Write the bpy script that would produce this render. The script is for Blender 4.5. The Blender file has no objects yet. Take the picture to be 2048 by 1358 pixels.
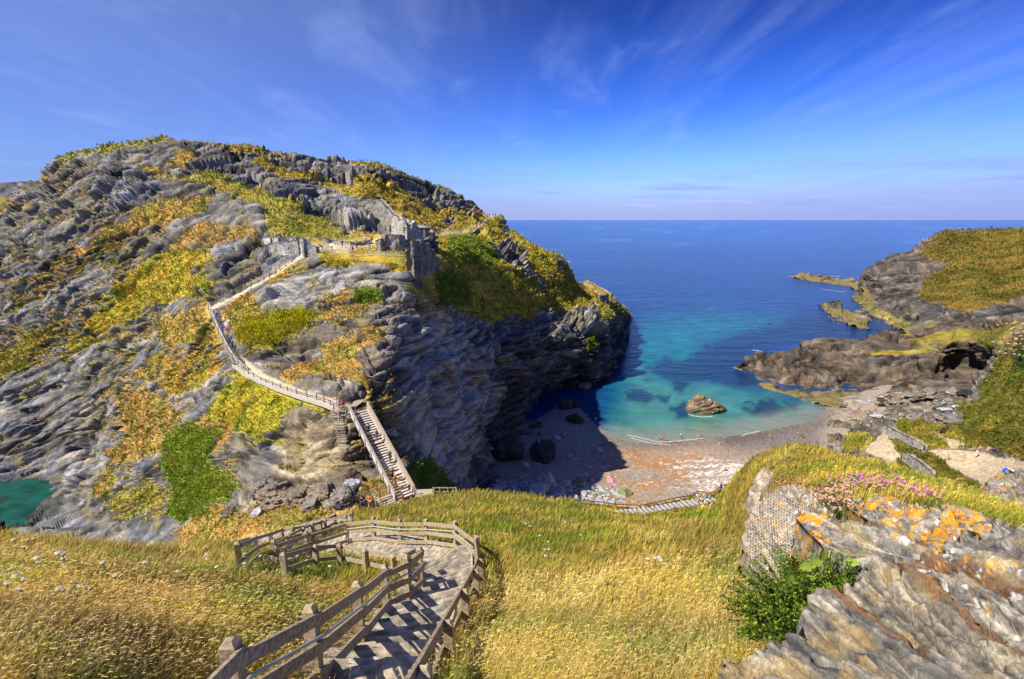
import bpy, bmesh, math, random, time
import numpy as np
from mathutils import Vector, Matrix
T0 = time.time()
rng = np.random.default_rng(7)
random.seed(7)
SC = bpy.context.scene
COL = SC.collection
# ------------------------------------------------------------------ camera model (2048 x 1358 photo pixels)
CAMZ = 65.0
PITCH = math.atan(239 / 1024)
CP, SP = math.cos(PITCH), math.sin(PITCH)
def P(px, py, d):
    px = np.asarray(px, float); py = np.asarray(py, float); d = np.asarray(d, float)
    X = (px - 1024) / 1024 * d
    yc = -(py - 679) / 1024 * d
    return np.stack([X, d * CP + yc * SP, CAMZ + yc * CP - d * SP], -1)
def DZ(px, py, z):
    v = (py - 679) / 1024
    return (CAMZ - z) / (v * CP + SP)
def PZ(px, py, z):
    return P(px, py, DZ(px, py, z))
def interp(pts):
    a = np.array(pts, float)
    return lambda x: np.interp(x, a[:, 0], a[:, 1])
# ------------------------------------------------------------------ noise
_perm = rng.permutation(256); _perm = np.concatenate([_perm, _perm, _perm])
_g = rng.normal(size=(256, 3)); _g /= np.linalg.norm(_g, axis=1)[:, None]
def gn(p):
    p = np.asarray(p, float)
    i = np.floor(p).astype(np.int64); f = p - i
    i &= 255
    u = f * f * f * (f * (f * 6 - 15) + 10)
    out = np.zeros(p.shape[:-1])
    for a in (0, 1):
        wa = u[..., 0] if a else 1 - u[..., 0]
        for b in (0, 1):
            wb = u[..., 1] if b else 1 - u[..., 1]
            for c in (0, 1):
                wc = u[..., 2] if c else 1 - u[..., 2]
                h = _perm[_perm[_perm[i[..., 0] + a] + i[..., 1] + b] + i[..., 2] + c]
                g = _g[h]
                out += wa * wb * wc * (g[..., 0] * (f[..., 0] - a) + g[..., 1] * (f[..., 1] - b) + g[..., 2] * (f[..., 2] - c))
    return out * 1.6
def fbm(p, o=4, gain=.5):
    s = 0; a = 1; t = 0
    for k in range(o):
        s = s + a * gn(p * 2 ** k + 17.3 * k); t += a; a *= gain
    return s / t
def hsh(a, b, c):
    a = np.asarray(a).astype(np.int64); b = np.asarray(b).astype(np.int64); c = np.asarray(c).astype(np.int64)
    return _perm[(_perm[(_perm[a & 255] + b) & 255] + c) & 255] / 255.
def beds(q, th, ln, seed):
    """broken bedding: every block of every bed stands out by its own amount; also returns the place inside the bed"""
    s = q[..., 2] / th + .7 * gn(q / (ln * 1.6) + seed); k = np.floor(s); off = hsh(k, seed, 7) * ln * 7
    w = .35 * gn(q / (ln * .6) + seed * 3)
    u = np.floor((q[..., 0] + off) / (ln * (.5 + hsh(k, 3, seed))) + w); v = np.floor((q[..., 1] * .8 + off) / ln + w)
    return hsh(k + seed, u, v) - .5, s - k
def facets(q, size, seed, tilt=.55):
    """angular fracture blocks: every jittered cell is a tilted plane with its own stand-out"""
    p = q / np.asarray(size, float); sh = p.shape[:-1]; p = p.reshape(-1, 3); b = np.floor(p).astype(np.int64)
    best = np.full(len(p), 1e9); sec = np.full(len(p), 1e9); val = np.zeros(len(p))
    for i in (-1, 0, 1):
        for j in (-1, 0, 1):
            for k in (-1, 0, 1):
                c = b + np.array([i, j, k]); h = [hsh(c[:, 0] + seed, c[:, 1] + 31 * m, c[:, 2] + 17 * m) for m in range(3)]
                dlt = p - c - np.stack(h, 1) * .9; d2 = (dlt * dlt).sum(1); m = d2 < best
                if not m.any(): continue
                sec = np.where(m, best, np.minimum(sec, d2)); best = np.where(m, d2, best)
                g = _g[_perm[_perm[(c[m, 0] * 7 + seed) & 255] + ((c[m, 1] * 3 + c[m, 2] * 5) & 255)]]
                val[m] = (h[0][m] + h[2][m] - 1) * .8 + tilt * (g * dlt[m]).sum(1)
            sec = sec
    crack = np.clip(1 - (np.sqrt(sec) - np.sqrt(best)) * 7, 0, 1)
    return val.reshape(sh), crack.reshape(sh)
def sstep(x, a, b):
    t = np.clip((x - a) / (b - a), 0, 1)
    return t * t * (3 - 2 * t)
def lerp(a, b, t):
    return a + (b - a) * np.asarray(t)[..., None]
def C3(*c): return np.array(c, float)
# ------------------------------------------------------------------ thin plate depth surface over the picture, in inverse depth (planes are exact)
class Depth:
    def __init__(self, ctrl, reg=2e-5, dmin=.8, dmax=900):
        xs, ys, ds = [], [], []
        for c in ctrl:
            px, py, v = c[:3]
            d = DZ(px, py, c[3]) if len(c) == 4 else v
            xs.append(px); ys.append(py); ds.append(d)
        self.x = np.array(xs) / 1024; self.y = np.array(ys) / 1024
        w = 1 / np.array(ds); self.sc = np.mean(np.abs(w)); w = w / self.sc
        n = len(xs)
        r = np.hypot(self.x[:, None] - self.x, self.y[:, None] - self.y)
        K = np.where(r > 0, r * r * np.log(r + 1e-12), 0) + reg * np.eye(n)
        Q = np.stack([np.ones(n), self.x, self.y], 1)
        A = np.zeros((n + 3, n + 3)); A[:n, :n] = K; A[:n, n:] = Q; A[n:, :n] = Q.T
        self.s = np.linalg.solve(A, np.concatenate([w, np.zeros(3)]))
        self.lim = (dmin, dmax)
    def __call__(self, px, py):
        px = np.asarray(px, float); py = np.asarray(py, float)
        sh = np.broadcast(px, py).shape
        x = np.broadcast_to(px, sh).ravel() / 1024; y = np.broadcast_to(py, sh).ravel() / 1024
        n = len(self.x)
        w = self.s[n] + self.s[n + 1] * x + self.s[n + 2] * y
        for k in range(n):
            r2 = (x - self.x[k]) ** 2 + (y - self.y[k]) ** 2
            w = w + self.s[k] * .5 * r2 * np.log(r2 + 1e-14)
        w = np.clip(w * self.sc, 1 / self.lim[1], 1 / self.lim[0])
        return (1 / w).reshape(sh)
def polyw(px, py, poly, soft=10):
    """+1 well inside, -1 well outside, 0 on the outline; ramp of soft px"""
    poly = np.array(poly, float)
    sh = px.shape
    out = np.full(sh, -1.0)
    m = (px > poly[:, 0].min() - soft) & (px < poly[:, 0].max() + soft) & (py > poly[:, 1].min() - soft) & (py < poly[:, 1].max() + soft)
    if not m.any(): return out
    x = px[m]; y = py[m]
    ins = np.zeros(x.shape, bool); dd = np.full(x.shape, 1e9)
    n = len(poly)
    for i in range(n):
        ax, ay = poly[i]; bx, by = poly[(i + 1) % n]
        ex, ey = bx - ax, by - ay
        t = np.clip(((x - ax) * ex + (y - ay) * ey) / (ex * ex + ey * ey + 1e-9), 0, 1)
        dd = np.minimum(dd, np.hypot(x - ax - t * ex, y - ay - t * ey))
        c = ((ay > y) != (by > y)) & (x < (bx - ax) * (y - ay) / (by - ay + 1e-12) + ax)
        ins ^= c
    out[m] = np.clip(np.where(ins, dd, -dd) / soft, -1, 1)
    return out
def linew(px, py, pts, rad):
    """1 on the polyline, 0 beyond rad px"""
    out = np.zeros(px.shape)
    pts = np.array(pts, float)
    m = (px > pts[:, 0].min() - rad) & (px < pts[:, 0].max() + rad) & (py > pts[:, 1].min() - rad) & (py < pts[:, 1].max() + rad)
    if not m.any(): return out
    x = px[m]; y = py[m]; dd = np.full(x.shape, 1e9)
    for i in range(len(pts) - 1):
        ax, ay = pts[i]; bx, by = pts[i + 1]
        ex, ey = bx - ax, by - ay
        t = np.clip(((x - ax) * ex + (y - ay) * ey) / (ex * ex + ey * ey + 1e-9), 0, 1)
        dd = np.minimum(dd, np.hypot(x - ax - t * ex, y - ay - t * ey))
    out[m] = np.clip(1 - dd / rad, 0, 1)
    return out
# ------------------------------------------------------------------ materials
def mat(name, base=None, attr=None, rough=.9, spec=.2, noise=None, bump=None, bump2=None, objcol=False, stretch=(1, 1, 1), rot=(0, 0, 0), trans=0):
    m = bpy.data.materials.new(name); m.use_nodes = True
    nt = m.node_tree; N = nt.nodes; L = nt.links
    b = N['Principled BSDF']
    b.inputs['Roughness'].default_value = rough
    b.inputs['Specular IOR Level'].default_value = spec
    tc = N.new('ShaderNodeTexCoord')
    mp = N.new('ShaderNodeMapping'); mp.inputs['Rotation'].default_value = rot; mp.inputs['Scale'].default_value = stretch
    L.new(tc.outputs['Object'], mp.inputs['Vector'])
    if attr:
        a = N.new('ShaderNodeVertexColor'); a.layer_name = attr; col = a.outputs['Color']
    elif objcol:
        a = N.new('ShaderNodeObjectInfo'); col = a.outputs['Color']
    else:
        a = N.new('ShaderNodeRGB'); a.outputs[0].default_value = (*base, 1); col = a.outputs[0]
    if noise:
        sc, amt = noise[:2]
        t = N.new('ShaderNodeTexNoise'); t.inputs['Scale'].default_value = sc; t.inputs['Detail'].default_value = 6; t.inputs['Roughness'].default_value = .65
        L.new(mp.outputs[0], t.inputs['Vector'])
        r = N.new('ShaderNodeMapRange'); r.inputs['From Min'].default_value = .3; r.inputs['From Max'].default_value = .7
        r.inputs['To Min'].default_value = 1 - amt; r.inputs['To Max'].default_value = 1 + amt
        L.new(t.outputs['Fac'], r.inputs['Value'])
        mx = N.new('ShaderNodeMix'); mx.data_type = 'RGBA'; mx.blend_type = 'MULTIPLY'; mx.inputs['Factor'].default_value = 1
        L.new(col, mx.inputs['A']); L.new(r.outputs[0], mx.inputs['B']); col = mx.outputs['Result']
    L.new(col, b.inputs['Base Color'])
    prev = None
    for bp in (bump, bump2):
        if bp:
            t = N.new('ShaderNodeTexNoise'); t.inputs['Scale'].default_value = bp[0]; t.inputs['Detail'].default_value = 8; t.inputs['Roughness'].default_value = .7
            L.new(mp.outputs[0], t.inputs['Vector'])
            u = N.new('ShaderNodeBump'); u.inputs['Strength'].default_value = bp[1]; u.inputs['Distance'].default_value = bp[2]
            L.new(t.outputs['Fac'], u.inputs['Height'])
            if prev: L.new(prev.outputs[0], u.inputs['Normal'])
            prev = u
    if prev: L.new(prev.outputs[0], b.inputs['Normal'])
    if trans:
        tr = N.new('ShaderNodeBsdfTranslucent'); ms = N.new('ShaderNodeMixShader'); ms.inputs[0].default_value = trans
        L.new(col, tr.inputs['Color']); L.new(b.outputs[0], ms.inputs[1]); L.new(tr.outputs[0], ms.inputs[2])
        L.new(ms.outputs[0], N['Material Output'].inputs['Surface'])
    m.diffuse_color = (*(base or (.5, .5, .5)), 1)
    return m
# ------------------------------------------------------------------ meshes and tags
def raw_mesh(name, V, F=None, quads=None, tris=None, col=None, smooth=False):
    me = bpy.data.meshes.new(name)
    V = np.asarray(V, np.float32)
    if F is not None:
        me.from_pydata(V.tolist(), [], F)
    else:
        q = np.zeros((0, 4), np.int32) if quads is None else np.asarray(quads, np.int32)
        t = np.zeros((0, 3), np.int32) if tris is None else np.asarray(tris, np.int32)
        me.vertices.add(len(V)); me.vertices.foreach_set('co', V.ravel())
        nl = q.size + t.size
        me.loops.add(nl); me.loops.foreach_set('vertex_index', np.concatenate([q.ravel(), t.ravel()]).astype(np.int32))
        me.polygons.add(len(q) + len(t))
        st = np.concatenate([np.arange(len(q)) * 4, q.size + np.arange(len(t)) * 3]).astype(np.int32)
        me.polygons.foreach_set('loop_start', st)
        me.polygons.foreach_set('loop_total', np.concatenate([np.full(len(q), 4), np.full(len(t), 3)]).astype(np.int32))
        me.update(calc_edges=True)
    if col is not None:
        a = me.color_attributes.new('albedo', 'FLOAT_COLOR', 'POINT')
        c4 = np.ones((len(V), 4), np.float32); c4[:, :3] = np.clip(col, 0, 1)
        a.data.foreach_set('color', c4.ravel())
    if smooth:
        me.polygons.foreach_set('use_smooth', np.ones(len(me.polygons), bool))
    me.validate()
    return me
def link(name, me, m=None, parent=None):
    o = bpy.data.objects.new(name, me); COL.objects.link(o)
    if m is not None and me is not None and not me.materials: me.materials.append(m)
    if parent is not None: o.parent = parent
    return o
def tag(o, label=None, cat=None, group=None, kind=None):
    if label: o['label'] = label
    if cat: o['category'] = cat
    if group: o['group'] = group
    if kind: o['kind'] = kind
    return o
def thing(name, label, cat, loc=(0, 0, 0), rz=0, group=None):
    o = bpy.data.objects.new(name, None); COL.objects.link(o)
    o.location = loc; o.rotation_euler = (0, 0, rz); o.empty_display_size = .2
    return tag(o, label, cat, group)
class MB:
    def __init__(s): s.V = []; s.F = []
    def add(s, V, F):
        b = len(s.V); s.V += [tuple(v) for v in V]; s.F += [[i + b for i in f] for f in F]
    def box(s, c, x, y, z):
        """box centre c, half axes vectors x y z"""
        c, x, y, z = (np.array(q, float) for q in (c, x, y, z))
        V = [c + i * x + j * y + k * z for k in (-1, 1) for j in (-1, 1) for i in (-1, 1)]
        s.add(V, [[0, 2, 3, 1], [4, 5, 7, 6], [0, 1, 5, 4], [2, 6, 7, 3], [0, 4, 6, 2], [1, 3, 7, 5]])
    def beam(s, a, b, w, h, up=(0, 0, 1)):
        """bar from a to b, w wide across, h high"""
        a, b, up = np.array(a, float), np.array(b, float), np.array(up, float)
        t = b - a; L = np.linalg.norm(t); t /= L
        sd = np.cross(t, up); sd /= np.linalg.norm(sd); u = np.cross(sd, t)
        s.box((a + b) / 2, t * L / 2, sd * w / 2, u * h / 2)
    def tube(s, pts, r, n=6):
        pts = [np.array(p, float) for p in pts]; rings = []
        for i, p in enumerate(pts):
            t = pts[min(i + 1, len(pts) - 1)] - pts[max(i - 1, 0)]; t /= np.linalg.norm(t)
            a = np.cross(t, (0, 0, 1) if abs(t[2]) < .9 else (1, 0, 0)); a /= np.linalg.norm(a); b = np.cross(t, a)
            rr = r[i] if hasattr(r, '__len__') else r
            rings.append([p + rr * (math.cos(2 * math.pi * k / n) * a + math.sin(2 * math.pi * k / n) * b) for k in range(n)])
        V = [v for q in rings for v in q]; F = []
        for i in range(len(pts) - 1):
            for k in range(n):
                F.append([i * n + k, i * n + (k + 1) % n, (i + 1) * n + (k + 1) % n, (i + 1) * n + k])
        F += [list(range(n))[::-1], list(range((len(pts) - 1) * n, len(pts) * n))]
        s.add(V, F)
    def mesh(s, name): return raw_mesh(name, np.array(s.V), F=s.F)
    def build(s, name, m, parent=None): return link(name, s.mesh(name), m, parent)
def gridq(nr, nc):
    i = np.arange((nr - 1) * nc).reshape(nr - 1, nc)[:, :-1]
    return np.stack([i, i + 1, i + nc + 1, i + nc], -1).reshape(-1, 4)
def gnormals(G):
    dr = np.gradient(G, axis=0); dc = np.gradient(G, axis=1)
    n = np.cross(dc, dr); n /= np.linalg.norm(n, axis=-1)[..., None] + 1e-12
    return n
class Land:
    """a land form lofted between a lower and an upper outline, with a back slope behind its crest"""
    def __init__(s, xs, top, bot, depth, nr, back=12, bstep=3., bslope=.35, tpow=1.0, skirt=0.):
        s.xs = np.asarray(xs, float); nc = len(s.xs)
        t = np.linspace(0, 1, nr) ** tpow
        yt = top(s.xs); yb = bot(s.xs)
        s.py = yb[None] + (yt - yb)[None] * t[:, None]; s.px = np.repeat(s.xs[None], nr, 0)
        s.d = depth(s.px, s.py)
        G = P(s.px, s.py, s.d)
        if skirt:
            k = np.arange(6, 0, -1)[:, None, None] * skirt / 6; h0 = G[0][:, :2] / np.linalg.norm(G[0][:, :2], axis=1)[:, None]
            sk = np.repeat(G[:1], 6, 0) - k * np.array([0, 0, 1.]); sk[..., :2] += k * .25 * h0[None]
            G = np.concatenate([sk, G], 0); s.px = np.concatenate([np.repeat(s.px[:1], 6, 0), s.px]); s.py = np.concatenate([np.repeat(s.py[:1], 6, 0), s.py])
        if back:
            top_ = G[-1]; h = top_[:, :2] - np.array([0, 0.]); h = h / np.linalg.norm(h, axis=1)[:, None]
            R = []
            for k in range(1, back + 1):
                L = bstep * k * (1 + .12 * k)
                q = top_.copy(); q[:, :2] += h * L; q[:, 2] -= L * bslope + .02 * L * L * bslope / bstep * .5
                R.append(q)
            G = np.concatenate([G, np.array(R)], 0)
            s.px = np.concatenate([s.px, np.repeat(s.px[-1:], back, 0)], 0); s.py = np.concatenate([s.py, np.repeat(s.py[-1:], back, 0)], 0)
        s.G = G; s.N = gnormals(G); s.nr, s.nc = G.shape[:2]; s.rows = nr
        m = (s.N * (np.array([0, 0, CAMZ]) - G)).sum(-1)
        s.N[m[:nr].mean() < 0 and slice(None)] *= -1 if m[:nr].mean() < 0 else 1
    def finish(s, name, material, disp, col, smooth=False):
        s.G = s.G + s.N * disp[..., None]
        s.col = col
        me = raw_mesh(name, s.G.reshape(-1, 3), quads=gridq(s.nr, s.nc), col=col.reshape(-1, 3), smooth=smooth)
        s.obj = link(name, me, material)
        return s.obj
RAYS = []
def ray(px, py, objs=None, default=None):
    """first hit of the line of sight on the land: (point, normal, depth)"""
    o = Vector((0, 0, CAMZ)); t = Vector(P(px, py, 1.0)) - o; tn = t.normalized(); best = None
    for ob in (objs or RAYS):
        ok, loc, nor, _ = ob.ray_cast(o, tn)
        if ok:
            dd = (loc - o).length
            if best is None or dd < best[2]: best = (loc.copy(), nor.copy(), dd)
    return best
def drop(x, y, objs=None, z0=200):
    best = None
    for ob in (objs or RAYS):
        ok, loc, nor, _ = ob.ray_cast(Vector((x, y, z0)), Vector((0, 0, -1)))
        if ok and (best is None or loc.z > best.z): best = loc.copy()
    return best
def upd(): bpy.context.view_layer.update()

def land_sample(T, n, x0, x1, y0f=0., y1f=1., tpow=1.0):
    """random points spread evenly over the visible side of a land form"""
    ci = np.searchsorted(T.xs, rng.uniform(x0, x1, n)) - 1 + rng.random(n)
    ci = np.clip(ci, 0, T.nc - 1.001)
    t = rng.uniform(y0f, y1f, n) ** (1 / tpow); ri = np.clip(t * (T.rows - 1), 0, T.rows - 1.001)
    c0 = ci.astype(int); r0 = ri.astype(int); fc = (ci - c0)[:, None]; fr = (ri - r0)[:, None]
    def g(A):
        A = A if A.ndim == 3 else A[..., None]
        v = A[r0, c0] * (1 - fc) * (1 - fr) + A[r0, c0 + 1] * fc * (1 - fr) + A[r0 + 1, c0] * (1 - fc) * fr + A[r0 + 1, c0 + 1] * fc * fr
        return v if v.shape[1] > 1 else v[:, 0]
    return g
def blades(name, B, H, Wd, lean, croot, ctip, material, fat=1.0, head=None):
    """grass blades: base points, heights, widths, lean vectors, colours; head = share of blades that carry a seed head"""
    n = len(B); a = rng.uniform(0, 2 * np.pi, n)
    w = np.stack([np.cos(a), np.sin(a), 0 * a], 1) * (Wd / 2)[:, None]
    up = np.stack([0 * a, 0 * a, H], 1)
    mid = B + up * .55 + lean * (H * .30)[:, None]; tip = B + up * (1 - .25 * np.linalg.norm(lean, axis=1))[:, None] + lean * H[:, None]
    V = np.stack([B - w, B + w, mid - w * .8 * fat, mid + w * .8 * fat, tip], 1).reshape(-1, 3)
    k = np.arange(n) * 5
    Q = np.stack([k, k + 1, k + 3, k + 2], 1); Tt = np.stack([k + 2, k + 3, k + 4], 1)
    cm = croot * .45 + ctip * .55
    C_ = np.stack([croot, croot, cm, cm, ctip], 1).reshape(-1, 3)
    if head is not None:
        m = rng.random(n) < head; nh = m.sum(); b = len(V)
        d_ = (tip - mid)[m]; d_ /= np.linalg.norm(d_, axis=1)[:, None]; hl = (Wd[m] * 5.0)[:, None]; t_ = tip[m]; ww = w[m] * 1.35
        droop = np.stack([.5 + 0 * hl[:, 0], -.1 + 0 * hl[:, 0], -.35 + 0 * hl[:, 0]], 1) * hl
        V2 = np.stack([t_ - d_ * hl * .3, t_ - ww + d_ * hl * .3, t_ + ww + d_ * hl * .3, t_ + d_ * hl * .8 + droop], 1).reshape(-1, 3)
        k = b + np.arange(nh) * 4; V = np.concatenate([V, V2]); Q = np.concatenate([Q, np.stack([k, k + 1, k + 3, k + 2], 1)])
        C_ = np.concatenate([C_, np.repeat(np.clip(ctip[m] * 1.15, 0, 1), 4, 0)])
    return link(name, raw_mesh(name, V, quads=Q, tris=Tt, col=C_), material)
def tufts(name, B, Nn, S, colr, material, nb=3, flat=.5):
    """leaf clumps: nb small leaf faces per point"""
    n = len(B); B = np.repeat(B, nb, 0); Nn = np.repeat(Nn, nb, 0); S = np.repeat(S, nb) * rng.uniform(.6, 1.3, n * nb); colr = np.repeat(colr, nb, 0) * rng.uniform(.75, 1.3, (n * nb, 1))
    r = rng.normal(size=B.shape); B = B + r * (S * .45)[:, None]
    d = Nn * .7 + rng.normal(size=B.shape) * flat + np.array([.05, 0, .55]); d /= np.linalg.norm(d, axis=1)[:, None]
    s = np.cross(d, rng.normal(size=B.shape)); s /= np.linalg.norm(s, axis=1)[:, None]
    V = np.stack([B - s * (S * .45)[:, None], B + s * (S * .45)[:, None], B + d * S[:, None]], 1).reshape(-1, 3)
    return link(name, raw_mesh(name, V, tris=np.arange(len(V)).reshape(-1, 3), col=np.repeat(colr, 3, 0)), material)
# ------------------------------------------------------------------ camera, sun, sky
cam = bpy.data.cameras.new('camera'); cam.lens = 18; cam.sensor_width = 36; cam.sensor_fit = 'HORIZONTAL'
cam.clip_end = 500000; cam.clip_start = .05
co = bpy.data.objects.new('camera', cam); COL.objects.link(co)
co.location = (0, 0, CAMZ); co.rotation_euler = (math.pi / 2 - PITCH, 0, 0)
SC.camera = co
cam.dof.use_dof = True; cam.dof.focus_distance = 30; cam.dof.aperture_fstop = 5.6
SUN_EL = math.radians(47); SUN_DIR = Vector((-.87, -.49, 0)).normalized()
sv = Vector((SUN_DIR.x * math.cos(SUN_EL), SUN_DIR.y * math.cos(SUN_EL), math.sin(SUN_EL)))
sl = bpy.data.lights.new('sun', 'SUN'); sl.energy = 4.9; sl.angle = math.radians(.5); sl.color = (1, .91, .75)
so = bpy.data.objects.new('sun', sl); COL.objects.link(so); so.location = (0, 0, 150)
so.rotation_euler = (-sv).to_track_quat('-Z', 'Y').to_euler()
W = bpy.data.worlds.new('World'); SC.world = W; W.use_nodes = True
nt = W.node_tree; N = nt.nodes; L = nt.links
bg = N['Background']; bg.inputs['Strength'].default_value = .125
sky = N.new('ShaderNodeTexSky'); sky.sky_type = 'NISHITA'; sky.sun_disc = False
sky.sun_elevation = SUN_EL; sky.sun_rotation = math.atan2(sv.x, sv.y)
sky.ozone_density = 3.0; sky.dust_density = .15; sky.air_density = 1.1
hs = N.new('ShaderNodeHueSaturation'); hs.inputs['Saturation'].default_value = 1.22; hs.inputs['Value'].default_value = 1.0
hs.inputs['Hue'].default_value = .503
L.new(sky.outputs[0], hs.inputs['Color'])
def mrange(v, a, b, c=0., d=1.):
    r = N.new('ShaderNodeMapRange'); r.interpolation_type = 'SMOOTHSTEP'
    for i, q in zip((1, 2, 3, 4), (a, b, c, d)): r.inputs[i].default_value = q
    L.new(v, r.inputs[0]); return r.outputs[0]
def mth(op, a, b=None):
    n = N.new('ShaderNodeMath'); n.operation = op
    for i, q in enumerate((a, b)):
        if q is None: continue
        if isinstance(q, (int, float)): n.inputs[i].default_value = q
        else: L.new(q, n.inputs[i])
    return n.outputs[0]
def mixc(f, a, b):
    n = N.new('ShaderNodeMix'); n.data_type = 'RGBA'
    if isinstance(f, (int, float)): n.inputs['Factor'].default_value = f
    else: L.new(f, n.inputs['Factor'])
    for k, q in (('A', a), ('B', b)):
        if isinstance(q, tuple): n.inputs[k].default_value = (*q, 1)
        else: L.new(q, n.inputs[k])
    return n.outputs['Result']
tc = N.new('ShaderNodeTexCoord'); sep = N.new('ShaderNodeSeparateXYZ'); L.new(tc.outputs['Generated'], sep.inputs[0])
X, Y, Z = sep.outputs
# high cirrus on a flat layer far above: direction projected on a plane
zc = mth('MAXIMUM', Z, .02)
inv = mth('DIVIDE', 1.0, mth('ADD', zc, .06))
cb = N.new('ShaderNodeCombineXYZ'); L.new(mth('MULTIPLY', X, inv), cb.inputs[0]); L.new(mth('MULTIPLY', Y, inv), cb.inputs[1])
def cloud(rot, scale, nscale, detail, dist, lo, hi, off=(0, 0, 0)):
    mp = N.new('ShaderNodeMapping'); mp.inputs['Rotation'].default_value = (0, 0, rot); mp.inputs['Scale'].default_value = scale; mp.inputs['Location'].default_value = off
    L.new(cb.outputs[0], mp.inputs[0])
    t = N.new('ShaderNodeTexNoise'); t.inputs['Scale'].default_value = nscale; t.inputs['Detail'].default_value = detail; t.inputs['Roughness'].default_value = .58; t.inputs['Distortion'].default_value = dist
    L.new(mp.outputs[0], t.inputs['Vector']); return mrange(t.outputs['Fac'], lo, hi)
col = hs.outputs[0]
grad = N.new('ShaderNodeMix'); grad.data_type = 'RGBA'; grad.blend_type = 'MULTIPLY'; grad.inputs['Factor'].default_value = 1
L.new(col, grad.inputs['A'])
zr = N.new('ShaderNodeValToRGB'); L.new(Z, zr.inputs[0])
e = zr.color_ramp.elements
e[0].position = 0; e[0].color = (.26, .34, .92, 1)
e[1].position = .70; e[1].color = (.11, .14, .34, 1)
for p_, c_ in ((.05, (.40, .50, 1.05, 1)), (.10, (.36, .54, 1.08, 1)), (.19, (.20, .35, .90, 1)), (.36, (.07, .125, .40, 1))):
    q = e.new(p_); q.color = c_
L.new(zr.outputs[0], grad.inputs['B']); col = grad.outputs['Result']
# broad pale veil to the left, fading to clear blue right of centre
veil = mth('MULTIPLY', mrange(X, .25, -.70), .72)
col = mixc(veil, col, (1.15, 1.75, 3.9))
w1 = mth('MULTIPLY', cloud(.06, (1.5, .22, 1), 1.5, 6, .5, .45, .85), .20)
col = mixc(w1, col, (2.0, 2.9, 5.9))
w2 = mth('MULTIPLY', mth('MULTIPLY', cloud(-.10, (1.9, .20, 1), 1.2, 6, .35, .40, .72, (3, 1, 0)), mrange(X, .0, .5)), .24)
col = mixc(w2, col, (1.9, 2.6, 5.4))
w3 = mth('MULTIPLY', cloud(1.0, (1.2, .5, 1), 1.6, 4, .5, .50, .82, (7, 2, 0)), .36)
col = mixc(w3, col, (2.0, 2.8, 5.4))
# low banks near the horizon
cz = N.new('ShaderNodeCombineXYZ'); az = mth('ARCTAN2', X, Y)
L.new(mth('MULTIPLY', az, 3.0), cz.inputs[0]); L.new(mth('MULTIPLY', Z, 38.0), cz.inputs[1])
t = N.new('ShaderNodeTexNoise'); t.inputs['Scale'].default_value = 1.5; t.inputs['Detail'].default_value = 6; L.new(cz.outputs[0], t.inputs['Vector'])
band = mth('MULTIPLY', mrange(Z, .005, .04), mrange(Z, .12, .05))
lowm = mth('MULTIPLY', mth('MULTIPLY', mrange(t.outputs['Fac'], .5, .68), band), .55)
col = mixc(lowm, col, (1.5, 2.0, 4.6))
t2 = N.new('ShaderNodeTexNoise'); t2.inputs['Scale'].default_value = 4.5; t2.inputs['Detail'].default_value = 5; L.new(cz.outputs[0], t2.inputs['Vector'])
puff = mth('MULTIPLY', mth('MULTIPLY', mrange(t2.outputs['Fac'], .52, .7), mth('MULTIPLY', mrange(Z, .012, .02), mrange(Z, .045, .03))), mth('MULTIPLY', mrange(X, -.05, .3), .8))
col = mixc(puff, col, (3.8, 4.2, 6.2))
lil = mth('MULTIPLY', mrange(Z, .07, .0), .75); col = mixc(lil, col, (2.05, 2.6, 4.75))
lil2 = mth('MULTIPLY', mth('MULTIPLY', mrange(Z, .17, .03), mrange(X, .15, .75)), .55); col = mixc(lil2, col, (1.55, 1.95, 4.3))
L.new(col, bg.inputs['Color'])
SC.view_settings.view_transform = 'Standard'; SC.view_settings.look = 'None'; SC.view_settings.exposure = .62; SC.view_settings.gamma = 1
SC.cycles.max_bounces = 5; SC.cycles.diffuse_bounces = 3; SC.cycles.glossy_bounces = 2; SC.cycles.transmission_bounces = 2
SC.cycles.use_denoising = True
# ------------------------------------------------------------------ land materials
MLAND = mat('rock_and_turf', attr='albedo', rough=.92, spec=.12, noise=(1.3, .42), bump=(.8, .45, .5), bump2=(3.2, .45, .16), stretch=(.8, .8, 2.6), rot=(0, math.radians(15), 0))
MFAR = mat('far_rock_and_turf', attr='albedo', rough=.92, spec=.12, noise=(.8, .35), bump=(.5, .5, .8), bump2=(1.6, .45, .35), stretch=(.5, .5, 3.2))
MSAND = mat('shingle', attr='albedo', rough=.9, spec=.15, noise=(2.4, .30), bump=(2.5, .5, .12))
MTURF = mat('turf', attr='albedo', rough=.95, spec=.05, noise=(9, .45), bump=(14, .5, .04))
OCH = C3(.44, .29, .085); STRAW = C3(.50, .36, .10); GRN = C3(.17, .19, .025); BGRN = C3(.20, .25, .03); DGRN = C3(.12, .17, .025); OLIVE = C3(.37, .305, .065); YEL = C3(.34, .32, .03)
RD = C3(.035, .036, .04); RM = C3(.165, .162, .16); RL = C3(.43, .41, .38); RT = C3(.36, .28, .17); SAND = C3(.62, .54, .40)
def strata(p, dip=18, warp=1.5, yaw=0.15):
    a = math.radians(dip)
    w = np.stack([gn(p / 16), gn(p / 16 + 31), gn(p / 16 + 77)], -1) * warp
    q = p + w
    u = q[..., 0] * math.cos(a) + q[..., 2] * math.sin(a)
    s = -q[..., 0] * math.sin(a) + q[..., 2] * math.cos(a) + q[..., 1] * yaw
    return np.stack([u, q[..., 1], s], -1)
def terr(x, k=1.):
    """blocky steps"""
    f = x / k - np.floor(x / k); return k * (np.floor(x / k) + sstep(f, .62, 1))
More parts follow.
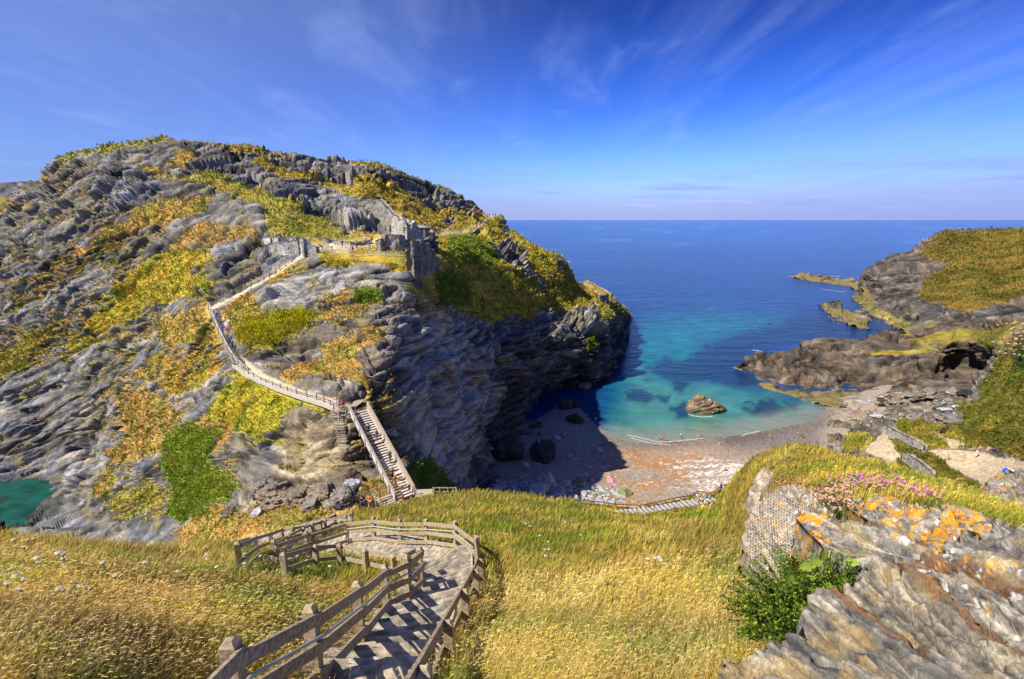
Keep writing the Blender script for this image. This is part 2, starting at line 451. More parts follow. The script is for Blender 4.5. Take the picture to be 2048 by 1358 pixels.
def rock_disp(q, A=1., p=None):
    """lumps, gullies and broken beds; q in bedding coordinates"""
    d = 1.1 * fbm(q / np.array([16, 16, 10]), 3); b0, f0 = beds(q, 6.2, 48., 14)
    n = gn(q / np.array([24, 14, 3.6]) + 71); d -= 1.4 * np.clip(1 - np.abs(n) * 5, 0, 1) ** 1.5
    w = .22 + 1.25 * sstep(fbm(q / 19 + 200, 3), -.22, .38)
    qj = q + .35 * np.stack([gn(q / 2.2 + 7), gn(q / 2.2 + 47), gn(q / 2.2 + 87)], -1)
    a1, c1 = facets(qj, (12, 9, 6.0), 3); a2, c2 = facets(qj, (4.6, 4.0, 1.7), 5); a3, c3 = facets(qj, (1.5, 1.5, .6), 9)
    b1, f1 = beds(q, 2.6, 20., 1); b2, f2 = beds(q, 1.05, 9.5, 2)
    d += 1.5 * b0 + w * (2.5 * a1 + .85 * a2 + .32 * a3 - .9 * c1 - .35 * c2 + .7 * b1 + .55 * b2 + .6 * (f0 - .5) + .35 * (f1 - .5))
    return d * A
def rock_col(q, light=.5):
    a = gn(q / np.array([7, 7, .9]) + 3); b = gn(q / np.array([2.4, 2.4, .33]) + 5); c = fbm(q / np.array([14, 14, 6]) + 40, 3)
    b2 = beds(q, 1.05, 9.5, 2)[0]; b3 = beds(q, .48, 4.2, 3)[0]
    b1 = beds(q, 2.6, 20., 1)[0]; e_ = fbm(q / np.array([2.6, 2.6, 1.6]) + 140, 3)
    a2, c2 = facets(q + .35 * np.stack([gn(q / 2.2 + 7), gn(q / 2.2 + 47), gn(q / 2.2 + 87)], -1), (4.6, 4.0, 1.7), 5)
    t = np.clip(light + .22 * a2 + .20 * a + .12 * b + .42 * c + .25 * b1 + .28 * b2 + .30 * b3 + .38 * e_, 0, 1)
    col = np.where(t[..., None] < .5, lerp(RD, RM, t * 2), lerp(RM, RL, t * 2 - 1))
    tint = np.clip(.5 + 1.1 * fbm(q / np.array([9, 9, 4]) + 80, 3), 0, 1)
    return col * lerp(C3(.88, .97, 1.16), C3(1.12, 1.0, .84), tint)
def turf_col(p, base, var=1.):
    a = fbm(p / 3.2 + 11, 3); b = gn(p / .8 + 5); c = fbm(p / 9 + 21, 3)
    k = np.clip(1 + .45 * a + .22 * b, .4, 1.7)[..., None]
    col = base * k
    return lerp(col, col * C3(.62, .95, .5), np.clip(c * 1.6, 0, 1) * .7 * var)
# ------------------------------------------------------------------ ISLAND
top_i = interp([(-80, 430), (0, 412), (40, 388), (80, 366), (86, 343), (100, 326), (120, 315), (150, 305), (200, 293), (250, 283), (290, 278), (316, 271), (330, 272), (350, 276), (400, 281), (450, 287), (500, 292), (520, 297), (580, 309), (650, 316), (700, 321), (760, 326), (800, 341), (850, 361), (900, 378), (925, 389), (930, 399), (948, 402), (958, 414), (970, 421), (974, 431), (985, 431), (1005, 431), (1012, 440), (1018, 453), (1034, 461), (1042, 472), (1060, 487), (1090, 501), (1120, 511), (1134, 525), (1146, 545), (1150, 562), (1165, 569), (1190, 578), (1215, 592), (1235, 604), (1252, 618), (1262, 634), (1270, 645)])
bot_i = interp([(-80, 1135), (150, 1135), (400, 1120), (560, 1090), (690, 1070), (760, 1045), (830, 1020), (900, 1012), (950, 1000), (1000, 960), (1040, 905), (1080, 850), (1110, 815), (1160, 785), (1200, 780), (1232, 752), (1250, 690), (1262, 650), (1270, 648)])
ISL = [(-80, 430, 195), (0, 415, 190), (85, 345, 182), (200, 293, 172), (350, 275, 165), (450, 287, 168), (580, 308, 180), (700, 321, 200), (800, 341, 218), (925, 389, 248), (960, 420, 255), (1005, 432, 262), (1018, 455, 258), (1060, 487, 245), (1120, 511, 245), (1146, 547, 255), (1165, 572, 285), (1215, 592, 305), (1262, 636, 352),
 (0, 520, 165), (0, 640, 152), (0, 760, 144), (0, 900, 134), (-60, 700, 150), (-60, 900, 134), (-40, 985, 0, -1.2), (40, 985, 0, -1.2), (0, 1010, 0, -1.2), (110, 992, 0, .4), (20, 965, 0, .6), (-60, 960, 0, .8), (60, 1030, 0, -.6), (0, 1048, 0, .4), (-60, 1060, 0, .6), (60, 1062, 0, 2.5), (100, 1085, 0, 6), (140, 1000, 0, 2), (0, 1120, 0, 9),
 (100, 450, 160), (200, 400, 155), (300, 350, 155), (200, 560, 143), (200, 700, 134), (200, 850, 126), (150, 930, 127), (120, 800, 134), (300, 450, 140), (300, 600, 127), (300, 700, 118), (300, 800, 109), (300, 900, 100), (250, 1000, 97), (200, 1080, 94), (300, 1085, 80), (400, 1050, 74), (400, 1110, 62), (400, 900, 85), (400, 800, 94), (420, 700, 98), (400, 500, 118), (400, 590, 108),
 (425, 618, 101), (450, 670, 95), (480, 724, 90), (520, 752, 85), (560, 772, 81), (610, 792, 75.5), (660, 806, 71), (690, 818, 68.6), (725, 815, 69), (550, 600, 97), (550, 550, 101), (520, 560, 103), (470, 590, 103), (570, 530, 102.5), (608, 508, 101.5), (540, 500, 107.5), (560, 478, 109), (500, 500, 109), (550, 700, 85), (480, 690, 90), (620, 720, 83), (700, 640, 87), (700, 720, 80), (640, 620, 90),
 (640, 508, 98.5), (700, 509, 99), (760, 509, 99.5), (815, 512, 101), (640, 530, 96.5), (700, 535, 96), (780, 540, 96), (660, 487, 112), (750, 482, 119), (830, 478, 128), (690, 472, 125), (620, 468, 119), (500, 450, 121), (560, 400, 138), (470, 380, 143), (400, 430, 132), (700, 420, 146), (650, 360, 168), (760, 440, 142), (720, 395, 152), (800, 360, 212), (800, 410, 170), (870, 430, 196), (900, 402, 232), (850, 395, 215), (620, 340, 170), (400, 330, 152), (520, 345, 155),
 (880, 470, 162), (925, 464, 195), (950, 458, 210), (970, 437, 246), (900, 490, 146), (870, 505, 126), (862, 540, 112), (950, 560, 152), (1000, 520, 188), (920, 525, 143), (1060, 530, 218), (1100, 560, 222), (1040, 580, 185), (850, 590, 100), (900, 620, 122), (940, 642, 138), (1040, 625, 180), (1100, 616, 205), (1180, 628, 222), (1202, 658, 214), (1230, 605, 300), (1220, 635, 245), (1245, 655, 300), (1140, 590, 235), (1170, 600, 245),
 (780, 600, 90), (790, 700, 82), (790, 800, 76.5), (800, 880, 73), (830, 950, 70.5), (850, 700, 92), (860, 800, 90), (860, 900, 88), (870, 985, 84), (900, 700, 108), (900, 800, 104), (900, 900, 100), (930, 985, 100), (960, 970, 0, 6), (980, 940, 0, 4.5), (1000, 925, 0, 3), (1040, 880, 0, 1.6), (950, 700, 128), (950, 800, 122), (960, 880, 118), (1000, 700, 148), (1000, 800, 142), (1000, 880, 132), (1050, 700, 168), (1050, 800, 162), (1080, 840, 0, 1), (1110, 800, 0, .8), (1100, 700, 184), (1100, 760, 187), (1160, 778, 0, .5), (1170, 700, 200), (1200, 772, 0, .3), (1200, 700, 206), (1229, 745, 0, .3), (1238, 690, 240), (1250, 660, 300),
 (620, 900, 68), (650, 850, 69.5), (690, 860, 68.5), (700, 900, 68), (715, 950, 67), (650, 1000, 61), (560, 850, 74), (500, 950, 71), (560, 920, 71), (550, 1000, 65), (550, 1050, 56), (730, 1012, 57), (700, 1050, 52), (760, 1010, 59), (800, 1005, 61.5), (830, 985, 64), (760, 950, 68), (770, 900, 71.5), (740, 860, 70), (830, 1010, 61), (480, 1060, 60), (620, 1060, 54)]
xs = np.concatenate([np.arange(-80, 0, 4), np.arange(0, 1270.1, 1.35)])
dep_i = Depth(ISL, reg=3e-5, dmin=45, dmax=420)
I = Land(xs, top_i, bot_i, dep_i, 500, back=14, bstep=3.0, bslope=.4)
px, py, G = I.px, I.py, I.G
wx = px + 9 * fbm(G / 5 + 3, 3) * 1.6; wy = py + 9 * fbm(G / 5 + 63, 3) * 1.6
VEG = []  # polygon, soft, colour, strength
def veg(poly, colr, soft=10, st=1.): VEG.append((poly, soft, colr, st))
veg([(-20, 420), (0, 408), (50, 374), (88, 345), (90, 362), (50, 400), (0, 428), (-20, 436)], OCH, 8)
veg([(100, 318), (200, 288), (330, 268), (340, 282), (230, 296), (130, 325)], OLIVE, 5, .7)
veg([(423, 278), (484, 286), (526, 298), (591, 306), (568, 315), (515, 312), (461, 303), (423, 296)], OCH, 6)
veg([(335, 330), (380, 303), (398, 310), (360, 337)], OCH, 7); veg([(283, 341), (322, 337), (318, 350), (287, 351)], OCH, 6)
veg([(303, 378), (345, 353), (400, 345), (461, 355), (515, 383), (561, 399), (614, 418), (668, 452), (686, 472), (630, 476), (614, 481), (545, 472), (530, 435), (515, 412), (470, 393), (440, 376), (400, 368), (330, 375)], OLIVE, 8)
veg([(500, 309), (584, 340), (614, 332), (645, 351), (676, 366), (706, 374), (699, 347), (725, 345), (783, 366), (829, 399), (917, 422), (967, 428), (974, 437), (944, 468), (898, 466), (867, 468), (852, 456), (813, 449), (798, 433), (775, 422), (760, 397), (725, 399), (706, 393), (668, 378), (614, 359), (568, 351), (515, 328)], OLIVE * C3(1.25, 1.02, .9), 7)
veg([(650, 314), (760, 324), (800, 338), (900, 376), (925, 388), (900, 386), (800, 350), (700, 326)], OLIVE, 4, .5)
veg([(870, 470), (921, 463), (955, 470), (972, 429), (1010, 428), (1017, 455), (1039, 468), (1072, 485), (1124, 505), (1150, 529), (1150, 560), (1168, 571), (1205, 589), (1203, 617), (1207, 658), (1183, 632), (1131, 620), (1080, 612), (1065, 640), (1036, 628), (1017, 640), (977, 642), (955, 630), (921, 622), (892, 612), (858, 580), (832, 550), (852, 538), (880, 540), (870, 496)], OLIVE * C3(1.12, 1.02, .8), 7, 1.25)
veg([(61, 562), (126, 525), (168, 493), (214, 462), (260, 439), (276, 414), (325, 404), (383, 395), (425, 390), (410, 420), (383, 434), (337, 450), (268, 457), (230, 473), (191, 492), (153, 519), (100, 543)], OCH, 9)
veg([(345, 485), (402, 439), (440, 447), (520, 458), (525, 483), (460, 487), (394, 487), (364, 506), (337, 510)], OCH * C3(.95, .9, .9), 10, .8)
veg([(230, 581), (268, 542), (325, 510), (375, 495), (433, 502), (437, 523), (390, 546), (436, 560), (424, 575), (368, 596), (306, 612), (283, 627), (245, 646), (214, 669), (180, 667), (130, 722), (122, 713), (184, 629), (214, 609)], OLIVE * C3(1.2, 1.1, .7), 10, 1.1)
veg([(314, 640), (383, 621), (416, 613), (424, 630), (447, 692), (383, 688), (337, 703), (322, 680)], OCH, 9, 1.1)
veg([(446, 613), (480, 590), (515, 592), (527, 624), (550, 625), (540, 645), (500, 655), (478, 672), (457, 647), (444, 622)], OCH, 8, 1.1)
veg([(471, 655), (500, 638), (540, 640), (560, 625), (610, 616), (630, 630), (605, 650), (578, 663), (559, 677), (538, 687), (520, 682), (502, 687), (481, 689)], YEL, 7, 1.3)
veg([(531, 563), (551, 546), (566, 538), (585, 536), (592, 528), (608, 526), (608, 540), (590, 542), (573, 557), (562, 570), (545, 568)], OCH, 6)
veg([(630, 503), (700, 507), (812, 509), (818, 542), (780, 542), (770, 524), (740, 528), (700, 538), (650, 536), (640, 522)], OLIVE * C3(1.1, .95, .7), 7, .9)
veg([(612, 478), (700, 468), (800, 472), (850, 480), (800, 507), (700, 510), (632, 503)], STRAW * C3(.9, .9, .9), 6, 1.3)
veg([(706, 586), (735, 578), (762, 588), (767, 602), (720, 609)], BGRN, 5, 1.2); veg([(806, 577), (872, 573), (858, 602), (820, 598)], OLIVE, 8)
veg([(564, 752), (606, 728), (673, 698), (698, 691), (766, 662), (772, 674), (716, 717), (722, 743), (747, 764), (740, 795), (709, 774), (680, 753), (627, 753), (578, 766)], OCH, 9)
veg([(412, 832), (451, 783), (475, 735), (521, 766), (578, 788), (627, 799), (663, 815), (635, 823), (599, 806), (574, 813), (564, 845), (550, 862), (514, 887), (486, 862), (461, 859), (437, 852), (401, 845)], OLIVE * C3(1.1, 1.15, .6), 9, 1.2)
veg([(335, 868), (374, 846), (444, 859), (418, 905), (414, 927), (465, 958), (487, 978), (432, 1001), (425, 1027), (365, 1050), (340, 1026), (350, 971), (332, 945), (323, 910)], BGRN, 9, 1.4)
veg([(208, 908), (247, 881), (249, 795), (282, 775), (320, 789), (366, 830), (336, 874), (329, 905), (264, 930), (220, 936), (192, 993), (211, 997), (250, 970)], OCH * C3(.95, .95, 1), 10, .95)
veg([(387, 852), (440, 802), (470, 800), (520, 800), (522, 842), (462, 855), (427, 910), (444, 861)], OCH, 9)
veg([(280, 745), (300, 700), (420, 700), (446, 730), (412, 782), (335, 795)], OLIVE * C3(1.2, .95, .8), 16, .45)
veg([(200, 1000), (300, 960), (345, 970), (345, 1030), (300, 1050), (220, 1040)], OLIVE, 16, .35)
veg([(360, 1075), (430, 1010), (500, 1020), (560, 985), (600, 1010), (640, 1030), (705, 1018), (715, 1000), (725, 962), (780, 950), (830, 950), (880, 975), (870, 1015), (820, 1025), (700, 1080), (400, 1125)], OCH * C3(.95, .95, 1), 10, 1.05)
veg([(812, 935), (850, 915), (890, 960), (920, 990), (860, 1010), (830, 985)], DGRN * 1.2, 8, 1.1)
veg([(-10, 710), (30, 688), (70, 662), (95, 648), (76, 702), (45, 742), (-10, 760)], OLIVE, 9); veg([(60, 690), (100, 660), (120, 668), (90, 690)], OCH, 7, .8)
veg([(1185, 617), (1230, 598), (1248, 615), (1218, 643), (1200, 642)], OLIVE, 7); veg([(1175, 668), (1200, 650), (1203, 700), (1180, 700)], GRN, 7, .8)
veg([(620, 690), (700, 660), (760, 640), (790, 650), (740, 690), (650, 720)], OCH, 14, .25)
veg([(560, 640), (700, 560), (790, 600), (700, 660)], OCH, 14, .12)
vw = np.full(px.shape, -1.0); vcol = np.zeros(px.shape + (3,)); best = np.full(px.shape, -1e9)
for poly, soft, colr, st in VEG:
    w = polyw(wx, wy, poly, soft) * (st if st > 1 else 1) - (1 - min(st, 1))
    m = w > best; vcol[m] = colr; best = np.maximum(best, w)
    vw = np.maximum(vw, w)
CRAG = [([(975, 492), (1000, 490), (1040, 505), (1060, 545), (1110, 570), (1100, 580), (1050, 560), (1020, 530), (980, 505)], 5), ([(1108, 512), (1135, 525), (1148, 560), (1130, 555), (1112, 530)], 5), ([(998, 437), (1016, 440), (1022, 470), (1005, 465)], 4),
        ([(885, 440), (905, 425), (915, 450), (895, 457)], 5), ([(690, 500), (822, 500), (870, 500), (880, 575), (830, 590), (815, 530)], 4)][:4]
for poly, soft in CRAG: vw = np.where(polyw(wx, wy, poly, soft) > 0, -.8, vw)
calm = np.zeros(px.shape)
PATHS = {'stair': [(425, 615), (450, 670), (480, 722)], 'walk': [(480, 722), (520, 752), (560, 772), (610, 792), (660, 806), (690, 818)], 'gate': [(425, 615), (470, 592), (520, 562), (570, 532), (608, 508)],
         'plateau': [(632, 496), (690, 494), (740, 486), (775, 478), (830, 476), (850, 470)], 'trail': [(850, 470), (885, 466), (925, 463), (945, 460), (960, 450), (972, 435), (990, 430)]}
for k, rad in (('stair', 24), ('walk', 30), ('gate', 16), ('plateau', 20), ('trail', 10)): calm = np.maximum(calm, np.clip(linew(px, py, PATHS[k], rad) * 2, 0, 1))
calm = np.maximum(calm, np.clip(polyw(px, py, [(520, 470), (640, 490), (700, 500), (820, 500), (900, 490), (890, 575), (830, 560), (800, 540), (620, 520), (540, 500)], 8), 0, 1) * .8)
calm = np.maximum(calm, np.clip(polyw(px, py, [(715, 985), (800, 960), (900, 960), (920, 1020), (715, 1030)], 10), 0, 1) * .8)
Gf = G.copy(); Gf[..., 2] = G[..., 2] - (.22 * np.minimum(G[..., 0] + 45, 0) - .10 * np.maximum(G[..., 0] + 45, 0))
q = strata(Gf, 13)
rkd = rock_disp(q) * np.clip(G[..., 1] / 120, .55, 1.9)
N2 = gnormals(G + I.N * (rkd * (1 - .85 * calm))[..., None]); N2 *= np.sign((N2 * I.N).sum(-1))[..., None]
ledge = np.clip(N2[..., 2] - I.N[..., 2], -.6, .6)
vwf = np.clip(vw + .24, -.50, 1.2) * .95 + 1.5 * ledge + .50 * fbm(q / np.array([6, 6, 2.2]) + 7, 4) + .30 * fbm(q / np.array([14, 14, 5]) + 27, 2)
inside_b = np.full(px.shape, 0.); 
vegm = sstep(vwf, -.12, .16)
vcol[vw <= -.999] = OCH * C3(.85, .9, .9)
bare = np.clip(polyw(wx, wy, [(880, 640), (1260, 640), (1260, 800), (950, 1000), (800, 900), (800, 640)], 25) * .5 + .5, 0, 1)
bare = np.maximum(bare, np.clip(polyw(wx, wy, [(-90, 780), (180, 760), (190, 960), (140, 1080), (-90, 1080)], 25) * .5 + .5, 0, 1))
bare = np.maximum(bare, np.clip(polyw(wx, wy, [(570, 850), (690, 830), (730, 960), (600, 960)], 15) * .5 + .5, 0, 1)) * (vw < -.3)
vegm = vegm * (1 - .93 * bare)
# rock zones: pale buttress, shaded face lightened in its colour, dark wet sea cliffs, brown earth faces
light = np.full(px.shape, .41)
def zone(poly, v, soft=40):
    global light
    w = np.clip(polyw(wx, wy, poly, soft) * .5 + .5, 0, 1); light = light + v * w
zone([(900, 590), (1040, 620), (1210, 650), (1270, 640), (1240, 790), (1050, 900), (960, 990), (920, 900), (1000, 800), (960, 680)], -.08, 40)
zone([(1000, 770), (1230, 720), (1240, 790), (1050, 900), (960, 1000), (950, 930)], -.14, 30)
zone([(780, 600), (900, 640), (960, 700), (1000, 800), (950, 980), (860, 990), (790, 850)], .46, 40)  # shaded face right of the nose: paler rock colour lifts its shade
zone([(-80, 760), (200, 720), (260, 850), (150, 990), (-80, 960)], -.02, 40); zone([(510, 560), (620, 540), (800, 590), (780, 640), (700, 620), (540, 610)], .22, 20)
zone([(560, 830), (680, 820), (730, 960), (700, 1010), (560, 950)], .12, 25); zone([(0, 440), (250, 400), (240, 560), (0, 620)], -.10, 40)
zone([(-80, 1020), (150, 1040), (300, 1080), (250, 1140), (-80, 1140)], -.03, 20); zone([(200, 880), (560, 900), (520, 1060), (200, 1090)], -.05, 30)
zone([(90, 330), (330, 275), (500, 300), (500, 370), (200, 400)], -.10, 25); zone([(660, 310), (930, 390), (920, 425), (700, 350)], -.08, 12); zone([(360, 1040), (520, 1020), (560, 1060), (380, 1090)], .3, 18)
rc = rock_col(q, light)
tan = np.clip(polyw(wx, wy, [(560, 830), (690, 815), (740, 960), (700, 1010), (560, 960)], 25) * .5 + .5, 0, 1) * .8
tan = np.maximum(tan, np.clip(polyw(wx, wy, [(480, 960), (600, 990), (740, 980), (700, 1040), (480, 1040)], 25) * .5 + .5, 0, 1) * .55)
tan = np.maximum(tan, np.clip(polyw(wx, wy, [(470, 690), (780, 600), (800, 900), (740, 880), (700, 800), (560, 770)], 30) * .5 + .5, 0, 1) * .38)
tan = np.maximum(tan, np.clip(polyw(wx, wy, [(780, 760), (860, 780), (880, 900), (820, 930)], 30) * .5 + .5, 0, 1) * .35)
rc = lerp(rc, rc.mean(-1, keepdims=True) * RT / RT.mean() * 1.1, tan)
lich = sstep(fbm(q / 3.5 + 91, 4), .10, .35) * .5
rc = lerp(rc, C3(.30, .25, .09), lich * (light > .3))
wet = sstep(2.2 - G[..., 2] + .8 * gn(G / 3), 0, 1.2)
rc = rc * (1 - .55 * wet)[..., None]
dgr = sstep(gn(G / 5 + 70) + .5 * gn(G / 1.7 + 33), .05, .4)
vc = turf_col(G, vcol)
vc = lerp(vc, turf_col(G, DGRN * 1.5), dgr * .35)
redp = sstep(fbm(G / 7 + 130, 3), .12, .4); vc = lerp(vc, vc * C3(1.05, .84, .66), redp * .6)
CREV = [([(-20, 628), (60, 600), (130, 560), (200, 505), (290, 445)], 9, 2.6), ([(0, 705), (150, 645), (280, 562), (335, 502)], 7, 2.0), ([(125, 725), (200, 668), (250, 645)], 6, 1.8), ([(375, 585), (430, 602), (500, 575), (560, 535)], 7, 1.6), ([(-20, 800), (60, 785), (130, 765)], 6, 1.6), ([(185, 850), (160, 910), (140, 975)], 9, 2.6), ([(1000, 640), (1003, 700), (1010, 770), (1030, 850)], 9, 3.0), ([(955, 700), (975, 780), (985, 850), (1000, 920)], 8, 2.4), ([(480, 880), (520, 902), (560, 862)], 7, 1.6), ([(540, 962), (620, 976), (715, 988)], 6, 1.6), ([(180, 425), (260, 400), (320, 385)], 5, 1.8), ([(360, 335), (420, 330), (500, 350), (560, 372)], 6, 2.2), ([(560, 395), (640, 400), (700, 420), (760, 450)], 6, 2.0), ([(100, 345), (180, 325), (300, 300)], 5, 1.8), ([(700, 345), (800, 372), (905, 415)], 5, 2.4), ([(860, 640), (880, 720), (875, 800), (900, 900)], 7, 1.6), ([(560, 640), (640, 622), (720, 600), (790, 590)], 6, 1.4), ([(480, 745), (540, 700), (640, 690)], 6, 1.4), ([(300, 640), (230, 700), (170, 760)], 6, 1.6), ([(560, 700), (640, 720), (700, 690), (770, 650)], 5, 1.2), ([(240, 820), (300, 790), (360, 760)], 5, 1.2), ([(0, 480), (60, 500), (140, 470), (220, 430)], 6, 1.6), ([(0, 560), (70, 545), (150, 505)], 6, 1.6)]
crev = np.zeros(px.shape)
for pts_, rad, dep in CREV: crev = np.maximum(crev, sstep(linew(wx + 5 * gn(G / 1.7), wy + 5 * gn(G / 1.7 + 9), pts_, rad * 1.5), .05, .9) * dep)
cavern = sstep(polyw(wx, wy, [(985, 850), (1010, 790), (1060, 772), (1110, 765), (1150, 758), (1205, 765), (1160, 790), (1110, 815), (1070, 850), (1040, 890), (1000, 905)], 16), -.5, .9)
crev = crev * (1 - calm) * (1 - .5 * vegm) + 5.0 * cavern
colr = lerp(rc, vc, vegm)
for k, rad in (('walk', 12), ('plateau', 7), ('trail', 2.6), ('gate', 5)):
    w = sstep(linew(px + 1.5 * gn(G / 2), py, PATHS[k], rad), .05, .5); colr = lerp(colr, SAND * .82, w * .95); vegm = vegm * (1 - w)
stripe = linew(wx, wy, [(880, 502), (930, 525), (1000, 548), (1080, 568), (1140, 575)], 2.2); colr = lerp(colr, DGRN * .8, sstep(stripe, 0, .6) * .7)
patch = np.clip(polyw(wx, wy, [(905, 478), (960, 472), (985, 500), (1000, 530), (950, 528), (890, 500)], 12), 0, 1)
patch = np.maximum(patch, np.clip(polyw(wx, wy, [(868, 548), (910, 545), (940, 580), (930, 610), (880, 590)], 10), 0, 1)); colr = lerp(colr, turf_col(G, DGRN * 1.25), patch * .8 * vegm)
amp = np.where(vegm > .5, .45, 1.) * (1 - .85 * calm) * np.clip(I.G[..., 1] / 120, .55, 1.9)
near_base = sstep(np.hypot(px - 1260, py - 640), 0, 60) * .6 + .4
dsp = rkd * (1 - .62 * vegm) * (1 - .85 * calm) * near_base + vegm * (.35 + .30 * fbm(G / 1.8, 3) + .18 * gn(G / .6)) * (1 - .8 * calm)
water_zone = sstep(polyw(px, py, [(-90, 968), (20, 975), (130, 990), (60, 1030), (-90, 1060)], 14), -.6, .6)
sky_e = np.clip((py - top_i(px)) / 16, 0, 1); dsp = dsp * (1 - .85 * water_zone) * (.42 + .58 * sky_e) - crev * sky_e
I.vegm = vegm; I.calm = calm
island = I.finish('island_hill', MLAND, dsp, colr); tag(island, 'grassy rock island rising steeply across the gap, grey cliffs and dry turf', kind='structure')
# ------------------------------------------------------------------ SEA
def seacol(px, py, p):
    r = np.hypot(p[..., 0], p[..., 1])
    n = fbm(np.stack([p[..., 0] / 40, p[..., 1] / 40, 0 * r], -1), 4)
    n2 = fbm(np.stack([p[..., 0] / 9, p[..., 1] / 9, 3 + 0 * r], -1), 4)
    deep = C3(.006, .042, .17); far = C3(.009, .058, .24); turq = C3(.008, .135, .19); pale = C3(.05, .20, .165); weed = C3(.006, .03, .085)
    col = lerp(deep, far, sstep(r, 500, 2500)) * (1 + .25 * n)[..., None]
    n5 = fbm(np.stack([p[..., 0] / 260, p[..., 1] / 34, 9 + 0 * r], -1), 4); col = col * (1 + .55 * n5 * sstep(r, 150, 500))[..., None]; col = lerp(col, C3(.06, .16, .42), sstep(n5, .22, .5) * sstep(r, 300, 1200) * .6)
    sh = p  # shallow sandy bay: distance fields on the sea in metres
    n6 = fbm(np.stack([p[..., 0] / 3.2, p[..., 1] / 5, 13 + 0 * r], -1), 4); wpx, wpy = px + 12 * n2 + 7 * n6, py + 9 * n2 + 5 * n6
    t1 = np.clip(polyw(wpx, wpy, [(1215, 880), (1225, 780), (1262, 690), (1300, 640), (1420, 625), (1560, 640), (1520, 665), (1420, 690), (1400, 760), (1480, 770), (1560, 790), (1720, 810), (1700, 900), (1200, 950)], 55) * .5 + .5, 0, 1)
    col = lerp(col, turq * (1 + .3 * n2)[..., None], sstep(t1, .12, .9))
    t2 = np.clip(polyw(wpx, wpy, [(1200, 950), (1230, 830), (1270, 740), (1330, 760), (1420, 760), (1530, 790), (1640, 815), (1720, 830), (1700, 950)], 40) * .5 + .5, 0, 1)
    col = lerp(col, pale * (1 + .2 * n2)[..., None], sstep(t2, .2, 1.) * .85)
    w = np.full(px.shape, -1.0)
    for poly, so in (([(1294, 735), (1329, 717), (1364, 721), (1433, 686), (1519, 655), (1600, 640), (1640, 660), (1560, 690), (1500, 700), (1490, 740), (1525, 769), (1464, 776), (1416, 762), (1381, 766), (1360, 790), (1339, 766), (1305, 749)], 12), ([(1250, 783), (1285, 778), (1312, 795), (1290, 806), (1255, 800)], 9), ([(1335, 815), (1372, 800), (1378, 835), (1350, 838)], 9), ([(1310, 793), (1345, 796), (1330, 808)], 6), ([(1480, 812), (1540, 800), (1575, 818), (1540, 835), (1500, 828)], 9), ([(1560, 800), (1600, 810), (1590, 822)], 6), ([(1280, 760), (1300, 756), (1305, 766)], 5), ([(1580, 640), (1740, 600), (1830, 660), (1740, 690), (1600, 690)], 25)):
        w = np.maximum(w, polyw(wpx, wpy, poly, so))
    col = lerp(col, weed, sstep(w + 1.2 * n2 + .5 * n + .7 * n6, -.45, .5) * .88)
    col = col * (1 + .35 * np.clip(n2, -.6, .8))[..., None]
    shore = sstep(polyw(wpx, wpy, [(1150, 860), (1240, 862), (1330, 862), (1420, 852), (1520, 838), (1640, 812), (1720, 805), (1740, 960), (1150, 960)], 26), -.9, .6)
    col = lerp(col, C3(.22, .22, .17), shore * .75)
    cov = sstep(px, 200, 160) * sstep(py, 900, 950)
    n4 = gn(np.stack([p[..., 0] / 4, p[..., 1] / 1.6, 0 * r], -1)); g = C3(.006, .075, .06) * (1 + .8 * n2 + .6 * n4)[..., None]
    col = lerp(col, lerp(g, C3(.02, .035, .02), sstep(n2, .1, .35)), cov)
    return col
xs = np.concatenate([np.linspace(-6000, -100, 30)[:-1], np.arange(-100, 2150, 5), np.linspace(2150, 8000, 30)])
ys = np.concatenate([440 + np.array([.2, .4, .8, 1.3, 2, 3, 4.5, 6]), np.arange(448, 1120, 4.), [1180, 1300, 1500]])
ppx, ppy = np.meshgrid(xs, ys[::-1])
Gs = PZ(ppx, ppy, 0.0)
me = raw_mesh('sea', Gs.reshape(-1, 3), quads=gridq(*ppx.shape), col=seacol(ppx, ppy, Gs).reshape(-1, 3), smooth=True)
MSEA = mat('sea_water', attr='albedo', rough=.2, spec=.28)
nt = MSEA.node_tree; N = nt.nodes; L = nt.links; b = N['Principled BSDF']; b.inputs['IOR'].default_value = 1.33
tcs = N.new('ShaderNodeTexCoord'); prev = None
for sc_, st_, di_, stretch in ((.045, .45, 3.5, (1, 2.2, 1)), (.22, .5, .8, (1, 2.0, 1)), (1.3, .3, .12, (1, 1.6, 1))):
    mp = N.new('ShaderNodeMapping'); mp.inputs['Scale'].default_value = stretch; mp.inputs['Rotation'].default_value = (0, 0, .12); L.new(tcs.outputs['Object'], mp.inputs[0])
    tx = N.new('ShaderNodeTexNoise'); tx.inputs['Scale'].default_value = sc_; tx.inputs['Detail'].default_value = 5; tx.inputs['Roughness'].default_value = .6; L.new(mp.outputs[0], tx.inputs['Vector'])
    u = N.new('ShaderNodeBump'); u.inputs['Strength'].default_value = st_; u.inputs['Distance'].default_value = di_; L.new(tx.outputs['Fac'], u.inputs['Height'])
    if prev: L.new(prev.outputs[0], u.inputs['Normal'])
    prev = u
L.new(prev.outputs[0], b.inputs['Normal'])
sea = link('sea', me, MSEA); tag(sea, kind='structure')
